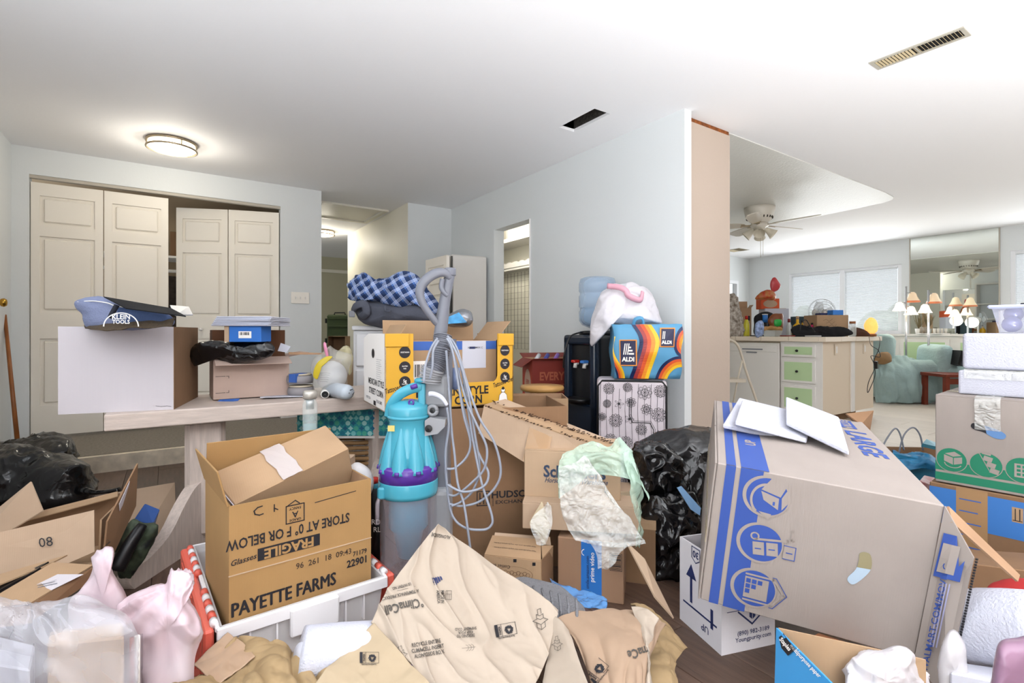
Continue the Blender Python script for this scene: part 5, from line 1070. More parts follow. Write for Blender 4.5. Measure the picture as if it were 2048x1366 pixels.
for k, c_ in enumerate(('#1d2a55', '#d5552c', '#e98f2b', '#f0c22f')): 
    r1, r2 = .17-k*.02, .15-k*.02; pl = []
    for i in range(14):
        a0, a1 = math.radians(90+i*90/14), math.radians(90+(i+1)*90/14); pl.append([(w+r*math.cos(a)*.85, r*math.sin(a)*.8) for r, a in ((r1, a0), (r1, a1), (r2, a1), (r2, a0))])
    bag_poly(pl, MC['rb'+c_], .0034, 'printed_wave')
    pl = []
    for i in range(14):
        a0, a1 = math.radians(100+i*150/14), math.radians(100+(i+1)*150/14); pl.append([(w+.03+(r-.06)*math.cos(a)*.7, .22+(r-.06)*math.sin(a)*.9) for r, a in ((r1, a0), (r1, a1), (r2, a1), (r2, a0))])
    bag_poly(pl, MC['rb'+c_], .0034, 'printed_wave')
for bx_, bz_, sc_ in ((.035, .085, 1.15), (.265, .195, .95)):
    W_, H_ = .075*sc_, .125*sc_; 
    if bx_ > .2: H_ *= .85
    bag_poly([rect(bx_-.006, bz_-.006, bx_+W_+.006, bz_+H_+.006)], MC['rb#e98f2b'], .0075, 'logo_border'); bag_poly([rect(bx_, bz_, bx_+W_, bz_+H_)], M('logo navy', '#1b1d44', .4), .0085, 'logo_panel')
    p0 = bagdef(Vector((bx_, 0, bz_))); p1 = bagdef(Vector((bx_+W_, 0, bz_))); p2 = bagdef(Vector((bx_, 0, bz_+H_))); fmx = fm(p0+Vector((0, -.011, 0)), p1-p0, p2-p0)
    put_text(t, 'ALDI', fmx, W_/2, H_*.22, .03*sc_, m_white_ink, bold=.05, sx=.95, name='logo_lettering')
    st = []
    for k in range(3): st.append([(W_*.15+k*W_*.13, H_*.42), (W_*.22+k*W_*.13, H_*.42), (W_*.32+k*W_*.13, H_*.88), (W_*.25+k*W_*.13, H_*.88)])
    for k in range(3): st.append(rect(W_*(.52+.0*k), H_*(.42+.13*k), W_*(.88-.1*k), H_*(.49+.13*k)))
    put_polys(t, st, fmx, m_white_ink, 'logo_stripes')
tube('handle', [(.12, .05, h-.01), (.13, .03, h+.03), (.17, .03, h+.035), (.18, .05, h-.01)], .008, bagm, t, 8, 3, 2)
t = thing('white_plastic_bag', 'white translucent bin bag with pink ties slumped over the cooler and shopping bag', 'bag', (0, 0, 0)); m_wf = M('white thin film', '#e8e4ea', .35, alpha=.82, kind='crinkle', bscale=12)
puff('bag_body', [(1185, 690), (1184, 655), (1194, 615), (1208, 585), (1230, 570), (1262, 570), (1290, 578), (1305, 600), (1312, 625), (1320, 645), (1300, 646), (1260, 646), (1225, 650), (1205, 672)], 3.2, .14, m_wf, t, 150, 24, .02, 5, 6, k=.5, rad=.014, rk=2.2, knot=(1250, 575, 3.1))
tube('tie', [P(1215, 572, 3.1), P(1240, 575, 3.06), P(1252, 582, 3.05), P(1258, 592, 3.04), P(1280, 600, 3.05), P(1285, 585, 3.08)], .011, M('pink tie', '#dba3b4', .5), t, 6, 5, 1.8)
# ================================================================ BLACK BAGS RIGHT
def trash(label, ol, d, th, sd, c=None, amp=.035, sc=6, group=None):
    o = puff('bin_bag', ol, d, th, m_trash, None, 170, 28, amp, sc*.8, sd, k=.5, fine=.3, back=1.0, rad=.02, rk=2.6); tag(o, label, 'bin bag', group); return o
trash('full black bin bag standing behind the tilted moving box', [(1275, 915), (1300, 880), (1350, 868), (1415, 872), (1470, 900), (1480, 1000), (1460, 1140), (1400, 1200), (1300, 1195), (1285, 1100), (1275, 1000)], 2.45, .25, 3)
trash('smaller crinkled black bin bag in front of the flowered suitcase', [(1262, 925), (1275, 895), (1300, 888), (1330, 900), (1345, 950), (1335, 985), (1290, 990), (1266, 960)], 2.15, .12, 8, amp=.045, sc=9)
trash('low black bin bag beside the cardboard strip', [(1285, 1000), (1340, 985), (1395, 1000), (1405, 1100), (1390, 1190), (1300, 1190), (1285, 1100)], 2.05, .14, 9, amp=.04, sc=7)
slab_px('blue_packet', 'shiny pale blue packet wedged between the black bin bags', 'packet', [(1353, 975, 1.9), (1362, 972, 1.9), (1400, 1015, 1.88), (1398, 1030, 1.88), (1380, 1018, 1.88)], 1.9, .01, M('shiny blue', '#7fa3c9', .2))
trash('upper black bin bag in the left corner by the wooden stick', [(-60, 930), (-40, 890), (40, 884), (95, 879), (128, 888), (134, 908), (120, 935), (60, 960), (-40, 960)], 3.0, .2, 13, amp=.04)
trash('lower round black bin bag in the left corner', [(-70, 960), (-20, 915), (60, 905), (120, 915), (165, 930), (180, 965), (176, 1000), (120, 1030), (0, 1060), (-70, 1060)], 2.75, .28, 12)
o = tube('bag_twist', [P(165, 980, 2.6), P(190, 985, 2.55), P(215, 983, 2.5), P(238, 980, 2.5)], [.02, .012, .01, .014], m_trash, None, 10, 5); tag(o, 'twisted black neck of the lower corner bin bag', 'bag neck')
# ================================================================ FOREGROUND LEFT
def hexa(name, label, cat, top, vec, mat, parent=None, bevel=.003):
    pts = [P(*c) for c in top]; vec = Vector(vec); bm = bmesh.new(); a = [bm.verts.new(p) for p in pts]; b = [bm.verts.new(p+vec) for p in pts]
    bm.faces.new(a[::-1]); bm.faces.new(b)
    for i in range(4): bm.faces.new((a[i], a[(i+1) % 4], b[(i+1) % 4], b[i]))
    if bevel: bmesh.ops.bevel(bm, geom=list(bm.edges), offset=bevel, segments=1, affect='EDGES')
    o = bm_link(name, bm, mat, parent)
    if label: tag(o, label, cat)
    return o
def part_px(t, name, corners, th, mat):
    o = slab_px(name, None, None, corners, 1, th, mat); o.parent = t; return o
t = thing('open_carton', 'open brown carton with raised flaps and the number 08, left front corner', 'box', (0, 0, 0)); 
fp = part_px(t, 'front_panel', [(-90, 1086, 1.50), (189, 1020, 1.66), (190, 1103, 1.62), (-90, 1225, 1.46)], .005, m_cardl)
part_px(t, 'flap', [(-90, 1090, 1.78), (64, 964, 1.86), (88, 1022, 1.86), (-90, 1130, 1.72)], .005, m_cardl)
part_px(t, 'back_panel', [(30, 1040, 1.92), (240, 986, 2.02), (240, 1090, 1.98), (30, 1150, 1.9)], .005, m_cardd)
part_px(t, 'rim_strip', [(40, 1034, 1.9), (236, 984, 2.0), (236, 994, 1.96), (50, 1044, 1.88)], .004, m_card)
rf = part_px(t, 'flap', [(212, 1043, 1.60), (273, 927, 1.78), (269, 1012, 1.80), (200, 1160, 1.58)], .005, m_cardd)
part_px(t, 'side_panel', [(200, 1040, 1.66), (240, 1000, 2.0), (235, 1100, 1.98), (196, 1118, 1.64)], .005, m_card)
part_px(t, 'base_panel', [(-90, 1230, 1.46), (200, 1120, 1.62), (250, 1080, 2.0), (-90, 1130, 1.9)], .005, m_card)
part_px(t, 'flap_label', [(238, 1008, 1.655), (259, 962, 1.725), (255, 990, 1.73), (239, 1022, 1.665)], .001, m_whiteb)
def decal(surf, me, u0, v0, rot, px, mat, name='printed_lettering', off=.0016, parent=None):
    """print flat shapes on a modelled surface; 2D shapes in units, px = picture pixels per unit at that place"""
    from mathutils.bvhtree import BVHTree
    if 'bvh' not in surf.__dict__ if isinstance(surf, Surf) else True:
        ob = surf.o if isinstance(surf, Surf) else surf
        bv = BVHTree.FromPolygons([tuple(v.co) for v in ob.data.vertices], [tuple(p.vertices) for p in ob.data.polygons])
        if isinstance(surf, Surf): surf.bvh = bv
    else: bv = surf.bvh; ob = surf.o
    c, s_ = math.cos(math.radians(rot)), math.sin(math.radians(rot)); O = Vector((0, 0, EYE)); bad = 0; last = None
    for v in me.vertices:
        x, y = v.co.x*px, v.co.y*px; u = u0+x*c-y*s_; w = v0-(x*s_+y*c); dr = (P(u, w, 1)-O).normalized()
        h, n, i, dd = bv.ray_cast(O, dr)
        if h is None:
            h = last[0] if last else P(u, w, 1.2); n = Vector(dr)*-1
        else:
            if n.dot(dr) > 0: n = -n
            last = (h, n)
        v.co = h+n*off-dr*.0008
    return link(name, me, mat, parent or ob)
def pmesh(lst, cuts=0):
    bm = bmesh.new(); polys_bm(bm, lst, Matrix.Identity(4))
    if cuts: bmesh.ops.triangulate(bm, faces=bm.faces); bmesh.ops.subdivide_edges(bm, edges=bm.edges, cuts=cuts)
    me = bpy.data.meshes.new('printed_mark'); bm.to_mesh(me); bm.free(); return me
decal(fp, text_mesh('08', 1, .0, sx=1.1), 92, 1085, 8, 27, m_black)
decal(rf, pmesh(stroke([(-.5, 0), (.5, 0)], .12)+stroke([(-.5, .3), (.5, .3)], .12)+stroke([(-.5, -.3), (-.5, .6)], .12)+stroke([(.5, -.3), (.5, .6)], .12)), 211, 1092, 45, 22, m_black)
slab_px('board_sheet', 'tan board sheet leaning behind the open carton beside the step', 'board', [(232, 985, 2.35), (350, 965, 2.45), (352, 1045, 2.42), (268, 1100, 2.3)], 2.3, .006, m_cardl)
t = thing('mailer_box', 'flat open mailer box with a white label, lower left', 'box', (0, 0, 0))
part_px(t, 'lid', [(-60, 1168, 1.36), (135, 1112, 1.5), (104, 1128, 1.44), (-60, 1196, 1.30)], .004, m_card)
part_px(t, 'top_panel', [(-60, 1225, 1.22), (106, 1127, 1.43), (186, 1132, 1.44), (62, 1208, 1.26)], .004, m_card)
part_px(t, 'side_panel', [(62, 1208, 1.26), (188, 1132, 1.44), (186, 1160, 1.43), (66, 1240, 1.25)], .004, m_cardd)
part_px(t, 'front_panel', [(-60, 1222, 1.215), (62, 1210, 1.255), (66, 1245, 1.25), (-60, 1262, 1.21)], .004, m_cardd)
lb = part_px(t, 'address_label', [(27, 1192, 1.283), (115, 1149, 1.375), (167, 1149, 1.385), (80, 1192, 1.29)], .0008, m_whiteb)
decal(lb, pmesh([rect(-1, .2*k, 1-.2*(k % 2), .2*k+.06) for k in range(3)]), 95, 1172, 12, 20, m_greypl, 'small_print')
slab_px('black_tablet', 'black packaged item slipped under the mailer box lid', 'packet', [(-60, 1205, 1.33), (100, 1130, 1.45), (72, 1150, 1.40), (-60, 1222, 1.29)], 1.3, .012, m_blackp)
# items between the open carton and the table foot
hexa('blue_carton', 'dark blue box with a small white label leaning against the table foot', 'box', [(265, 1043, 1.95), (290, 1006, 2.0), (320, 1018, 1.98), (306, 1048, 1.93)], (-.02, .05, -.09), M('deep blue board', '#1f4380', .5))
x = slab_px('white_label', None, None, [(293, 1030, 1.93), (296, 1022, 1.945), (314, 1027, 1.945), (311, 1035, 1.93)], 1.9, .001, m_whiteb); x.parent = bpy.data.objects['blue_carton']
o = puff('camouflage_bag', [(235, 1130), (245, 1080), (265, 1045), (290, 1050), (312, 1055), (300, 1090), (275, 1130), (245, 1152)], 1.85, .05, M('camouflage cloth', '#101215', .7, col2='#485440', vscale=26), None, 60, 10, .02, 14, 5); tag(o, 'dark green and black patterned bag by the table foot', 'bag')
o = tube('umbrella', [P(232, 1140, 1.72), P(262, 1085, 1.76), P(285, 1050, 1.8)], [.026, .022, .016], m_blackp, None, 12, 3); tag(o, 'folded black umbrella leaning beside the patterned bag', 'umbrella')
# ================================================================ RED-LIDDED BIN WITH THE FARM CARTON
bo = (.101, 1.347, .002); byaw = 3.4; w, d, h = .40, .56, .275
m_fro = M('frosted plastic', '#f0eef0', .3, alpha=.5, spec=.6); m_redp = M('coral red plastic', '#d9604f', .35)
t = thing('storage_bin', 'frosted plastic storage bin with coral red hinged lids', 'bin', bo, R3(0, 0, byaw))
bm = bmesh.new(); tp_ = .03
def fr(z, i): return [(i+tp_*(1-z/h), i+tp_*(1-z/h)), (w-i-tp_*(1-z/h), i+tp_*(1-z/h)), (w-i-tp_*(1-z/h), d-i-tp_*(1-z/h)), (i+tp_*(1-z/h), d-i-tp_*(1-z/h))]
o0 = [bm.verts.new((*p, 0)) for p in fr(0, 0)]; o1 = [bm.verts.new((*p, h)) for p in fr(h, 0)]; i0 = [bm.verts.new((*p, .004)) for p in fr(0, .004)]; i1 = [bm.verts.new((*p, h)) for p in fr(h, .004)]
bm.faces.new(o0[::-1]); bm.faces.new(i0)
for k in range(4): j = (k+1) % 4; bm.faces.new((o0[k], o0[j], o1[j], o1[k])); bm.faces.new((i0[j], i0[k], i1[k], i1[j])); bm.faces.new((o1[k], o1[j], i1[j], i1[k]))
bm_link('body', bm, m_fro, t)
m_fro2 = M('frosted rim', '#efecee', .3, alpha=.85)
boxes('rim', [((-.008, -.01, h-.03), (w+.008, .0, h)), ((-.008, d, h-.03), (w+.008, d+.01, h)), ((-.010, 0, h-.012), (0, d, h)), ((w, 0, h-.012), (w+.010, d, h))], m_fro2, t, bevel=.002)
for x in (.06, .12, .29, .34): box('rib', (x, -.004, h-.1), (x+.004, .016, h-.028), m_fro2, t)
box('handle_panel', (.15, -.02, h-.075), (.27, -.001, h-.005), m_fro2, t, bevel=.004)
for sx_, nm in ((-1, 'left'), (1, 'right')):
    x0 = -.034 if sx_ < 0 else w+.012
    ld = box('lid', (x0, .0, h-.20), (x0+.022, d, h-.002), m_redp, t, bevel=.005)
    for k in range(5): box('lid_groove', (x0-.002, .04+k*.1, h-.16), (x0+.024, .1+k*.1, h-.02), m_redp, ld, bevel=.002)
    for k in range(16):
        if 6 <= k <= 8: continue
        tube('knuckle', [((-.01 if sx_ < 0 else w+.01), .015+k*.034, h+.002), ((-.01 if sx_ < 0 else w+.01), .036+k*.034, h+.002)], .009, m_fro2 if k % 2 == 0 else m_redp, t, 10)
w, d, h = .355, .31, .49; po = (.120, 1.362, .057); m_farm = M('farm carton', '#9d7a4d', .8, kind='card', var=.05)
t = carton('carton', 'tall tan produce carton with upside-down FRAGILE lettering in the storage bin', (w, d, h), po, (0, 0, 5.8), m_farm, m_cardi, {'l': 104, 'b': 84}, lens={'l': .09, 'b': .10})
FP = face((w, d, h), 'f', .0012); T = lambda f: h-f*.277
put_text(t, 'STORE AT 0\u00b0 F OR BELOW', FP, .143, T(.33), .035, m_black, rot=180, bold=.02, sx=.72)
put_polys(t, [rect(.062, T(.53), .212, T(.42))], FP, m_black, 'printed_panel'); put_text(t, 'FRAGILE', FP, .137, T(.475), .033, m_farm, rot=180, lift=.0006, bold=.035, sx=.98)
put_polys(t, stroke([(.128, T(.10)), (.128, T(.26)), (.172, T(.26)), (.172, T(.10)), (.128, T(.10))], .0025), FP, m_black, 'printed_frame'); put_text(t, 'A', FP, .150, T(.185), .022, m_black, rot=180); put_text(t, 'GRADE', FP, .150, T(.235), .009, m_black, rot=180); put_text(t, 'FANCY', FP, .150, T(.13), .009, m_black, rot=180)
[put_text(t, 'PAYETTE FARMS', FP, .002+dx, T(.90)+dy, .047, m_black, align='LEFT', bold=0, sx=.74, lift=.00005*i) for i, (dx, dy) in enumerate(((0, 0), (.0013, .0006), (.0026, 0), (.0013, -.0008)))]
put_text(t, '22901', FP, .315, T(.80), .027, m_black, bold=.03, sx=.9); put_text(t, '71179', FP, .322, T(.715), .018, m_black, bold=.02, sx=.9)
put_text(t, '96  261  18  09:43', FP, .225, T(.675), .021, M('dot ink', '#3a2b20', .8), sx=.95); put_text(t, 'Glasses', FP, .030, T(.485), .019, m_black, rot=4, shear=.3)
put_polys(t, stroke([(.072, T(.05)), (.062, T(.055)), (.054, T(.08)), (.056, T(.11)), (.066, T(.125)), (.074, T(.12))], .0028)+stroke([(.1, T(.06)), (.1, T(.12))], .0025)+stroke([(.1, T(.09)), (.108, T(.11))], .0025)+stroke([(.13, T(.1)), (.15, T(.06)), (.16, T(.09))], .0025)+stroke([(.20, T(.12)), (.31, T(.09))], .002), FP, m_black, 'handwriting')
box('fold_line', (-.0015, -.0018, T(.60)), (w+.001, 0, T(.592)), m_cardl, t)
t = thing('parcel', 'long brown parcel taped in white, sticking out of the tan produce carton', 'parcel', (0, 0, 0))
hexa('body', None, None, [(419, 948, 1.42), (651, 850, 1.62), (697, 896, 1.46), (468, 1009, 1.27)], (.035, .06, -.115), m_card, t)
part_px(t, 'white_end', [(417, 948, 1.415), (468, 1010, 1.262), (480, 1050, 1.28), (426, 985, 1.42)], .002, m_foam)
def lerpq(a, b): 
    q = [P(419, 948, 1.42), P(651, 850, 1.62), P(697, 896, 1.46), P(468, 1009, 1.27)]; return q[0]*(1-a)*(1-b)+q[1]*a*(1-b)+q[2]*a*b+q[3]*(1-a)*b
bm = bmesh.new(); G_ = [[bm.verts.new(lerpq(.40+.17*i/4+.01*math.sin(j*2), -.01+1.03*j/6)+Vector((0, 0, .0025+.001*((i+j) % 2)))) for i in range(5)] for j in range(7)]
for j in range(6):
    for i in range(4): bm.faces.new((G_[j][i], G_[j][i+1], G_[j+1][i+1], G_[j+1][i]))
bm_link('white_tape', bm, M('white tape', '#b9aeac', .35), t)
# ================================================================ VACUUM CLEANER
VD = 1.52; vs_ = VD/F_PX; vb = W((820-CX)*vs_, VD)
t = thing('vacuum_cleaner', 'turquoise and purple upright vacuum cleaner with a grey hose and looped cord', 'vacuum cleaner', (vb.x, vb.y, 0), YAW)
X = lambda u: (u-820)*vs_
Z = lambda v: EYE-(v-HV)*vs_
m_tq = M('turquoise plastic', '#3f93a8', .22, spec=.6); m_pu = M('purple plastic', '#4b2a86', .25, spec=.6); m_g = M('vacuum grey', '#666871', .35); m_gl = M('vacuum light grey', '#8a8b8f', .35)
m_bin = M('clear bin', '#9d939b', .12, alpha=.36, spec=.7)
cb = (X(817), 0, 0)
lathe('dust_bin', [(.080, Z(1168)), (.083, Z(1150)), (.084, Z(960))], m_bin, t, 40, c=cb, cap=False)
lathe('bin_base', [(.06, Z(1185)), (.084, Z(1175)), (.084, Z(1166)), (.001, Z(1166))], m_blackp, t, 40, c=cb)
lathe('inner_shroud', [(.001, Z(1120)), (.03, Z(1110)), (.045, Z(1060)), (.058, Z(1050)), (.058, Z(985)), (.05, Z(960))], M('deep turquoise', '#1f86a8', .3), t, 32, c=cb, cap=False)
lathe('dust', [(.078, Z(1167)), (.079, Z(1150)), (.05, Z(1135)), (.02, Z(1140)), (.001, Z(1130))], M('dust', '#5c4033', 1, bump=1, bscale=60), t, 24, c=cb)
lathe('collar', [(.086, Z(985)), (.088, Z(978)), (.088, Z(958)), (.086, Z(952))], m_tq, t, 40, c=cb); lathe('collar_band', [(.087, Z(960)), (.0875, Z(930)), (.082, Z(924))], m_pu, t, 40, c=cb)
lathe('upper_body', [(.078, Z(938)), (.070, Z(900)), (.060, Z(860)), (.056, Z(842)), (.060, Z(838)), (.061, Z(815)), (.056, Z(808)), (.03, Z(800)), (.001, Z(799))], m_tq, t, 40, c=(X(817), 0, 0))
lathe('seam_ring', [(.0615, Z(835)), (.063, Z(832)), (.0615, Z(829))], m_tq, t, 40, c=cb)
for k in range(9):
    a = k*2*PI/9+.35; b0 = Vector((cb[0]+.066*math.cos(a), .066*math.sin(a), Z(938))); b1 = Vector((cb[0]+.052*math.cos(a), .052*math.sin(a), Z(846)))
    tube('cyclone', [b0, b0.lerp(b1, .35), b0.lerp(b1, .75), b1], [.026, .022, .011, .004], m_tq, t, 14, 4)
    tube('clip', [(cb[0]+.086*math.cos(a), .086*math.sin(a), Z(930)), (cb[0]+.089*math.cos(a), .089*math.sin(a), Z(937))], .008, m_pu, t, 8)
tube('carry_handle', [(X(779), -.01, Z(832)), (X(785), -.014, Z(808)), (X(803), -.018, Z(787)), (X(828), -.018, Z(775)), (X(843), -.01, Z(774))], [.0105, .011, .012, .012, .012], m_tq, t, 14, 6, 1.3)
box('handle_column', (X(838), -.02, Z(812)), (X(852), .03, Z(766)), m_tq, t, bevel=.005, seg=2)
lathe('cap', [(.026, 0), (.026, .008), (.018, .013), (.001, .013)], m_tq, t, 24, c=(X(846), 0, Z(764)))
tube('release_ring', torus_pts((X(828), -.042, Z(801)), .008, (.8, 0, .4), (-.3, 0, .9), 20), .0028, m_pu, t, 8)
tube('release_trigger', [(X(826), -.03, Z(773)), (X(838), -.03, Z(769))], .007, m_pu, t, 8)
tag(box('gold_label', (X(784), -.052, Z(856)), (X(797), -.047, Z(845)), M('gold label', '#c5b56a', .4), t), 'gold label')
tube('measure_tab', [(X(771), -.05, Z(975)), (X(768), -.075, Z(990)), (X(768), -.075, Z(1030))], .0065, m_bin, t, 8); box('bin_latch', (X(766), -.07, Z(985)), (X(782), -.03, Z(962)), m_tq, t, bevel=.005)
# grey spine
box('spine', (X(856), .03, Z(1175)), (X(893), .12, Z(812)), m_g, t, bevel=.012, seg=2)
box('upper_housing', (X(842), .0, Z(815)), (X(895), .08, Z(752)), m_gl, t, bevel=.01, seg=2)
box('lower_housing', (X(853), .01, Z(1175)), (X(899), .10, Z(980)), m_gl, t, bevel=.02, seg=3)
hl = tube('tool_socket', torus_pts((X(866), -.008, Z(820)), .013, (1, 0, 0), (0, 0, 1), 24), .006, m_gl, t, 10); lathe('socket_hole', [(.0115, 0), (.001, .001)], m_blackp, hl, 20, c=(0, 0, 0), M4=Matrix.Translation((X(866), -.011, Z(820))) @ Matrix.Rotation(PI/2, 4, 'X'), cap=False)
prism('tool_dock', [(X(853), Z(868)), (X(853), Z(838)), (X(862), Z(832)), (X(894), Z(836)), (X(892), Z(850)), (X(878), Z(864))], -.012, .03, m_gl, t, fm((0, 0, 0), (1, 0, 0), (0, 0, 1)) )
lathe('dock_hole', [(.011, 0), (.001, .001)], m_blackp, t, 20, M4=Matrix.Translation((X(861), -.034, Z(853))) @ Matrix.Rotation(PI/2, 4, 'X'), cap=False)
tube('cord_grip', [(X(862), -.025, Z(786)), (X(872), -.03, Z(786)), (X(886), -.03, Z(793)), (X(897), -.03, Z(808))], [.008, .0075, .007, .005], m_paperw, t, 12, 5)
# hose
def corr(name, pts, r0, r1, pitch, mat):
    q = spline(pts, 30); out = []; rr = []; L_ = 0
    for i, p in enumerate(q):
        if i: L_ += (p-q[i-1]).length
        out.append(p); rr.append(r1 if (L_/pitch) % 1 < .5 else r0)
    bm = bmesh.new(); tube_bm(bm, out, rr, 18); return bm_link(name, bm, mat, t, True)
corr('hose', [Vector((X(882), .045, Z(672))), Vector((X(879), .03, Z(700))), Vector((X(873), .02, Z(728))), Vector((X(866), .01, Z(745))), Vector((X(862), .01, Z(762)))], .023, .029, .0062, m_g)
corr('hose_lower', [Vector((X(866), .0, Z(738))), Vector((X(862), .0, Z(750))), Vector((X(860), .0, Z(765)))], .029, .035, .008, m_gl)
tube('rear_tube', [(X(882), .08, Z(672)), (X(885), .08, Z(745)), (X(882), .08, Z(830))], .022, m_g, t, 16, 4); tube('side_tube', [(X(905), .09, Z(740)), (X(905), .09, Z(785))], .014, M('blue grey', '#6c7a9c', .3), t, 14)
tube('wand', [(X(875), .05, Z(676)), (X(879), .05, Z(645)), (X(885), .05, Z(600)), (X(892), .05, Z(562)), (X(896), .05, Z(546))], [.021, .020, .0175, .0165, .016], m_g, t, 20, 5)
lathe('wand_end', [(.0175, 0), (.0185, .004), (.0185, .02), (.0175, .024)], m_g, t, 20, c=(X(896), .05, Z(548)))
tube('handle_grip', [(X(897), .04, Z(553)), (X(888), .03, Z(544)), (X(872), .025, Z(544)), (X(852), .02, Z(556)), (X(839), .02, Z(574)), (X(838), .02, Z(592)), (X(846), .025, Z(612)), (X(858), .03, Z(630)), (X(868), .04, Z(644)), (X(880), .05, Z(655))], [.008, .0105, .0125, .013, .012, .011, .0095, .009, .009, .008], m_g, t, 14, 6, 1.2)
tube('handle_inner', [(X(882), .03, Z(556)), (X(880), .03, Z(572)), (X(884), .03, Z(582)), (X(892), .035, Z(590))], [.008, .008, .007, .006], m_g, t, 12, 5)
tube('cord_hook', [(X(896), .04, Z(690)), (X(905), .03, Z(682)), (X(903), .03, Z(700))], .009, M('dark grey plastic', '#4b4c58', .35), t, 10, 3)
# cleaner head
box('cleaner_head', (X(768), -.10, .01), (X(900), .14, .10), m_g, t, bevel=.025, seg=3); box('head_bumper', (X(764), -.11, .01), (X(904), -.07, .05), m_pu, t, bevel=.01)
for u in (775, 893): lathe('wheel', [(.045, -.015), (.045, .015)], m_blackp, t, 24, M4=Matrix.Translation((X(u), .13, .046)) @ Matrix.Rotation(PI/2, 4, 'Y'))
m_cord = M('pale grey cord', '#888d99', .4)
crd = [[(899, 674), (912, 690), (925, 740), (935, 800), (948, 880), (965, 960), (985, 1022), (982, 1042), (965, 1050), (930, 1047), (905, 1022), (895, 960), (893, 900), (900, 850), (897, 812)],
 [(896, 672), (915, 695), (935, 760), (960, 830), (990, 880), (1002, 935), (990, 970), (960, 998), (925, 1008), (900, 1003)],
 [(897, 676), (908, 700), (920, 770), (930, 830), (942, 880), (935, 910), (912, 932), (896, 933)],
 [(898, 678), (911, 720), (925, 800), (940, 860), (962, 910), (978, 940), (968, 965), (930, 975), (898, 962)],
 [(900, 680), (915, 730), (935, 800), (958, 850), (975, 890), (970, 930), (950, 955), (915, 985), (898, 985)],
 [(901, 676), (922, 720), (940, 790), (952, 870), (960, 930), (948, 975), (925, 998), (905, 1006)],
 [(895, 700), (900, 780), (905, 860), (910, 900), (917, 960), (930, 1000), (938, 1050), (945, 1100)],
 [(880, 676), (868, 696), (858, 730), (856, 760)], [(884, 680), (874, 700), (872, 730), (866, 755)]]
for i, c_ in enumerate(crd): tube('cord', [(X(u), .0+.012*math.sin(i*2.1+j*.7)-(.03 if i < 7 else .06), Z(v)) for j, (u, v) in enumerate(c_)], .0036, m_cord, t, 8, 6)
# ================================================================ MIDDLE CARTONS
w, d, h = .36, .25, .176; m_sch = M('mail carton', '#b59a7e', .8, kind='card', var=.04)
t = carton('carton', 'pale mail-order carton with dark serif lettering, upper of the two stacked', (w, d, h), (1.124, 1.565, .333), (0, 0, -43.5), m_sch, m_cardi, {}, closed=True)
FS2 = face((w, d, h), 'f', .0012); m_ink = M('blue grey ink', '#33415a', .6)
put_text(t, 'Schneiders', FS2, .19, .098, .062, m_ink, bold=.03, sx=.86); put_text(t, '.COM', FS2, .298, .112, .014, m_ink); put_text(t, 'Horse & Home Warehouse', FS2, .195, .066, .026, m_ink, shear=.4, sx=.8)
w, d, h = .42, .30, .095
t = carton('carton', 'lower plain mail carton with tape under the serif lettered one', (w, d, h), (1.080, 1.515, .236), (0, 0, -42.4), m_cardl, m_cardi, {}, closed=True)
o = slab_px('corner_tape', None, None, [(1084, 1002, 1.82), (1100, 1052, 1.80), (1088, 1090, 1.78), (1058, 1045, 1.80)], 1.8, .0008, m_tape); reroot(t, o)
w, d, h = .235, .23, .216; ao = (1.173, 1.424, 0)
t = carton('carton', 'brown shipping carton with a vertical blue tape band below the stacked mail cartons', (w, d, h), ao, (0, 0, -49.6), M('ribbed board', '#9c7b62', .85, kind='card'), m_cardi, {}, closed=True, seam=False)
FA = face((w, d, h), 'f', .0012); put_polys(t, [rect(.085, .0, .158, h)], FA, M('tape blue', '#2f74c4', .35), 'blue_tape'); put_text(t, 'prime video', FA, .125, .12, .022, m_white_ink, rot=90, lift=.0006); put_text(t, 'smile.amazon.com', FA, .108, .10, .016, m_navy, rot=90, lift=.0006)
put_polys(t, ring(.098, .17, .012, .0025, 14, 1, 100, 260), FA, m_white_ink, 'printed_arc', .0006); put_polys(t, barcode(.19, .12, .035, .055, 16, 2, True)+stroke([(.187, .117), (.228, .117), (.228, .178), (.187, .178), (.187, .117)], .0015), FA, m_black, 'barcode')
t = thing('support_box', 'plain brown carton propping up the right side of the lower mail carton', 'box', (1.32, 1.36, 0), R3(0, 0, -49.6)); box('body', (.05, .1, 0), (.2, .3, .215), m_cardd, t); box('lid', (.048, .098, .21), (.202, .302, .2335), m_card, t)
slab_px('cardboard_strip', 'long cardboard strip leaning right of the blue taped carton', 'board', [(1252, 1086, 1.68), (1288, 1120, 1.64), (1346, 1238, 1.5), (1308, 1195, 1.52)], 1.6, .006, m_cardl)
# egg box
t = thing('printed_carton', 'small tan carton with fine upside-down print, beside the tall lettered carton', 'box', (0, 0, 0))
part_px(t, 'top_panel', [(985, 1072, 1.88), (1082, 1080, 1.84), (1082, 1122, 1.70), (969, 1110, 1.74)], .003, m_card)
ff_ = part_px(t, 'front_panel', [(969, 1110, 1.74), (1082, 1122, 1.70), (1084, 1200, 1.69), (970, 1190, 1.73)], .003, m_card)
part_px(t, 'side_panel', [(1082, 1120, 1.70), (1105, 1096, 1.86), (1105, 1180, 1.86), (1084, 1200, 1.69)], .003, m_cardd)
part_px(t, 'flap', [(990, 1066, 1.90), (1100, 1075, 1.88), (1102, 1092, 1.86), (988, 1075, 1.88)], .003, m_cardl); part_px(t, 'flap', [(1082, 1092, 1.80), (1106, 1092, 1.84), (1104, 1114, 1.84), (1084, 1118, 1.74)], .003, m_card)
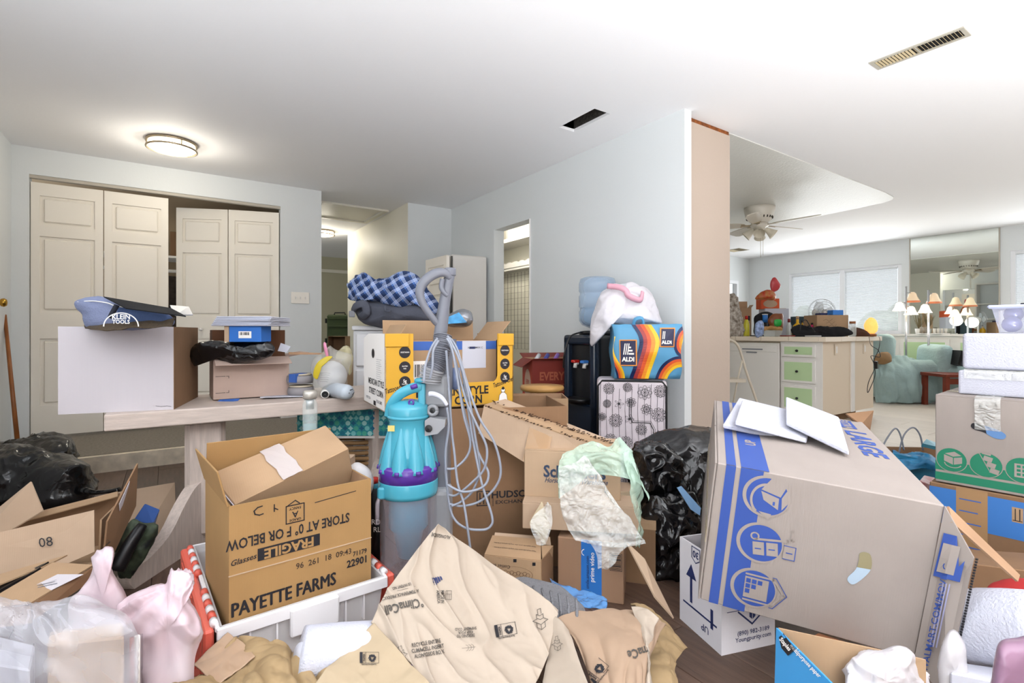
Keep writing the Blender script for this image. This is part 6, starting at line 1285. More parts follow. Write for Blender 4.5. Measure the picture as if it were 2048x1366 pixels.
decal(ff_, text_mesh('Comet Bland', 1, 0), 997, 1131, 174, 9, m_black); decal(ff_, pmesh([rect(-.4, -.4, .4, .4)]), 998, 1113, 0, 8, m_black); decal(ff_, pmesh([rect(-.4, -.4, .4, .4)]), 1030, 1121, 0, 8, m_black); decal(ff_, pmesh([rect(-.4, -.4, .4, .4)]), 1068, 1128, 0, 8, m_black)
decal(ff_, pmesh([q for k in range(9) for q in ring(-2.6+k*.65, .25*(k % 2), .42, .07, 10)]+ring(0, 0, 3.6, .08, 30, .42)), 1030, 1148, -6, 10, M('sepia ink', '#5b4028', .7), 'printed_drawing')
tp_ = [o_ for o_ in t.children if o_.name.startswith('top_panel')][0]
for k in range(2): decal(tp_, text_mesh('Please recycle this carton after using the contents of the box', 1, 0), 1030, 1090+k*9, 174, 3.4, m_black)
# grey knitted cushion
o = puff('grey_cushion', [(1000, 1168, 1.5), (1040, 1155, 1.55), (1100, 1165, 1.55), (1145, 1190, 1.5), (1172, 1228, 1.42), (1150, 1262, 1.36), (1100, 1250, 1.36), (1040, 1205, 1.42)], 1.45, .06, M('grey knit', '#77777b', .95, bump=.8, bscale=160, var=.15), None, 60, 12, .01, 12, 4, soft=1); tag(o, 'grey ribbed knit cushion behind the printed paper liner', 'cushion')
for k in range(7): 
    a = P(1050+k*17, 1168+k*5, 1.44-.012*k); b = P(1062+k*15, 1212+k*7, 1.36-.01*k); r_ = tube('knit_rib', [a, a.lerp(b, .5)+Vector((-.01, -.015, .01)), b], .004, MC['grey knit'], o, 6, 4)
mbf = M('bright blue film', '#5a94d0', .12, alpha=.75, spec=.9, kind='crinkle', bscale=20)
s = patch('blue_air_pillow', [[P(u, v, d_) for u, v, d_ in r] for r in [[(1100, 1155, 1.62), (1140, 1172, 1.6), (1180, 1178, 1.56), (1215, 1192, 1.52)], [(1105, 1172, 1.56), (1140, 1190, 1.53), (1180, 1198, 1.5), (1214, 1200, 1.48)], [(1110, 1180, 1.5), (1150, 1206, 1.48), (1185, 1212, 1.46), (1212, 1212, 1.45)]]], mbf, None, 44, 24, .012, 16, .002, 3); tag(s.o, 'bright blue crinkled plastic film in front of the blue taped carton', 'film')
# green film draped over the mail cartons
mgf = M('mint film', '#c6e2cf', .1, alpha=.42, spec=1.0, kind='crinkle', bscale=22); mcf = M('clear crinkled film', '#f0f2ee', .05, alpha=.27, spec=1.0, kind='crinkle', bscale=26, cr_=1.0)
t = thing('plastic_film', 'pale green crinkled plastic bag draped over the stacked mail cartons', 'film', (0, 0, 0))
def drape(name, rows, mat, amp=.016, sc_=14, nu=70, nv=64, sd=2): 
    s = patch(name, [[P(*q) for q in r] for r in rows], mat, t, nu, nv, amp, sc_, .0008, sd); return s
drape('green_sheet', [[(1125, 905, 1.84), (1145, 895, 1.84), (1180, 878, 1.86), (1215, 888, 1.84), (1240, 876, 1.84), (1262, 900, 1.78)], [(1116, 940, 1.80), (1140, 930, 1.80), (1165, 915, 1.80), (1200, 906, 1.79), (1245, 905, 1.77), (1275, 940, 1.72)], [(1118, 1000, 1.79), (1135, 985, 1.79), (1160, 965, 1.78), (1190, 950, 1.78), (1262, 960, 1.72), (1290, 1000, 1.66)]], mgf, .02)
drape('clear_sheet', [[(1118, 935, 1.77), (1150, 925, 1.77), (1175, 912, 1.77), (1200, 960, 1.76)], [(1120, 1000, 1.75), (1155, 990, 1.74), (1200, 980, 1.74), (1250, 1020, 1.70)], [(1130, 1050, 1.73), (1170, 1050, 1.71), (1220, 1050, 1.69), (1280, 1070, 1.65)], [(1150, 1082, 1.71), (1190, 1090, 1.68), (1240, 1095, 1.66), (1292, 1088, 1.64)]], mcf, .026, 13)
drape('clear_tail', [[(1175, 1080, 1.69), (1215, 1085, 1.68), (1265, 1085, 1.66)], [(1190, 1105, 1.68), (1215, 1110, 1.67), (1240, 1105, 1.66)], [(1198, 1140, 1.67), (1205, 1140, 1.67), (1215, 1130, 1.66)]], mcf, .014, 16, 20, 20)
drape('green_tail', [[(1245, 905, 1.76), (1262, 900, 1.78), (1272, 920, 1.8)], [(1262, 960, 1.72), (1275, 955, 1.74), (1288, 980, 1.76)], [(1278, 1030, 1.68), (1285, 1025, 1.70), (1293, 1030, 1.72)], [(1285, 1095, 1.64), (1290, 1090, 1.66), (1293, 1098, 1.68)]], mgf, .014, 16, 20, 40)
drape('clear_corner', [[(1085, 1005, 1.77), (1092, 1003, 1.76), (1100, 1012, 1.75)], [(1060, 1045, 1.75), (1085, 1045, 1.74), (1104, 1050, 1.73)], [(1075, 1088, 1.73), (1082, 1092, 1.73), (1088, 1080, 1.72)]], mcf, .012, 18, 20, 26)
# ================================================================ WHITE UPRIGHT CARTON
w, d, h = .204, .196, .275; t = carton('carton', 'white upright carton with a navy up-arrow under the tilted moving box', (w, d, h), (1.418, 1.081, 0), (0, 0, -107.6), M('white carton board', '#d9d6db', .6), m_whiteb, {})
FY = face((w, d, h), 'f', .001); ar = [[(-.004, .0), (.008, .0), (.008, .085), (-.004, .085)], [(-.024, .08), (.028, .08), (.002, .125)]]
put_polys(t, xf(ar, 1, .06, .085)+xf([[(-.004, -.02), (.008, -.02), (.008, .04), (-.004, .04)]], 1, .16, .075)+[rect(.02, .07, .185, .076)], FY, m_navy, 'printed_arrow')
put_polys(t, stroke([(.065, .235), (.065, .27), (.105, .27), (.105, .235), (.085, .222), (.065, .235)], .003), FY, m_navy, 'printed_shield'); put_text(t, '30', FY, .085, .25, .03, m_navy, rot=180, bold=.03); put_text(t, 'UP', FY, .13, .04, .03, m_navy, rot=180)
FY = face((w, d, h), 'r', .001); put_text(t, '(890) 982-3189', FY, .115, .055, .019, m_navy); put_text(t, 'Youngpurity.com', FY, .115, .036, .019, m_navy)
put_polys(t, stroke([(.06, .12), (.11, .078), (.165, .12)], .005)+[[(.10, .10), (.11, .092), (.11, .112), (.10, .118)], [(.112, .092), (.122, .10), (.122, .118), (.112, .112)]]+stroke([(.02, .125), (.17, .125)], .002), FY, m_navy, 'printed_emblem')
# ================================================================ BIG MOVING BOX
w, d, h = .493, .70, .40; mo_ = (1.225, .866, .216)
t = carton('moving_box', 'large tilted grey moving box with blue stripes and three round blue symbols', (w, d, h), mo_, (6.5, 6.3, -55.3), m_grey, m_grey, {}, closed=True, seam=False)
MB_ = Matrix.LocRotScale(Vector(mo_), Euler(R3(6.5, 6.3, -55.3)), None)
m_bs = M('stripe blue', '#34509a', .55)
FM = face((w, d, h), 'f', .001)
put_polys(t, [rect(.022, 0, .046, h), rect(.058, 0, .112, h)], FM, m_bs, 'printed_stripe'); put_polys(t, [rect(.022, 0, .046, d), rect(.058, 0, .125, d)], face((w, d, h), 't', .001), m_bs, 'printed_stripe')
def icon_disc(x, y, r=.056): 
    put_polys(t, [circ(x, y, r, 40)], FM, m_grey, 'printed_disc', .0004); put_polys(t, [circ(x+.003, y, r-.006, 40)], FM, m_bs, 'printed_disc', .0008); put_polys(t, ring(x, y, r, .0035, 40), FM, m_grey, 'printed_ring', .001)
for y in (.335, .205, .075): icon_disc(.125, y)
# box symbol
put_polys(t, [[(.112, .352), (.132, .385), (.172, .378), (.158, .340)], [(.112, .348), (.155, .336), (.156, .305), (.120, .325)], [(.161, .338), (.176, .372), (.182, .335), (.164, .306)]], FM, m_grey, 'printed_box_symbol', .0014)
put_polys(t, ring(.126, .325, .038, .006, 20, 1.2, 80, 235)+[[(.112, .292), (.142, .290), (.138, .272)]], FM, m_grey, 'printed_arrow', .0016)
put_polys(t, [rect(.142, .315, .147, .325)], FM, m_bs, 'printed_slot', .0018)
# trolley symbol
put_polys(t, ring(.112, .222, .011, .004, 16)+stroke([(.115, .214), (.19, .226), (.197, .232), (.197, .256), (.193, .262)], .006), FM, m_grey, 'printed_trolley', .0014)
put_polys(t, xf([rect(0, 0, .027, .036)], 1, .113, .17, 8)+xf([rect(0, 0, .027, .036)], 1, .145, .175, 8)+xf([rect(0, 0, .027, .036)], 1, .182, .178, 0), FM, m_grey, 'printed_boxes', .0016)
put_polys(t, xf([rect(.005, .016, .02, .019)], 1, .113, .17, 8)+xf([rect(.005, .016, .02, .019)], 1, .145, .175, 8)+[rect(.188, .194, .203, .197)]+stroke([(.182, .178), (.209, .178), (.209, .214), (.182, .214)], .002), FM, m_bs, 'printed_slot', .002)
# house symbol
put_polys(t, stroke([(.105, .038), (.170, .038), (.198, .075), (.170, .112), (.105, .112)], .005)+[rect(.103, .045, .160, .105), ], FM, m_grey, 'printed_house', .0014)
put_polys(t, [rect(.106+i*.014, .088-j*.015, .117+i*.014, .100-j*.015) for i in range(4) for j in range(3) if i+j < 3], FM, m_bs, 'printed_windows', .0018); put_polys(t, stroke([(.168, .032), (.176, .032), (.205, .075), (.176, .118), (.168, .118)], .002), FM, m_bs, 'printed_outline', .0018)
hole = [(x, y) for x, y in [(q.x, q.y) for q in spline([(.355, .245, 0), (.368, .24, 0), (.374, .21, 0), (.366, .185, 0), (.345, .155, 0), (.332, .158, 0), (.330, .17, 0), (.343, .195, 0), (.346, .22, 0), (.345, .238, 0)], 4, True)]]
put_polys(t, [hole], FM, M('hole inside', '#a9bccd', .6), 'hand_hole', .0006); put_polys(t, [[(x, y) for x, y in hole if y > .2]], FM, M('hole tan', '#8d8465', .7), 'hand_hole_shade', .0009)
FT = face((w, d, h), 't', .001); put_text(t, 'LARGE', FT, .43, .42, .085, m_bs, rot=-90, bold=.03); put_polys(t, [rect(.40, .58, .45, .68)], FT, m_bs, 'printed_panel'); put_text(t, 'EXTRA', FT, .425, .63, .035, m_grey, rot=-90, lift=.0005, bold=.03); put_text(t, 'UP', FT, .095, .22, .04, m_grey, rot=90, lift=.0005, bold=.03)
# left end flaps and right open flaps, in the box's own frame
for z0 in (0,): box('flap', (-.006, .0, .0), (-.001, d/2-.004, h), m_grey, t, bevel=.001); box('flap', (-.006, d/2+.004, 0), (-.001, d, h), m_grey, t, bevel=.001)
box('tape', (-.0075, -.02, h/2-.02), (-.006, d, h/2+.02), m_tape, t)
C_ = MB_ @ Vector((w, 0, h)); D_ = MB_ @ Vector((w, 0, 0)); dC = dep(C_); dD = dep(D_)
fl_ = slab_px('flap', None, None, [(1891, 1012, dC), (1949, 1115, dC-.04), (1890, 1392, dD-.07), (1829, 1321, dD)], 1, .005, m_grey); 
fprint = []
fprint.append(decal(fl_, text_mesh('WALMART.COM/MOVING', 1, .015), 1872, 1235, 78, 19, m_bs)); fprint.append(decal(fl_, pmesh([rect(-1, -.62, 1, .62)], 1), 1904, 1115, 76, 44, m_bs, 'printed_phone')); fprint.append(decal(fl_, pmesh([rect(-.8, -.42, .6, .42)], 1), 1899, 1114, 76, 42, m_grey, 'printed_screen', .0024))
fprint.append(decal(fl_, pmesh([rect(-5, k*.5, 5, k*.5+.22) for k in range(3)], 1), 1888, 1232, 78, 13, MC['pale_ink'] if 'pale_ink' in MC else M('pale_ink', '#9d9ec0', .7), 'small_print'))
reroot(t, fl_)
for k in range(46):
    pass
bm = bmesh.new(); a = P(1949, 1115, dC-.04); b = P(1890, 1392, dD-.07)
for k in range(52): 
    p = a.lerp(b, (k+.5)/52)+Vector((.001, -.003, 0)); add_box(bm, p-Vector((.002, .003, .0016)), p+Vector((.0035, .001, .0016)))
x = bm_link('flute_marks', bm, m_black); x['kind'] = 'stuff'; reroot(t, x)
x = slab_px('flap', None, None, [(1893, 1013, dC+.01), (2035, 1150, dC+.02), (2031, 1163, dC), (1900, 1045, dC-.01)], 1, .005, m_cardi); reroot(t, x)
dG = dep(MB_ @ Vector((w, d, h))); x = slab_px('flap', None, None, [(1690, 828, dG), (1745, 822, dG+.08), (1736, 872, dG+.06), (1720, 850, dG)], 1, .005, m_cardd); reroot(t, x)
# styrofoam sheets
for k, (cn, th, lb) in enumerate((([(1446, 848, 1.60), (1478, 795, 1.86), (1590, 822, 1.82), (1560, 872, 1.60)], .014, 'lowest flat styrofoam sheet on the tilted moving box'), ([(1470, 842, 1.57), (1484, 800, 1.78), (1625, 830, 1.74), (1613, 878, 1.53)], .014, 'middle styrofoam sheet on the tilted moving box'), ([(1572, 842, 1.58), (1572, 793, 1.80), (1678, 834, 1.72), (1698, 902, 1.44)], .014, 'uppermost slanted styrofoam sheet on the tilted moving box'))):
    o = hexa('foam_sheet', lb, 'foam sheet', [(c[0], c[1], c[2]) for c in cn], (0, 0, -th), m_foam, None, .003); o['group'] = 'styrofoam sheets'
# ================================================================ RIGHT STACK
gr = -85.2; go = Vector((2.813, .792, .299)); w, d, h = .50, .46, .38
t = carton('moving_box', 'grey moving box with green stripes and round symbols, middle of the right stack', (w, d, h), go, (0, 0, gr), m_grey, m_grey, {}, closed=True)
FG = face((w, d, h), 'f', .001); put_polys(t, [rect(0, .012, w, .045), rect(0, .055, w, .095)], FG, m_green, 'printed_stripe')
for x in (.055, .165, .275):
    put_polys(t, [circ(x, .105, .05, 32)], FG, m_green, 'printed_disc', .0004); put_polys(t, ring(x, .105, .053, .0025, 32), FG, m_grey, 'printed_ring', .0008)
put_polys(t, [[(.03, .125), (.06, .115), (.06, .085), (.03, .098)], [(.063, .115), (.09, .122), (.09, .095), (.063, .086)], [(.033, .13), (.065, .142), (.088, .128), (.06, .12)]], FG, m_grey, 'printed_box_symbol', .0008); put_polys(t, ring(.06, .092, .03, .004, 16, .7, 180, 340), FG, m_grey, 'printed_arrow', .001)
put_polys(t, stroke([(.125, .15), (.145, .15), (.175, .085)], .003)+[xf([rect(0, 0, .028, .02)], 1, .155+k*.01, .125-k*.024, -15)[0] for k in range(3)]+xf([rect(0, 0, .028, .02)], 1, .152, .15, -10), FG, m_grey, 'printed_trolley', .0008)
put_polys(t, [rect(.25, .075, .30, .13)], FG, m_grey, 'printed_house', .0008); put_polys(t, [rect(.257+.016*i, .082+.016*j, .268+.016*i, .092+.016*j) for i in range(2) for j in range(3)], FG, m_green, 'printed_windows', .0012)
hh = [(q.x, q.y) for q in spline([(.125, .275, 0), (.15, .272, 0), (.20, .258, 0), (.225, .24, 0), (.218, .222, 0), (.19, .222, 0), (.16, .24, 0), (.13, .248, 0), (.118, .26, 0)], 4, True)]
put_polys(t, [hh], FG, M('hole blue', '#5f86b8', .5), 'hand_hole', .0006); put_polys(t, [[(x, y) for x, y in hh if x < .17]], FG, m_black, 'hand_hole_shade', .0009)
s = patch('clear_tape_strip', [[go+Vector((0, 0, 0))+Matrix.Rotation(math.radians(gr), 3, 'Z') @ Vector((x, y, z)) for x in (.13, .17, .21)] for y, z in ((-.002, .25), (-.004, .32), (-.002, h), (.1, h+.006), (.3, h+.005))], mcf, None, 16, 30, .004, 30, .0006, 2); reroot(t, s.o)
t = carton('carton', 'low brown carton with a wide blue band under the green striped moving box', (.5, .46, .292), (2.805, .81, .002), (0, 0, gr), m_cardd, m_cardi, {}, closed=True, seam=False)
FB_ = face((.5, .46, .292), 'f', .001); put_polys(t, [rect(0, .12, .5, .275)], FB_, M('wide band blue', '#3c76bd', .5), 'printed_band'); put_polys(t, [rect(.09, .0, .19, .29)], FB_, MC['tan tape'], 'tan_tape', .0006); put_polys(t, [rect(.10, .24-.05*k, .17-.01*(k % 2), .245-.05*k) for k in range(5)], FB_, m_blue, 'tape_print', .001)
put_polys(t, [rect(.262, .19, .295, .25)], FB_, m_card, 'printed_patch', .0006); put_polys(t, stroke([(.272, .2), (.272, .243)], .003)+stroke([(.285, .2), (.285, .243)], .003)+stroke([(.266, .197), (.291, .197)], .003), FB_, m_black, 'printed_arrow', .001)
R_ = Matrix.Rotation(math.radians(gr), 3, 'Z')
q = go+R_ @ Vector((.06, .10, h+.006)); t = thing('foam_cooler', 'pale styrofoam cooler with its lid, on the green striped moving box', 'cooler', q, R3(0, 0, gr))
box('base', (0, 0, 0), (.44, .34, .105), m_foam, t, bevel=.008, seg=2); box('lid', (.012, .008, .112), (.44, .34, .27), m_foam, t, bevel=.014, seg=3); 
s = patch('clear_tape', [[Vector((x, -.004+.0*y, z)) for x in (.02, .15, .3, .43)] for y, z in ((0, .07), (0, .095), (0, .112))], mcf, t, 40, 10, .004, 40, .0006, 2)
t2 = thing('ornament_tub', 'clear plastic tub of lilac baubles with a pale lid on the styrofoam cooler', 'tub', q+R_ @ Vector((.07, .05, .272)), R3(0, 0, gr)); mlt = M('lilac clear plastic', '#c9cbe0', .12, alpha=.35, spec=.8)
lathe('body', [(.16, 0), (.19, .105)], mlt, t2, 4, cap=False, smooth=False, M4=Matrix.Translation((.17, .12, 0)) @ Matrix.Rotation(PI/4, 4, 'Z')); box('base', (.06, .01, 0), (.28, .23, .004), mlt, t2); box('lid', (.02, -.02, .105), (.33, .27, .12), M('lilac lid', '#b5bcd8', .35), t2, bevel=.006); box('lid_strip', (.12, .02, .12), (.33, .1, .127), m_blackp, t2, bevel=.002)
rg = random.Random(2)
blab = ('lilac bauble at the lower left of the clear tub', 'lilac bauble at the bottom centre of the clear tub', 'lilac bauble at the lower right of the clear tub', 'upper left lilac bauble in the clear tub', 'upper centre lilac bauble in the clear tub', 'upper right lilac bauble in the clear tub')
for k in range(6):
    bm = bmesh.new(); bmesh.ops.create_uvsphere(bm, u_segments=18, v_segments=12, radius=.034)
    o = bm_link('bauble', bm, M('lilac bauble', '#8f90bd', .15, metal=.5), None, True); o.location = t2.location+R_ @ Vector((.09+(k % 3)*.072, .06+(k//3)*.05, .036+.045*(k//3))); tag(o, blab[k], 'bauble', 'baubles in the tub')
# shopping bag with paper handles
t = thing('paper_bag', 'blue and brown paper carrier bag with two wire thin handles behind the moving box', 'bag', (0, 0, 0)); D0 = 2.9
for pts in (((1762, 900), (1775, 875), (1790, 857), (1800, 868), (1808, 900)), ((1798, 905), (1808, 870), (1826, 855), (1840, 870), (1846, 900))): tube('handle', [P(u, v, D0) for u, v in pts], .0045, m_greypl, t, 8, 6)
part_px(t, 'back_panel', [(1768, 893, 3.0), (1872, 895, 3.0), (1872, 960, 3.0), (1768, 960, 3.0)], .004, m_cardd); part_px(t, 'front_panel', [(1780, 905, 2.8), (1875, 925, 2.75), (1875, 990, 2.75), (1780, 980, 2.8)], .004, M('teal blue paper', '#2d7fa3', .5)); part_px(t, 'side_panel', [(1768, 894, 3.0), (1782, 905, 2.8), (1782, 985, 2.8), (1768, 965, 3.0)], .004, MC['teal blue paper'])
s = patch('blue_tissue', [[P(u, v, d_) for u, v, d_ in r] for r in [[(1785, 898, 2.9), (1815, 905, 2.9), (1845, 900, 2.9), (1872, 915, 2.9)], [(1790, 920, 2.75), (1820, 915, 2.75), (1850, 915, 2.72), (1874, 925, 2.7)], [(1800, 940, 2.7), (1825, 938, 2.7), (1850, 938, 2.7), (1874, 942, 2.68)]]], M('blue tissue', '#2a86b5', .5, col2='#1d5f88', vscale=30), None, 30, 20, .02, 12, .003, 2); tag(s.o, 'crumpled blue wrapping at the mouth of the paper carrier bag', 'paper')
slab_px('teal_box', 'small teal and white box in the paper carrier bag', 'box', [(1842, 893, 2.85), (1850, 884, 2.95), (1872, 892, 2.95), (1872, 900, 2.85)], 2.9, .02, MC['teal dark'])
hexa('red_striped_box', 'box edge with red and white stripes behind the moving box', 'box', [(1838, 962, 2.5), (1848, 950, 2.6), (1870, 955, 2.6), (1870, 972, 2.5)], (0, 0, -.15), M('red white print', '#c33a3a', .5, col2='#e8dede', vscale=16))
# lower right corner things
o = tube('foam_tube', [P(1905, 1262, 1.22), P(1985, 1255, 1.16), P(2120, 1275, 1.06)], [.075, .082, .088], m_foam, None, 32, 3); tag(o, 'thick white foam roll lying right of the moving box flap', 'roll')
o = puff('red_cloth', [(1972, 1200, 1.4), (1985, 1172, 1.45), (2040, 1160, 1.45), (2090, 1175, 1.4), (2090, 1215, 1.35), (2020, 1215, 1.35)], 1.4, .04, M('red cloth', '#9c1f20', .85), None, 50, 8, .012, 9, 4); tag(o, 'dark red cloth behind the white foam roll', 'cloth')
o = puff('white_tissue', [(2010, 1205, 1.3), (2025, 1188, 1.32), (2080, 1185, 1.32), (2090, 1220, 1.28), (2040, 1222, 1.28)], 1.3, .02, m_paperw, None, 40, 6, .01, 12, 4); tag(o, 'white tissue paper on the foam roll by the red cloth', 'paper')
o = puff('purple_bottle', [(1990, 1310), (2000, 1285), (2030, 1278), (2090, 1280), (2090, 1400), (1985, 1400), (1984, 1350)], .85, .05, M('mauve plastic', '#8a6a80', .25), None, 60, 10, .002, 9, 4, k=.35); tag(o, 'glossy mauve plastic object in the bottom right corner', 'container')
o = puff('white_bag', [(1700, 1330), (1712, 1312), (1760, 1305), (1800, 1298), (1830, 1320), (1845, 1370), (1840, 1420), (1700, 1420)], 1.0, .05, M('white bag film', '#c6c1c4', .4, alpha=.95, kind='crinkle', bscale=10, cr_=.4), None, 130, 18, .012, 9, 4, rad=.014, rk=2.5, knot=(1760, 1310, 1.0)); tag(o, 'white plastic bag inside the blue carton at the bottom', 'bag')
o = puff('film_fold', [(1885, 1300), (1905, 1270), (1925, 1290), (1930, 1340), (1940, 1400), (1880, 1400)], 1.08, .03, m_filmw, None, 50, 8, .012, 12, 4); tag(o, 'milky film fold between the moving box flap and the foam roll', 'film')
o = hexa('grey_paper_pad', 'pale folded paper pad at the bottom right beside the foam roll', 'paper', [(1900, 1345, 1.05), (1920, 1325, 1.15), (2060, 1345, 1.08), (2050, 1375, 1.0)], (0, 0, -.03), m_paperw)
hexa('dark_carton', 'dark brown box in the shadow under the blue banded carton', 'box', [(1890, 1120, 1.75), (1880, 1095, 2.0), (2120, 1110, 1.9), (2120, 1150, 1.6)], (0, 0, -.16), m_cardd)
t = thing('blue_carton', 'open bright blue printer paper carton at the bottom beneath the moving box', 'box', (0, 0, 0)); mbb = M('bright blue board', '#3a92cf', .5)
lf = part_px(t, 'side_panel', [(1556, 1256, 1.06), (1740, 1440, .80), (1720, 1560, .8), (1551, 1440, 1.02)], .004, mbb)
part_px(t, 'back_panel', [(1557, 1255, 1.065), (1850, 1318, .99), (1850, 1450, .98), (1557, 1400, 1.06)], .004, m_card); part_px(t, 'base_panel', [(1552, 1440, 1.03), (1850, 1450, .98), (1900, 1600, .75), (1715, 1560, .8)], .004, m_card)
decal(lf, pmesh([rect(-1, -.5, 1, .5)], 1), 1572, 1290, -50, 20, m_black, 'printed_panel'); decal(lf, text_mesh('Staples', 1, .03), 1573, 1289, -50, 11, m_white_ink, off=.0026); decal(lf, text_mesh('multipurpose paper', 1, .02), 1612, 1322, -47, 11, m_white_ink)
hexa('wood_board', 'thin wooden board lying under the moving box behind the blue carton', 'board', [(1625, 1270, 1.25), (1640, 1262, 1.35), (1760, 1300, 1.3), (1750, 1312, 1.2)], (0, 0, -.01), M('varnished wood'))
# ================================================================ PAPER LINERS (printed)
m_cream = M('cream paper', '#a99b8c', .7, kind='crinkle', bscale=9, cr_=.18); m_creamt = M('cream tan paper', '#a59379', .7, kind='crinkle', bscale=9, cr_=.18); m_kraft = M('kraft paper', '#98805d', .75, kind='crinkle', bscale=8, cr_=.3); m_ktan = M('tan liner paper', '#9d846e', .7, kind='crinkle', bscale=9, cr_=.18)
A_ = patch('paper_liner', [[P(*q) for q in r] for r in [[(872, 1050, 1.36), (815, 1125, 1.27), (770, 1190, 1.20), (743, 1250, 1.13)], [(935, 1095, 1.38), (885, 1175, 1.25), (845, 1245, 1.16), (800, 1310, 1.07)], [(1025, 1162, 1.36), (985, 1250, 1.22), (940, 1325, 1.11), (880, 1395, 1.01)], [(1112, 1228, 1.32), (1095, 1310, 1.2), (1065, 1380, 1.09), (1010, 1470, .97)]]], m_cream, None, 130, 130, .010, 6, .004, 5, fine=.3, folds=lambda a, b: .012*(1-min(1, abs(noise.noise(Vector((a*5-b*3, (a+b)*1.3, 4))))*3))**2)
tag(A_.o, 'large cream printed paper liner standing in a peak in the centre foreground', 'paper')
B_ = patch('paper_liner', [[P(*q) for q in r] for r in [[(748, 1246, 1.125), (700, 1295, 1.08), (655, 1340, 1.03), (600, 1400, .97)], [(800, 1305, 1.065), (760, 1345, 1.03), (715, 1390, .99), (670, 1440, .95)], [(880, 1395, 1.0), (850, 1420, .98), (810, 1450, .96), (770, 1490, .93)]]], m_creamt, None, 60, 50, .014, 9, .004, 8, fine=.3)
tag(B_.o, 'tan lower flap of a paper liner with a recycling mark, left of the cream peak', 'paper')
C2 = patch('paper_liner', [[P(*q) for q in r] for r in [[(1108, 1232, 1.31), (1100, 1300, 1.22), (1085, 1370, 1.12), (1075, 1440, 1.05)], [(1122, 1245, 1.28), (1135, 1300, 1.18), (1145, 1370, 1.08), (1150, 1440, 1.0)], [(1135, 1262, 1.26), (1155, 1315, 1.15), (1180, 1375, 1.05), (1205, 1440, .98)]]], m_cream, None, 30, 60, .008, 9, .003, 6, fine=.3)
tag(C2.o, 'narrow cream paper liner corner hanging right of the big peak', 'paper')
D2 = patch('paper_liner', [[P(*q) for q in r] for r in [[(1112, 1230, 1.30), (1175, 1215, 1.34), (1240, 1212, 1.36), (1300, 1222, 1.36), (1335, 1240, 1.34)], [(1145, 1270, 1.24), (1190, 1265, 1.24), (1250, 1262, 1.24), (1300, 1280, 1.24), (1312, 1290, 1.26)], [(1170, 1330, 1.16), (1210, 1325, 1.15), (1255, 1325, 1.14), (1290, 1330, 1.15), (1305, 1335, 1.18)], [(1195, 1420, 1.06), (1225, 1420, 1.04), (1260, 1420, 1.04), (1290, 1420, 1.05), (1300, 1420, 1.08)]]], m_ktan, None, 90, 90, .009, 6, .004, 9, fine=.3, folds=lambda a, b: .008*(1-min(1, abs(noise.noise(Vector((a*4, b*1.5, 7))))*2.2))**2)
tag(D2.o, 'brownish printed paper liner draped right of the cream peak', 'paper')
s = patch('paper_fold', [[P(*q) for q in r] for r in [[(1262, 1212, 1.35), (1292, 1215, 1.33), (1318, 1235, 1.3)], [(1275, 1255, 1.28), (1290, 1262, 1.25), (1305, 1270, 1.26)], [(1288, 1320, 1.2), (1296, 1320, 1.17), (1302, 1320, 1.18)], [(1285, 1400, 1.1), (1296, 1400, 1.08), (1304, 1400, 1.1)]]], m_cream, None, 20, 50, .01, 12, .003, 3); s.o.parent = D2.o
s = patch('kraft_sheet', [[P(*q) for q in r] for r in [[(1262, 1203, 1.5), (1300, 1215, 1.48), (1345, 1245, 1.45), (1385, 1285, 1.42)], [(1290, 1240, 1.4), (1318, 1255, 1.38), (1345, 1280, 1.36), (1370, 1298, 1.36)], [(1300, 1300, 1.28), (1325, 1305, 1.27), (1345, 1320, 1.25), (1358, 1335, 1.25)], [(1290, 1400, 1.12), (1320, 1400, 1.12), (1350, 1400, 1.12), (1372, 1400, 1.14)]]], m_kraft, None, 90, 90, .02, 9, .004, 4); tag(s.o, 'crumpled golden kraft paper right of the printed liners', 'paper')
s = patch('kraft_sheet', [[P(*q) for q in r] for r in [[(300, 1375, .98), (370, 1340, 1.04), (430, 1300, 1.10), (475, 1262, 1.15)], [(380, 1400, .95), (430, 1355, 1.0), (490, 1305, 1.08), (560, 1275, 1.14)], [(470, 1420, .93), (520, 1370, .98), (565, 1320, 1.05), (600, 1300, 1.10)], [(600, 1440, .92), (625, 1400, .96), (645, 1365, 1.0), (662, 1335, 1.04)]]], m_kraft, None, 140, 120, .022, 8, .004, 12, folds=lambda a, b: .014*(1-min(1, abs(noise.noise(Vector((a*3+b*4, b*1.2, 2))))*2.2))**2); tag(s.o, 'crumpled kraft paper sheet below the frosted bin', 'paper')
s = patch('tan_wrap', [[P(*q) for q in r] for r in [[(385, 1325, 1.08), (420, 1290, 1.12), (455, 1262, 1.16)], [(410, 1345, 1.05), (450, 1310, 1.09), (490, 1285, 1.13)], [(430, 1370, 1.02), (470, 1340, 1.05), (510, 1310, 1.09)]]], M('brown clear wrap', '#ab9078', .35), None, 30, 26, .01, 10, .003, 3); tag(s.o, 'small brown glossy wrap at the left of the kraft sheet', 'paper')
t = thing('foam_roll', 'white rolled foam sheet lying in front of the frosted bin', 'roll', (0, 0, 0)); tube('roll', [P(600, 1306, 1.08), P(680, 1308, 1.11), P(775, 1312, 1.14)], [.052, .062, .072], m_foam, t, 36, 3); tube('core', [P(598, 1306, 1.075), P(604, 1306, 1.08)], .02, m_paperw, t, 16)
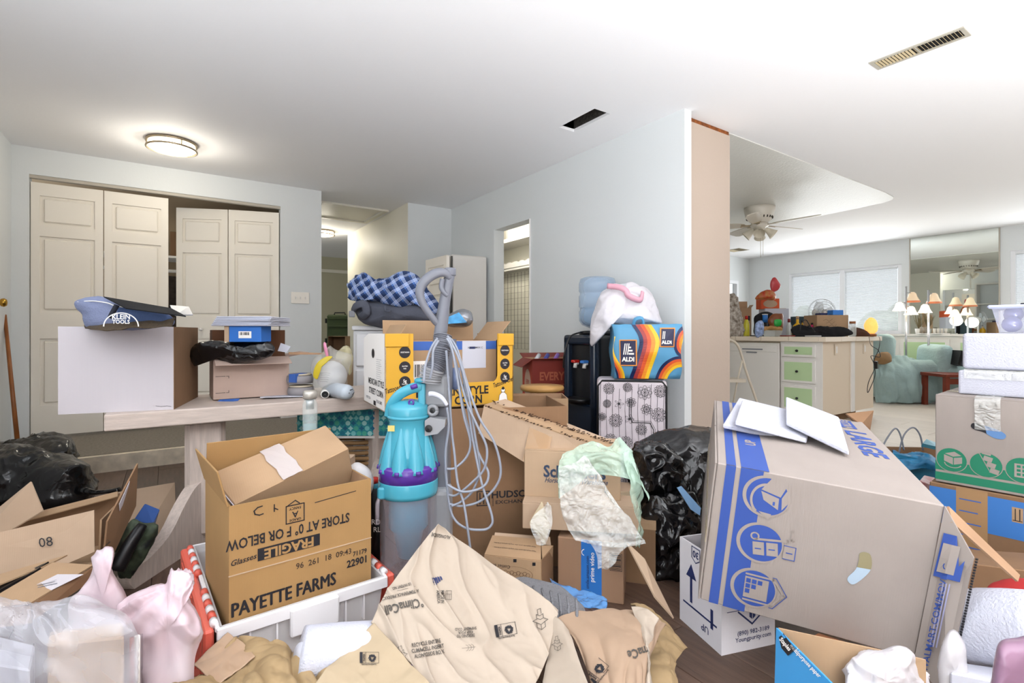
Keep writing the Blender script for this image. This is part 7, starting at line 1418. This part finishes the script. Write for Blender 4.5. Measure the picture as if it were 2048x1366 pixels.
# printing on the liners
m_pi = M('grey print', '#4a4540', .7)
def recyc():
    out = []
    for k in range(3):
        a = k*120+90
        out += xf([[(-.38, .3), (.02, .42), (.26, .2), (.05, .12), (-.22, .14)], [(.16, .46), (.42, .12), (.06, .1)]], 1, 0, 0, a-90)
    return out
def boxmark(surf, u, v, rot, px):
    decal(surf, pmesh(stroke([(-1, -.6), (1.1, -.6), (1.1, .6), (-1, .6), (-1, -.6)], .04)+stroke([(-.35, -.6), (-.35, .6)], .04)+xf(recyc(), 1.0, .38, -.05)), u, v, rot, px, m_black, 'recycling_mark'); decal(surf, pmesh([rect(-1, -.6, -.7, .6)], 1), u, v, rot, px, m_black, 'printed_panel')
    decal(surf, text_mesh('PAPER', .3, .03), u+math.cos(math.radians(rot+180))*px*.52, v-math.sin(math.radians(rot+180))*px*.52, rot+90, px, m_black); decal(surf, text_mesh('how2recycle.info', .24, .02), u+math.cos(math.radians(rot-90))*px*.75, v-math.sin(math.radians(rot-90))*px*.75, rot+180, px, m_black)
boxmark(A_, 1010, 1260, 10, 20); boxmark(B_, 738, 1316, 0, 18); boxmark(D2, 1193, 1344, 52, 22)
for s_, u, v, r_, px, tx in ((A_, 808, 1212, 193, 26, '\u00b0ClimaCell'), (A_, 800, 1190, 193, 9, 'A TEMPERPACK PRODUCT'), (A_, 803, 1173, 195, 8, 'US PATENT NO.'), (A_, 852, 1287, 10, 11, 'RECYCLE ENTIRE'), (A_, 855, 1298, 10, 11, 'CLIMACELL INSERT'), (A_, 858, 1309, 10, 11, 'ALONGSIDE BOX'), (A_, 885, 1194, -88, 9, 'MADE IN'), (A_, 877, 1194, -88, 9, 'AMERICA'), (A_, 931, 1272, 184, 8, 'DESIGNED TO'), (A_, 931, 1265, 184, 8, 'KEEP YOUR'), (A_, 931, 1258, 184, 8, 'SHIPMENT COLD'), (A_, 882, 1072, 170, 10, 'ALONGSIDE'), (D2, 1276, 1305, 195, 26, 'maCe')):
    decal(s_, text_mesh(tx, 1, .02, sx=.70), u, v, r_, px, m_pi if px > 12 else m_pi)
decal(A_, pmesh(stroke([(-3, 0), (3, 0)], .06), 1), 800, 1181, 13, 10, m_pi, 'printed_rule')
decal(A_, pmesh([xf([[(-.1, -.3), (.3, 0), (.3, .25), (-.1, -.05)]], 1, -.5, .1+.0*k)[0] for k in range(1)]+[[(-.55+k*.28, -.45+.1*k), (-.35+k*.28, -.5+.1*k), (-.35+k*.28, .35-.05*k), (-.55+k*.28, .5-.05*k)] for k in range(4)]), 876, 1160, 20, 17, m_navy, 'printed_logo')
decal(A_, pmesh(stroke([(-.5, -.8), (.5, -.8), (.5, .8), (-.5, .8), (-.5, -.8)], .07)+stroke([(-.2, -.8), (-.2, .8)], .06)+stroke([(.1, -.8), (.1, .2)], .06)+stroke([(-.5, .2), (.5, .2)], .06)), 897, 1191, -2, 11, m_pi, 'printed_flag')
def openbox(s_, u, v, rot, px): decal(s_, pmesh(stroke([(-.5, -1), (0, -1.3), (.5, -1), (.5, -.4), (0, -.7), (-.5, -.4), (-.5, -1)], .06)+stroke([(0, -1.3), (0, -.7)], .06)+stroke([(-.5, -.4), (-.9, -.2), (-.3, .05), (0, -.1), (.4, .05), (.9, -.2), (.5, -.4)], .06)+stroke([(-.4, .1), (-.4, .55), (0, .35), (.4, .55), (.4, .1)], .06)+stroke([(-.2, .5), (-.2, 1.1), (.2, 1.2), (.2, .6)], .06)), u, v, rot, px, m_pi, 'printed_carton_symbol')
openbox(A_, 1080, 1238, 8, 17); openbox(A_, 803, 1308, 12, 13); openbox(C2, 1115, 1287, 5, 12)
decal(A_, pmesh([q for k in (-1, 0, 1) for q in ring(k*.45, 0, .55, .05, 14, 1, -80, 80)]+stroke([(-1, 0), (1.2, 0)], .05)), 936, 1296, 5, 12, m_pi, 'printed_symbol')
# ================================================================ PLASTIC BAGS LEFT FRONT
m_pink = M('pink white film', '#d9cdd4', .3, alpha=.82, kind='crinkle', bscale=8, cr_=.3, col2='#dcbcc5', vscale=7); m_milk = M('milky white film', '#d2d2da', .07, alpha=.36, spec=1.0, kind='crinkle', bscale=7, cr_=.5)
o = puff('pink_carrier_bag', [(145, 1215), (165, 1180), (188, 1145), (185, 1122), (200, 1105), (224, 1102), (226, 1120), (218, 1140), (232, 1165), (246, 1195), (252, 1240), (240, 1360), (150, 1360)], 1.15, .045, m_pink, None, 150, 20, .010, 7, 6, fine=.25, rad=.012, rk=2.4, knot=(205, 1120, 1.13)); tag(o, 'white and pink carrier bag with its knot pointing up, left front', 'bag')
o = puff('pink_carrier_bag', [(250, 1215), (268, 1188), (300, 1180), (330, 1175), (340, 1150), (348, 1146), (378, 1150), (382, 1180), (370, 1200), (388, 1225), (394, 1270), (384, 1330), (370, 1450), (270, 1500), (248, 1320)], 1.05, .06, m_pink, None, 160, 24, .012, 7, 16, fine=.25, rad=.018, rk=2.4, knot=(345, 1170, 1.03)); tag(o, 'larger pink carrier bag leaning against the coral red bin lid', 'bag')
t = thing('clear_bag', 'big translucent plastic bag of packing in the bottom left corner', 'bag', (0, 0, 0))
puff('film', [(-80, 1230), (-20, 1195), (40, 1205), (110, 1212), (180, 1210), (240, 1222), (262, 1250), (268, 1300), (268, 1380), (200, 1450), (0, 1460), (-80, 1400)], .92, .09, m_milk, t, 170, 26, .016, 6, 3, fine=.2, rad=.018, rk=2.4, knot=(60, 1190, .9))
hexa('packed_carton', None, None, [(95, 1290, .92), (100, 1262, .98), (245, 1245, .98), (248, 1275, .92)], (0, 0, -.15), m_cardl, t)
hexa('white_packing', None, None, [(-60, 1320, .92), (-50, 1260, 1.0), (70, 1290, 1.0), (60, 1340, .92)], (0, 0, -.12), m_paperw, t)
t = thing('clear_case', 'hard clear plastic case edge standing beside the big translucent bag', 'case', (0, 0, 0)); part_px(t, 'panel', [(262, 1278, .93), (281, 1268, .99), (281, 1420, .99), (262, 1440, .93)], .004, m_bin); tube('edge', [P(274, 1272, .95), P(274, 1330, .95), P(274, 1420, .95)], .005, m_white, t, 8); tube('edge', [P(264, 1275, .93), P(264, 1330, .93), P(264, 1420, .93)], .004, M('red brown rim', '#8a5550', .4), t, 8)
# floor clutter that carries the raised foreground things
def support(name, label, u, v, d_, w_, dd_, mat):
    q = P(u, v, d_); t = thing(name, label, 'box', (q.x, q.y, 0), YAW); box('body', (-w_/2, 0, 0), (w_/2, dd_, q.z), mat, t, bevel=.004); box('tape', (-.02, -.001, q.z), (.02, dd_, q.z+.0008), m_tape, t)
# ---- place Empties of things modelled in place at their own base
bpy.context.view_layer.update()
for r in [o for o in SC.objects if o.type == 'EMPTY' and o.parent is None and o.location.length < 1e-6]:
    ch = list(r.children); pts = [c.matrix_world @ Vector(b) for c in r.children_recursive if c.type == 'MESH' for b in c.bound_box]
    if not pts or r.name.startswith(('door', 'window')): continue
    c = Vector(((min(p.x for p in pts)+max(p.x for p in pts))/2, (min(p.y for p in pts)+max(p.y for p in pts))/2, min(p.z for p in pts)))
    r.location = c
    for k in ch: k.matrix_parent_inverse = Matrix.Translation(-c) @ k.matrix_parent_inverse
for r in SC.objects:
    for k in [k for k in r.keys() if k.startswith('flap_') or k == 'dims']: del r[k]
bpy.context.view_layer.update()
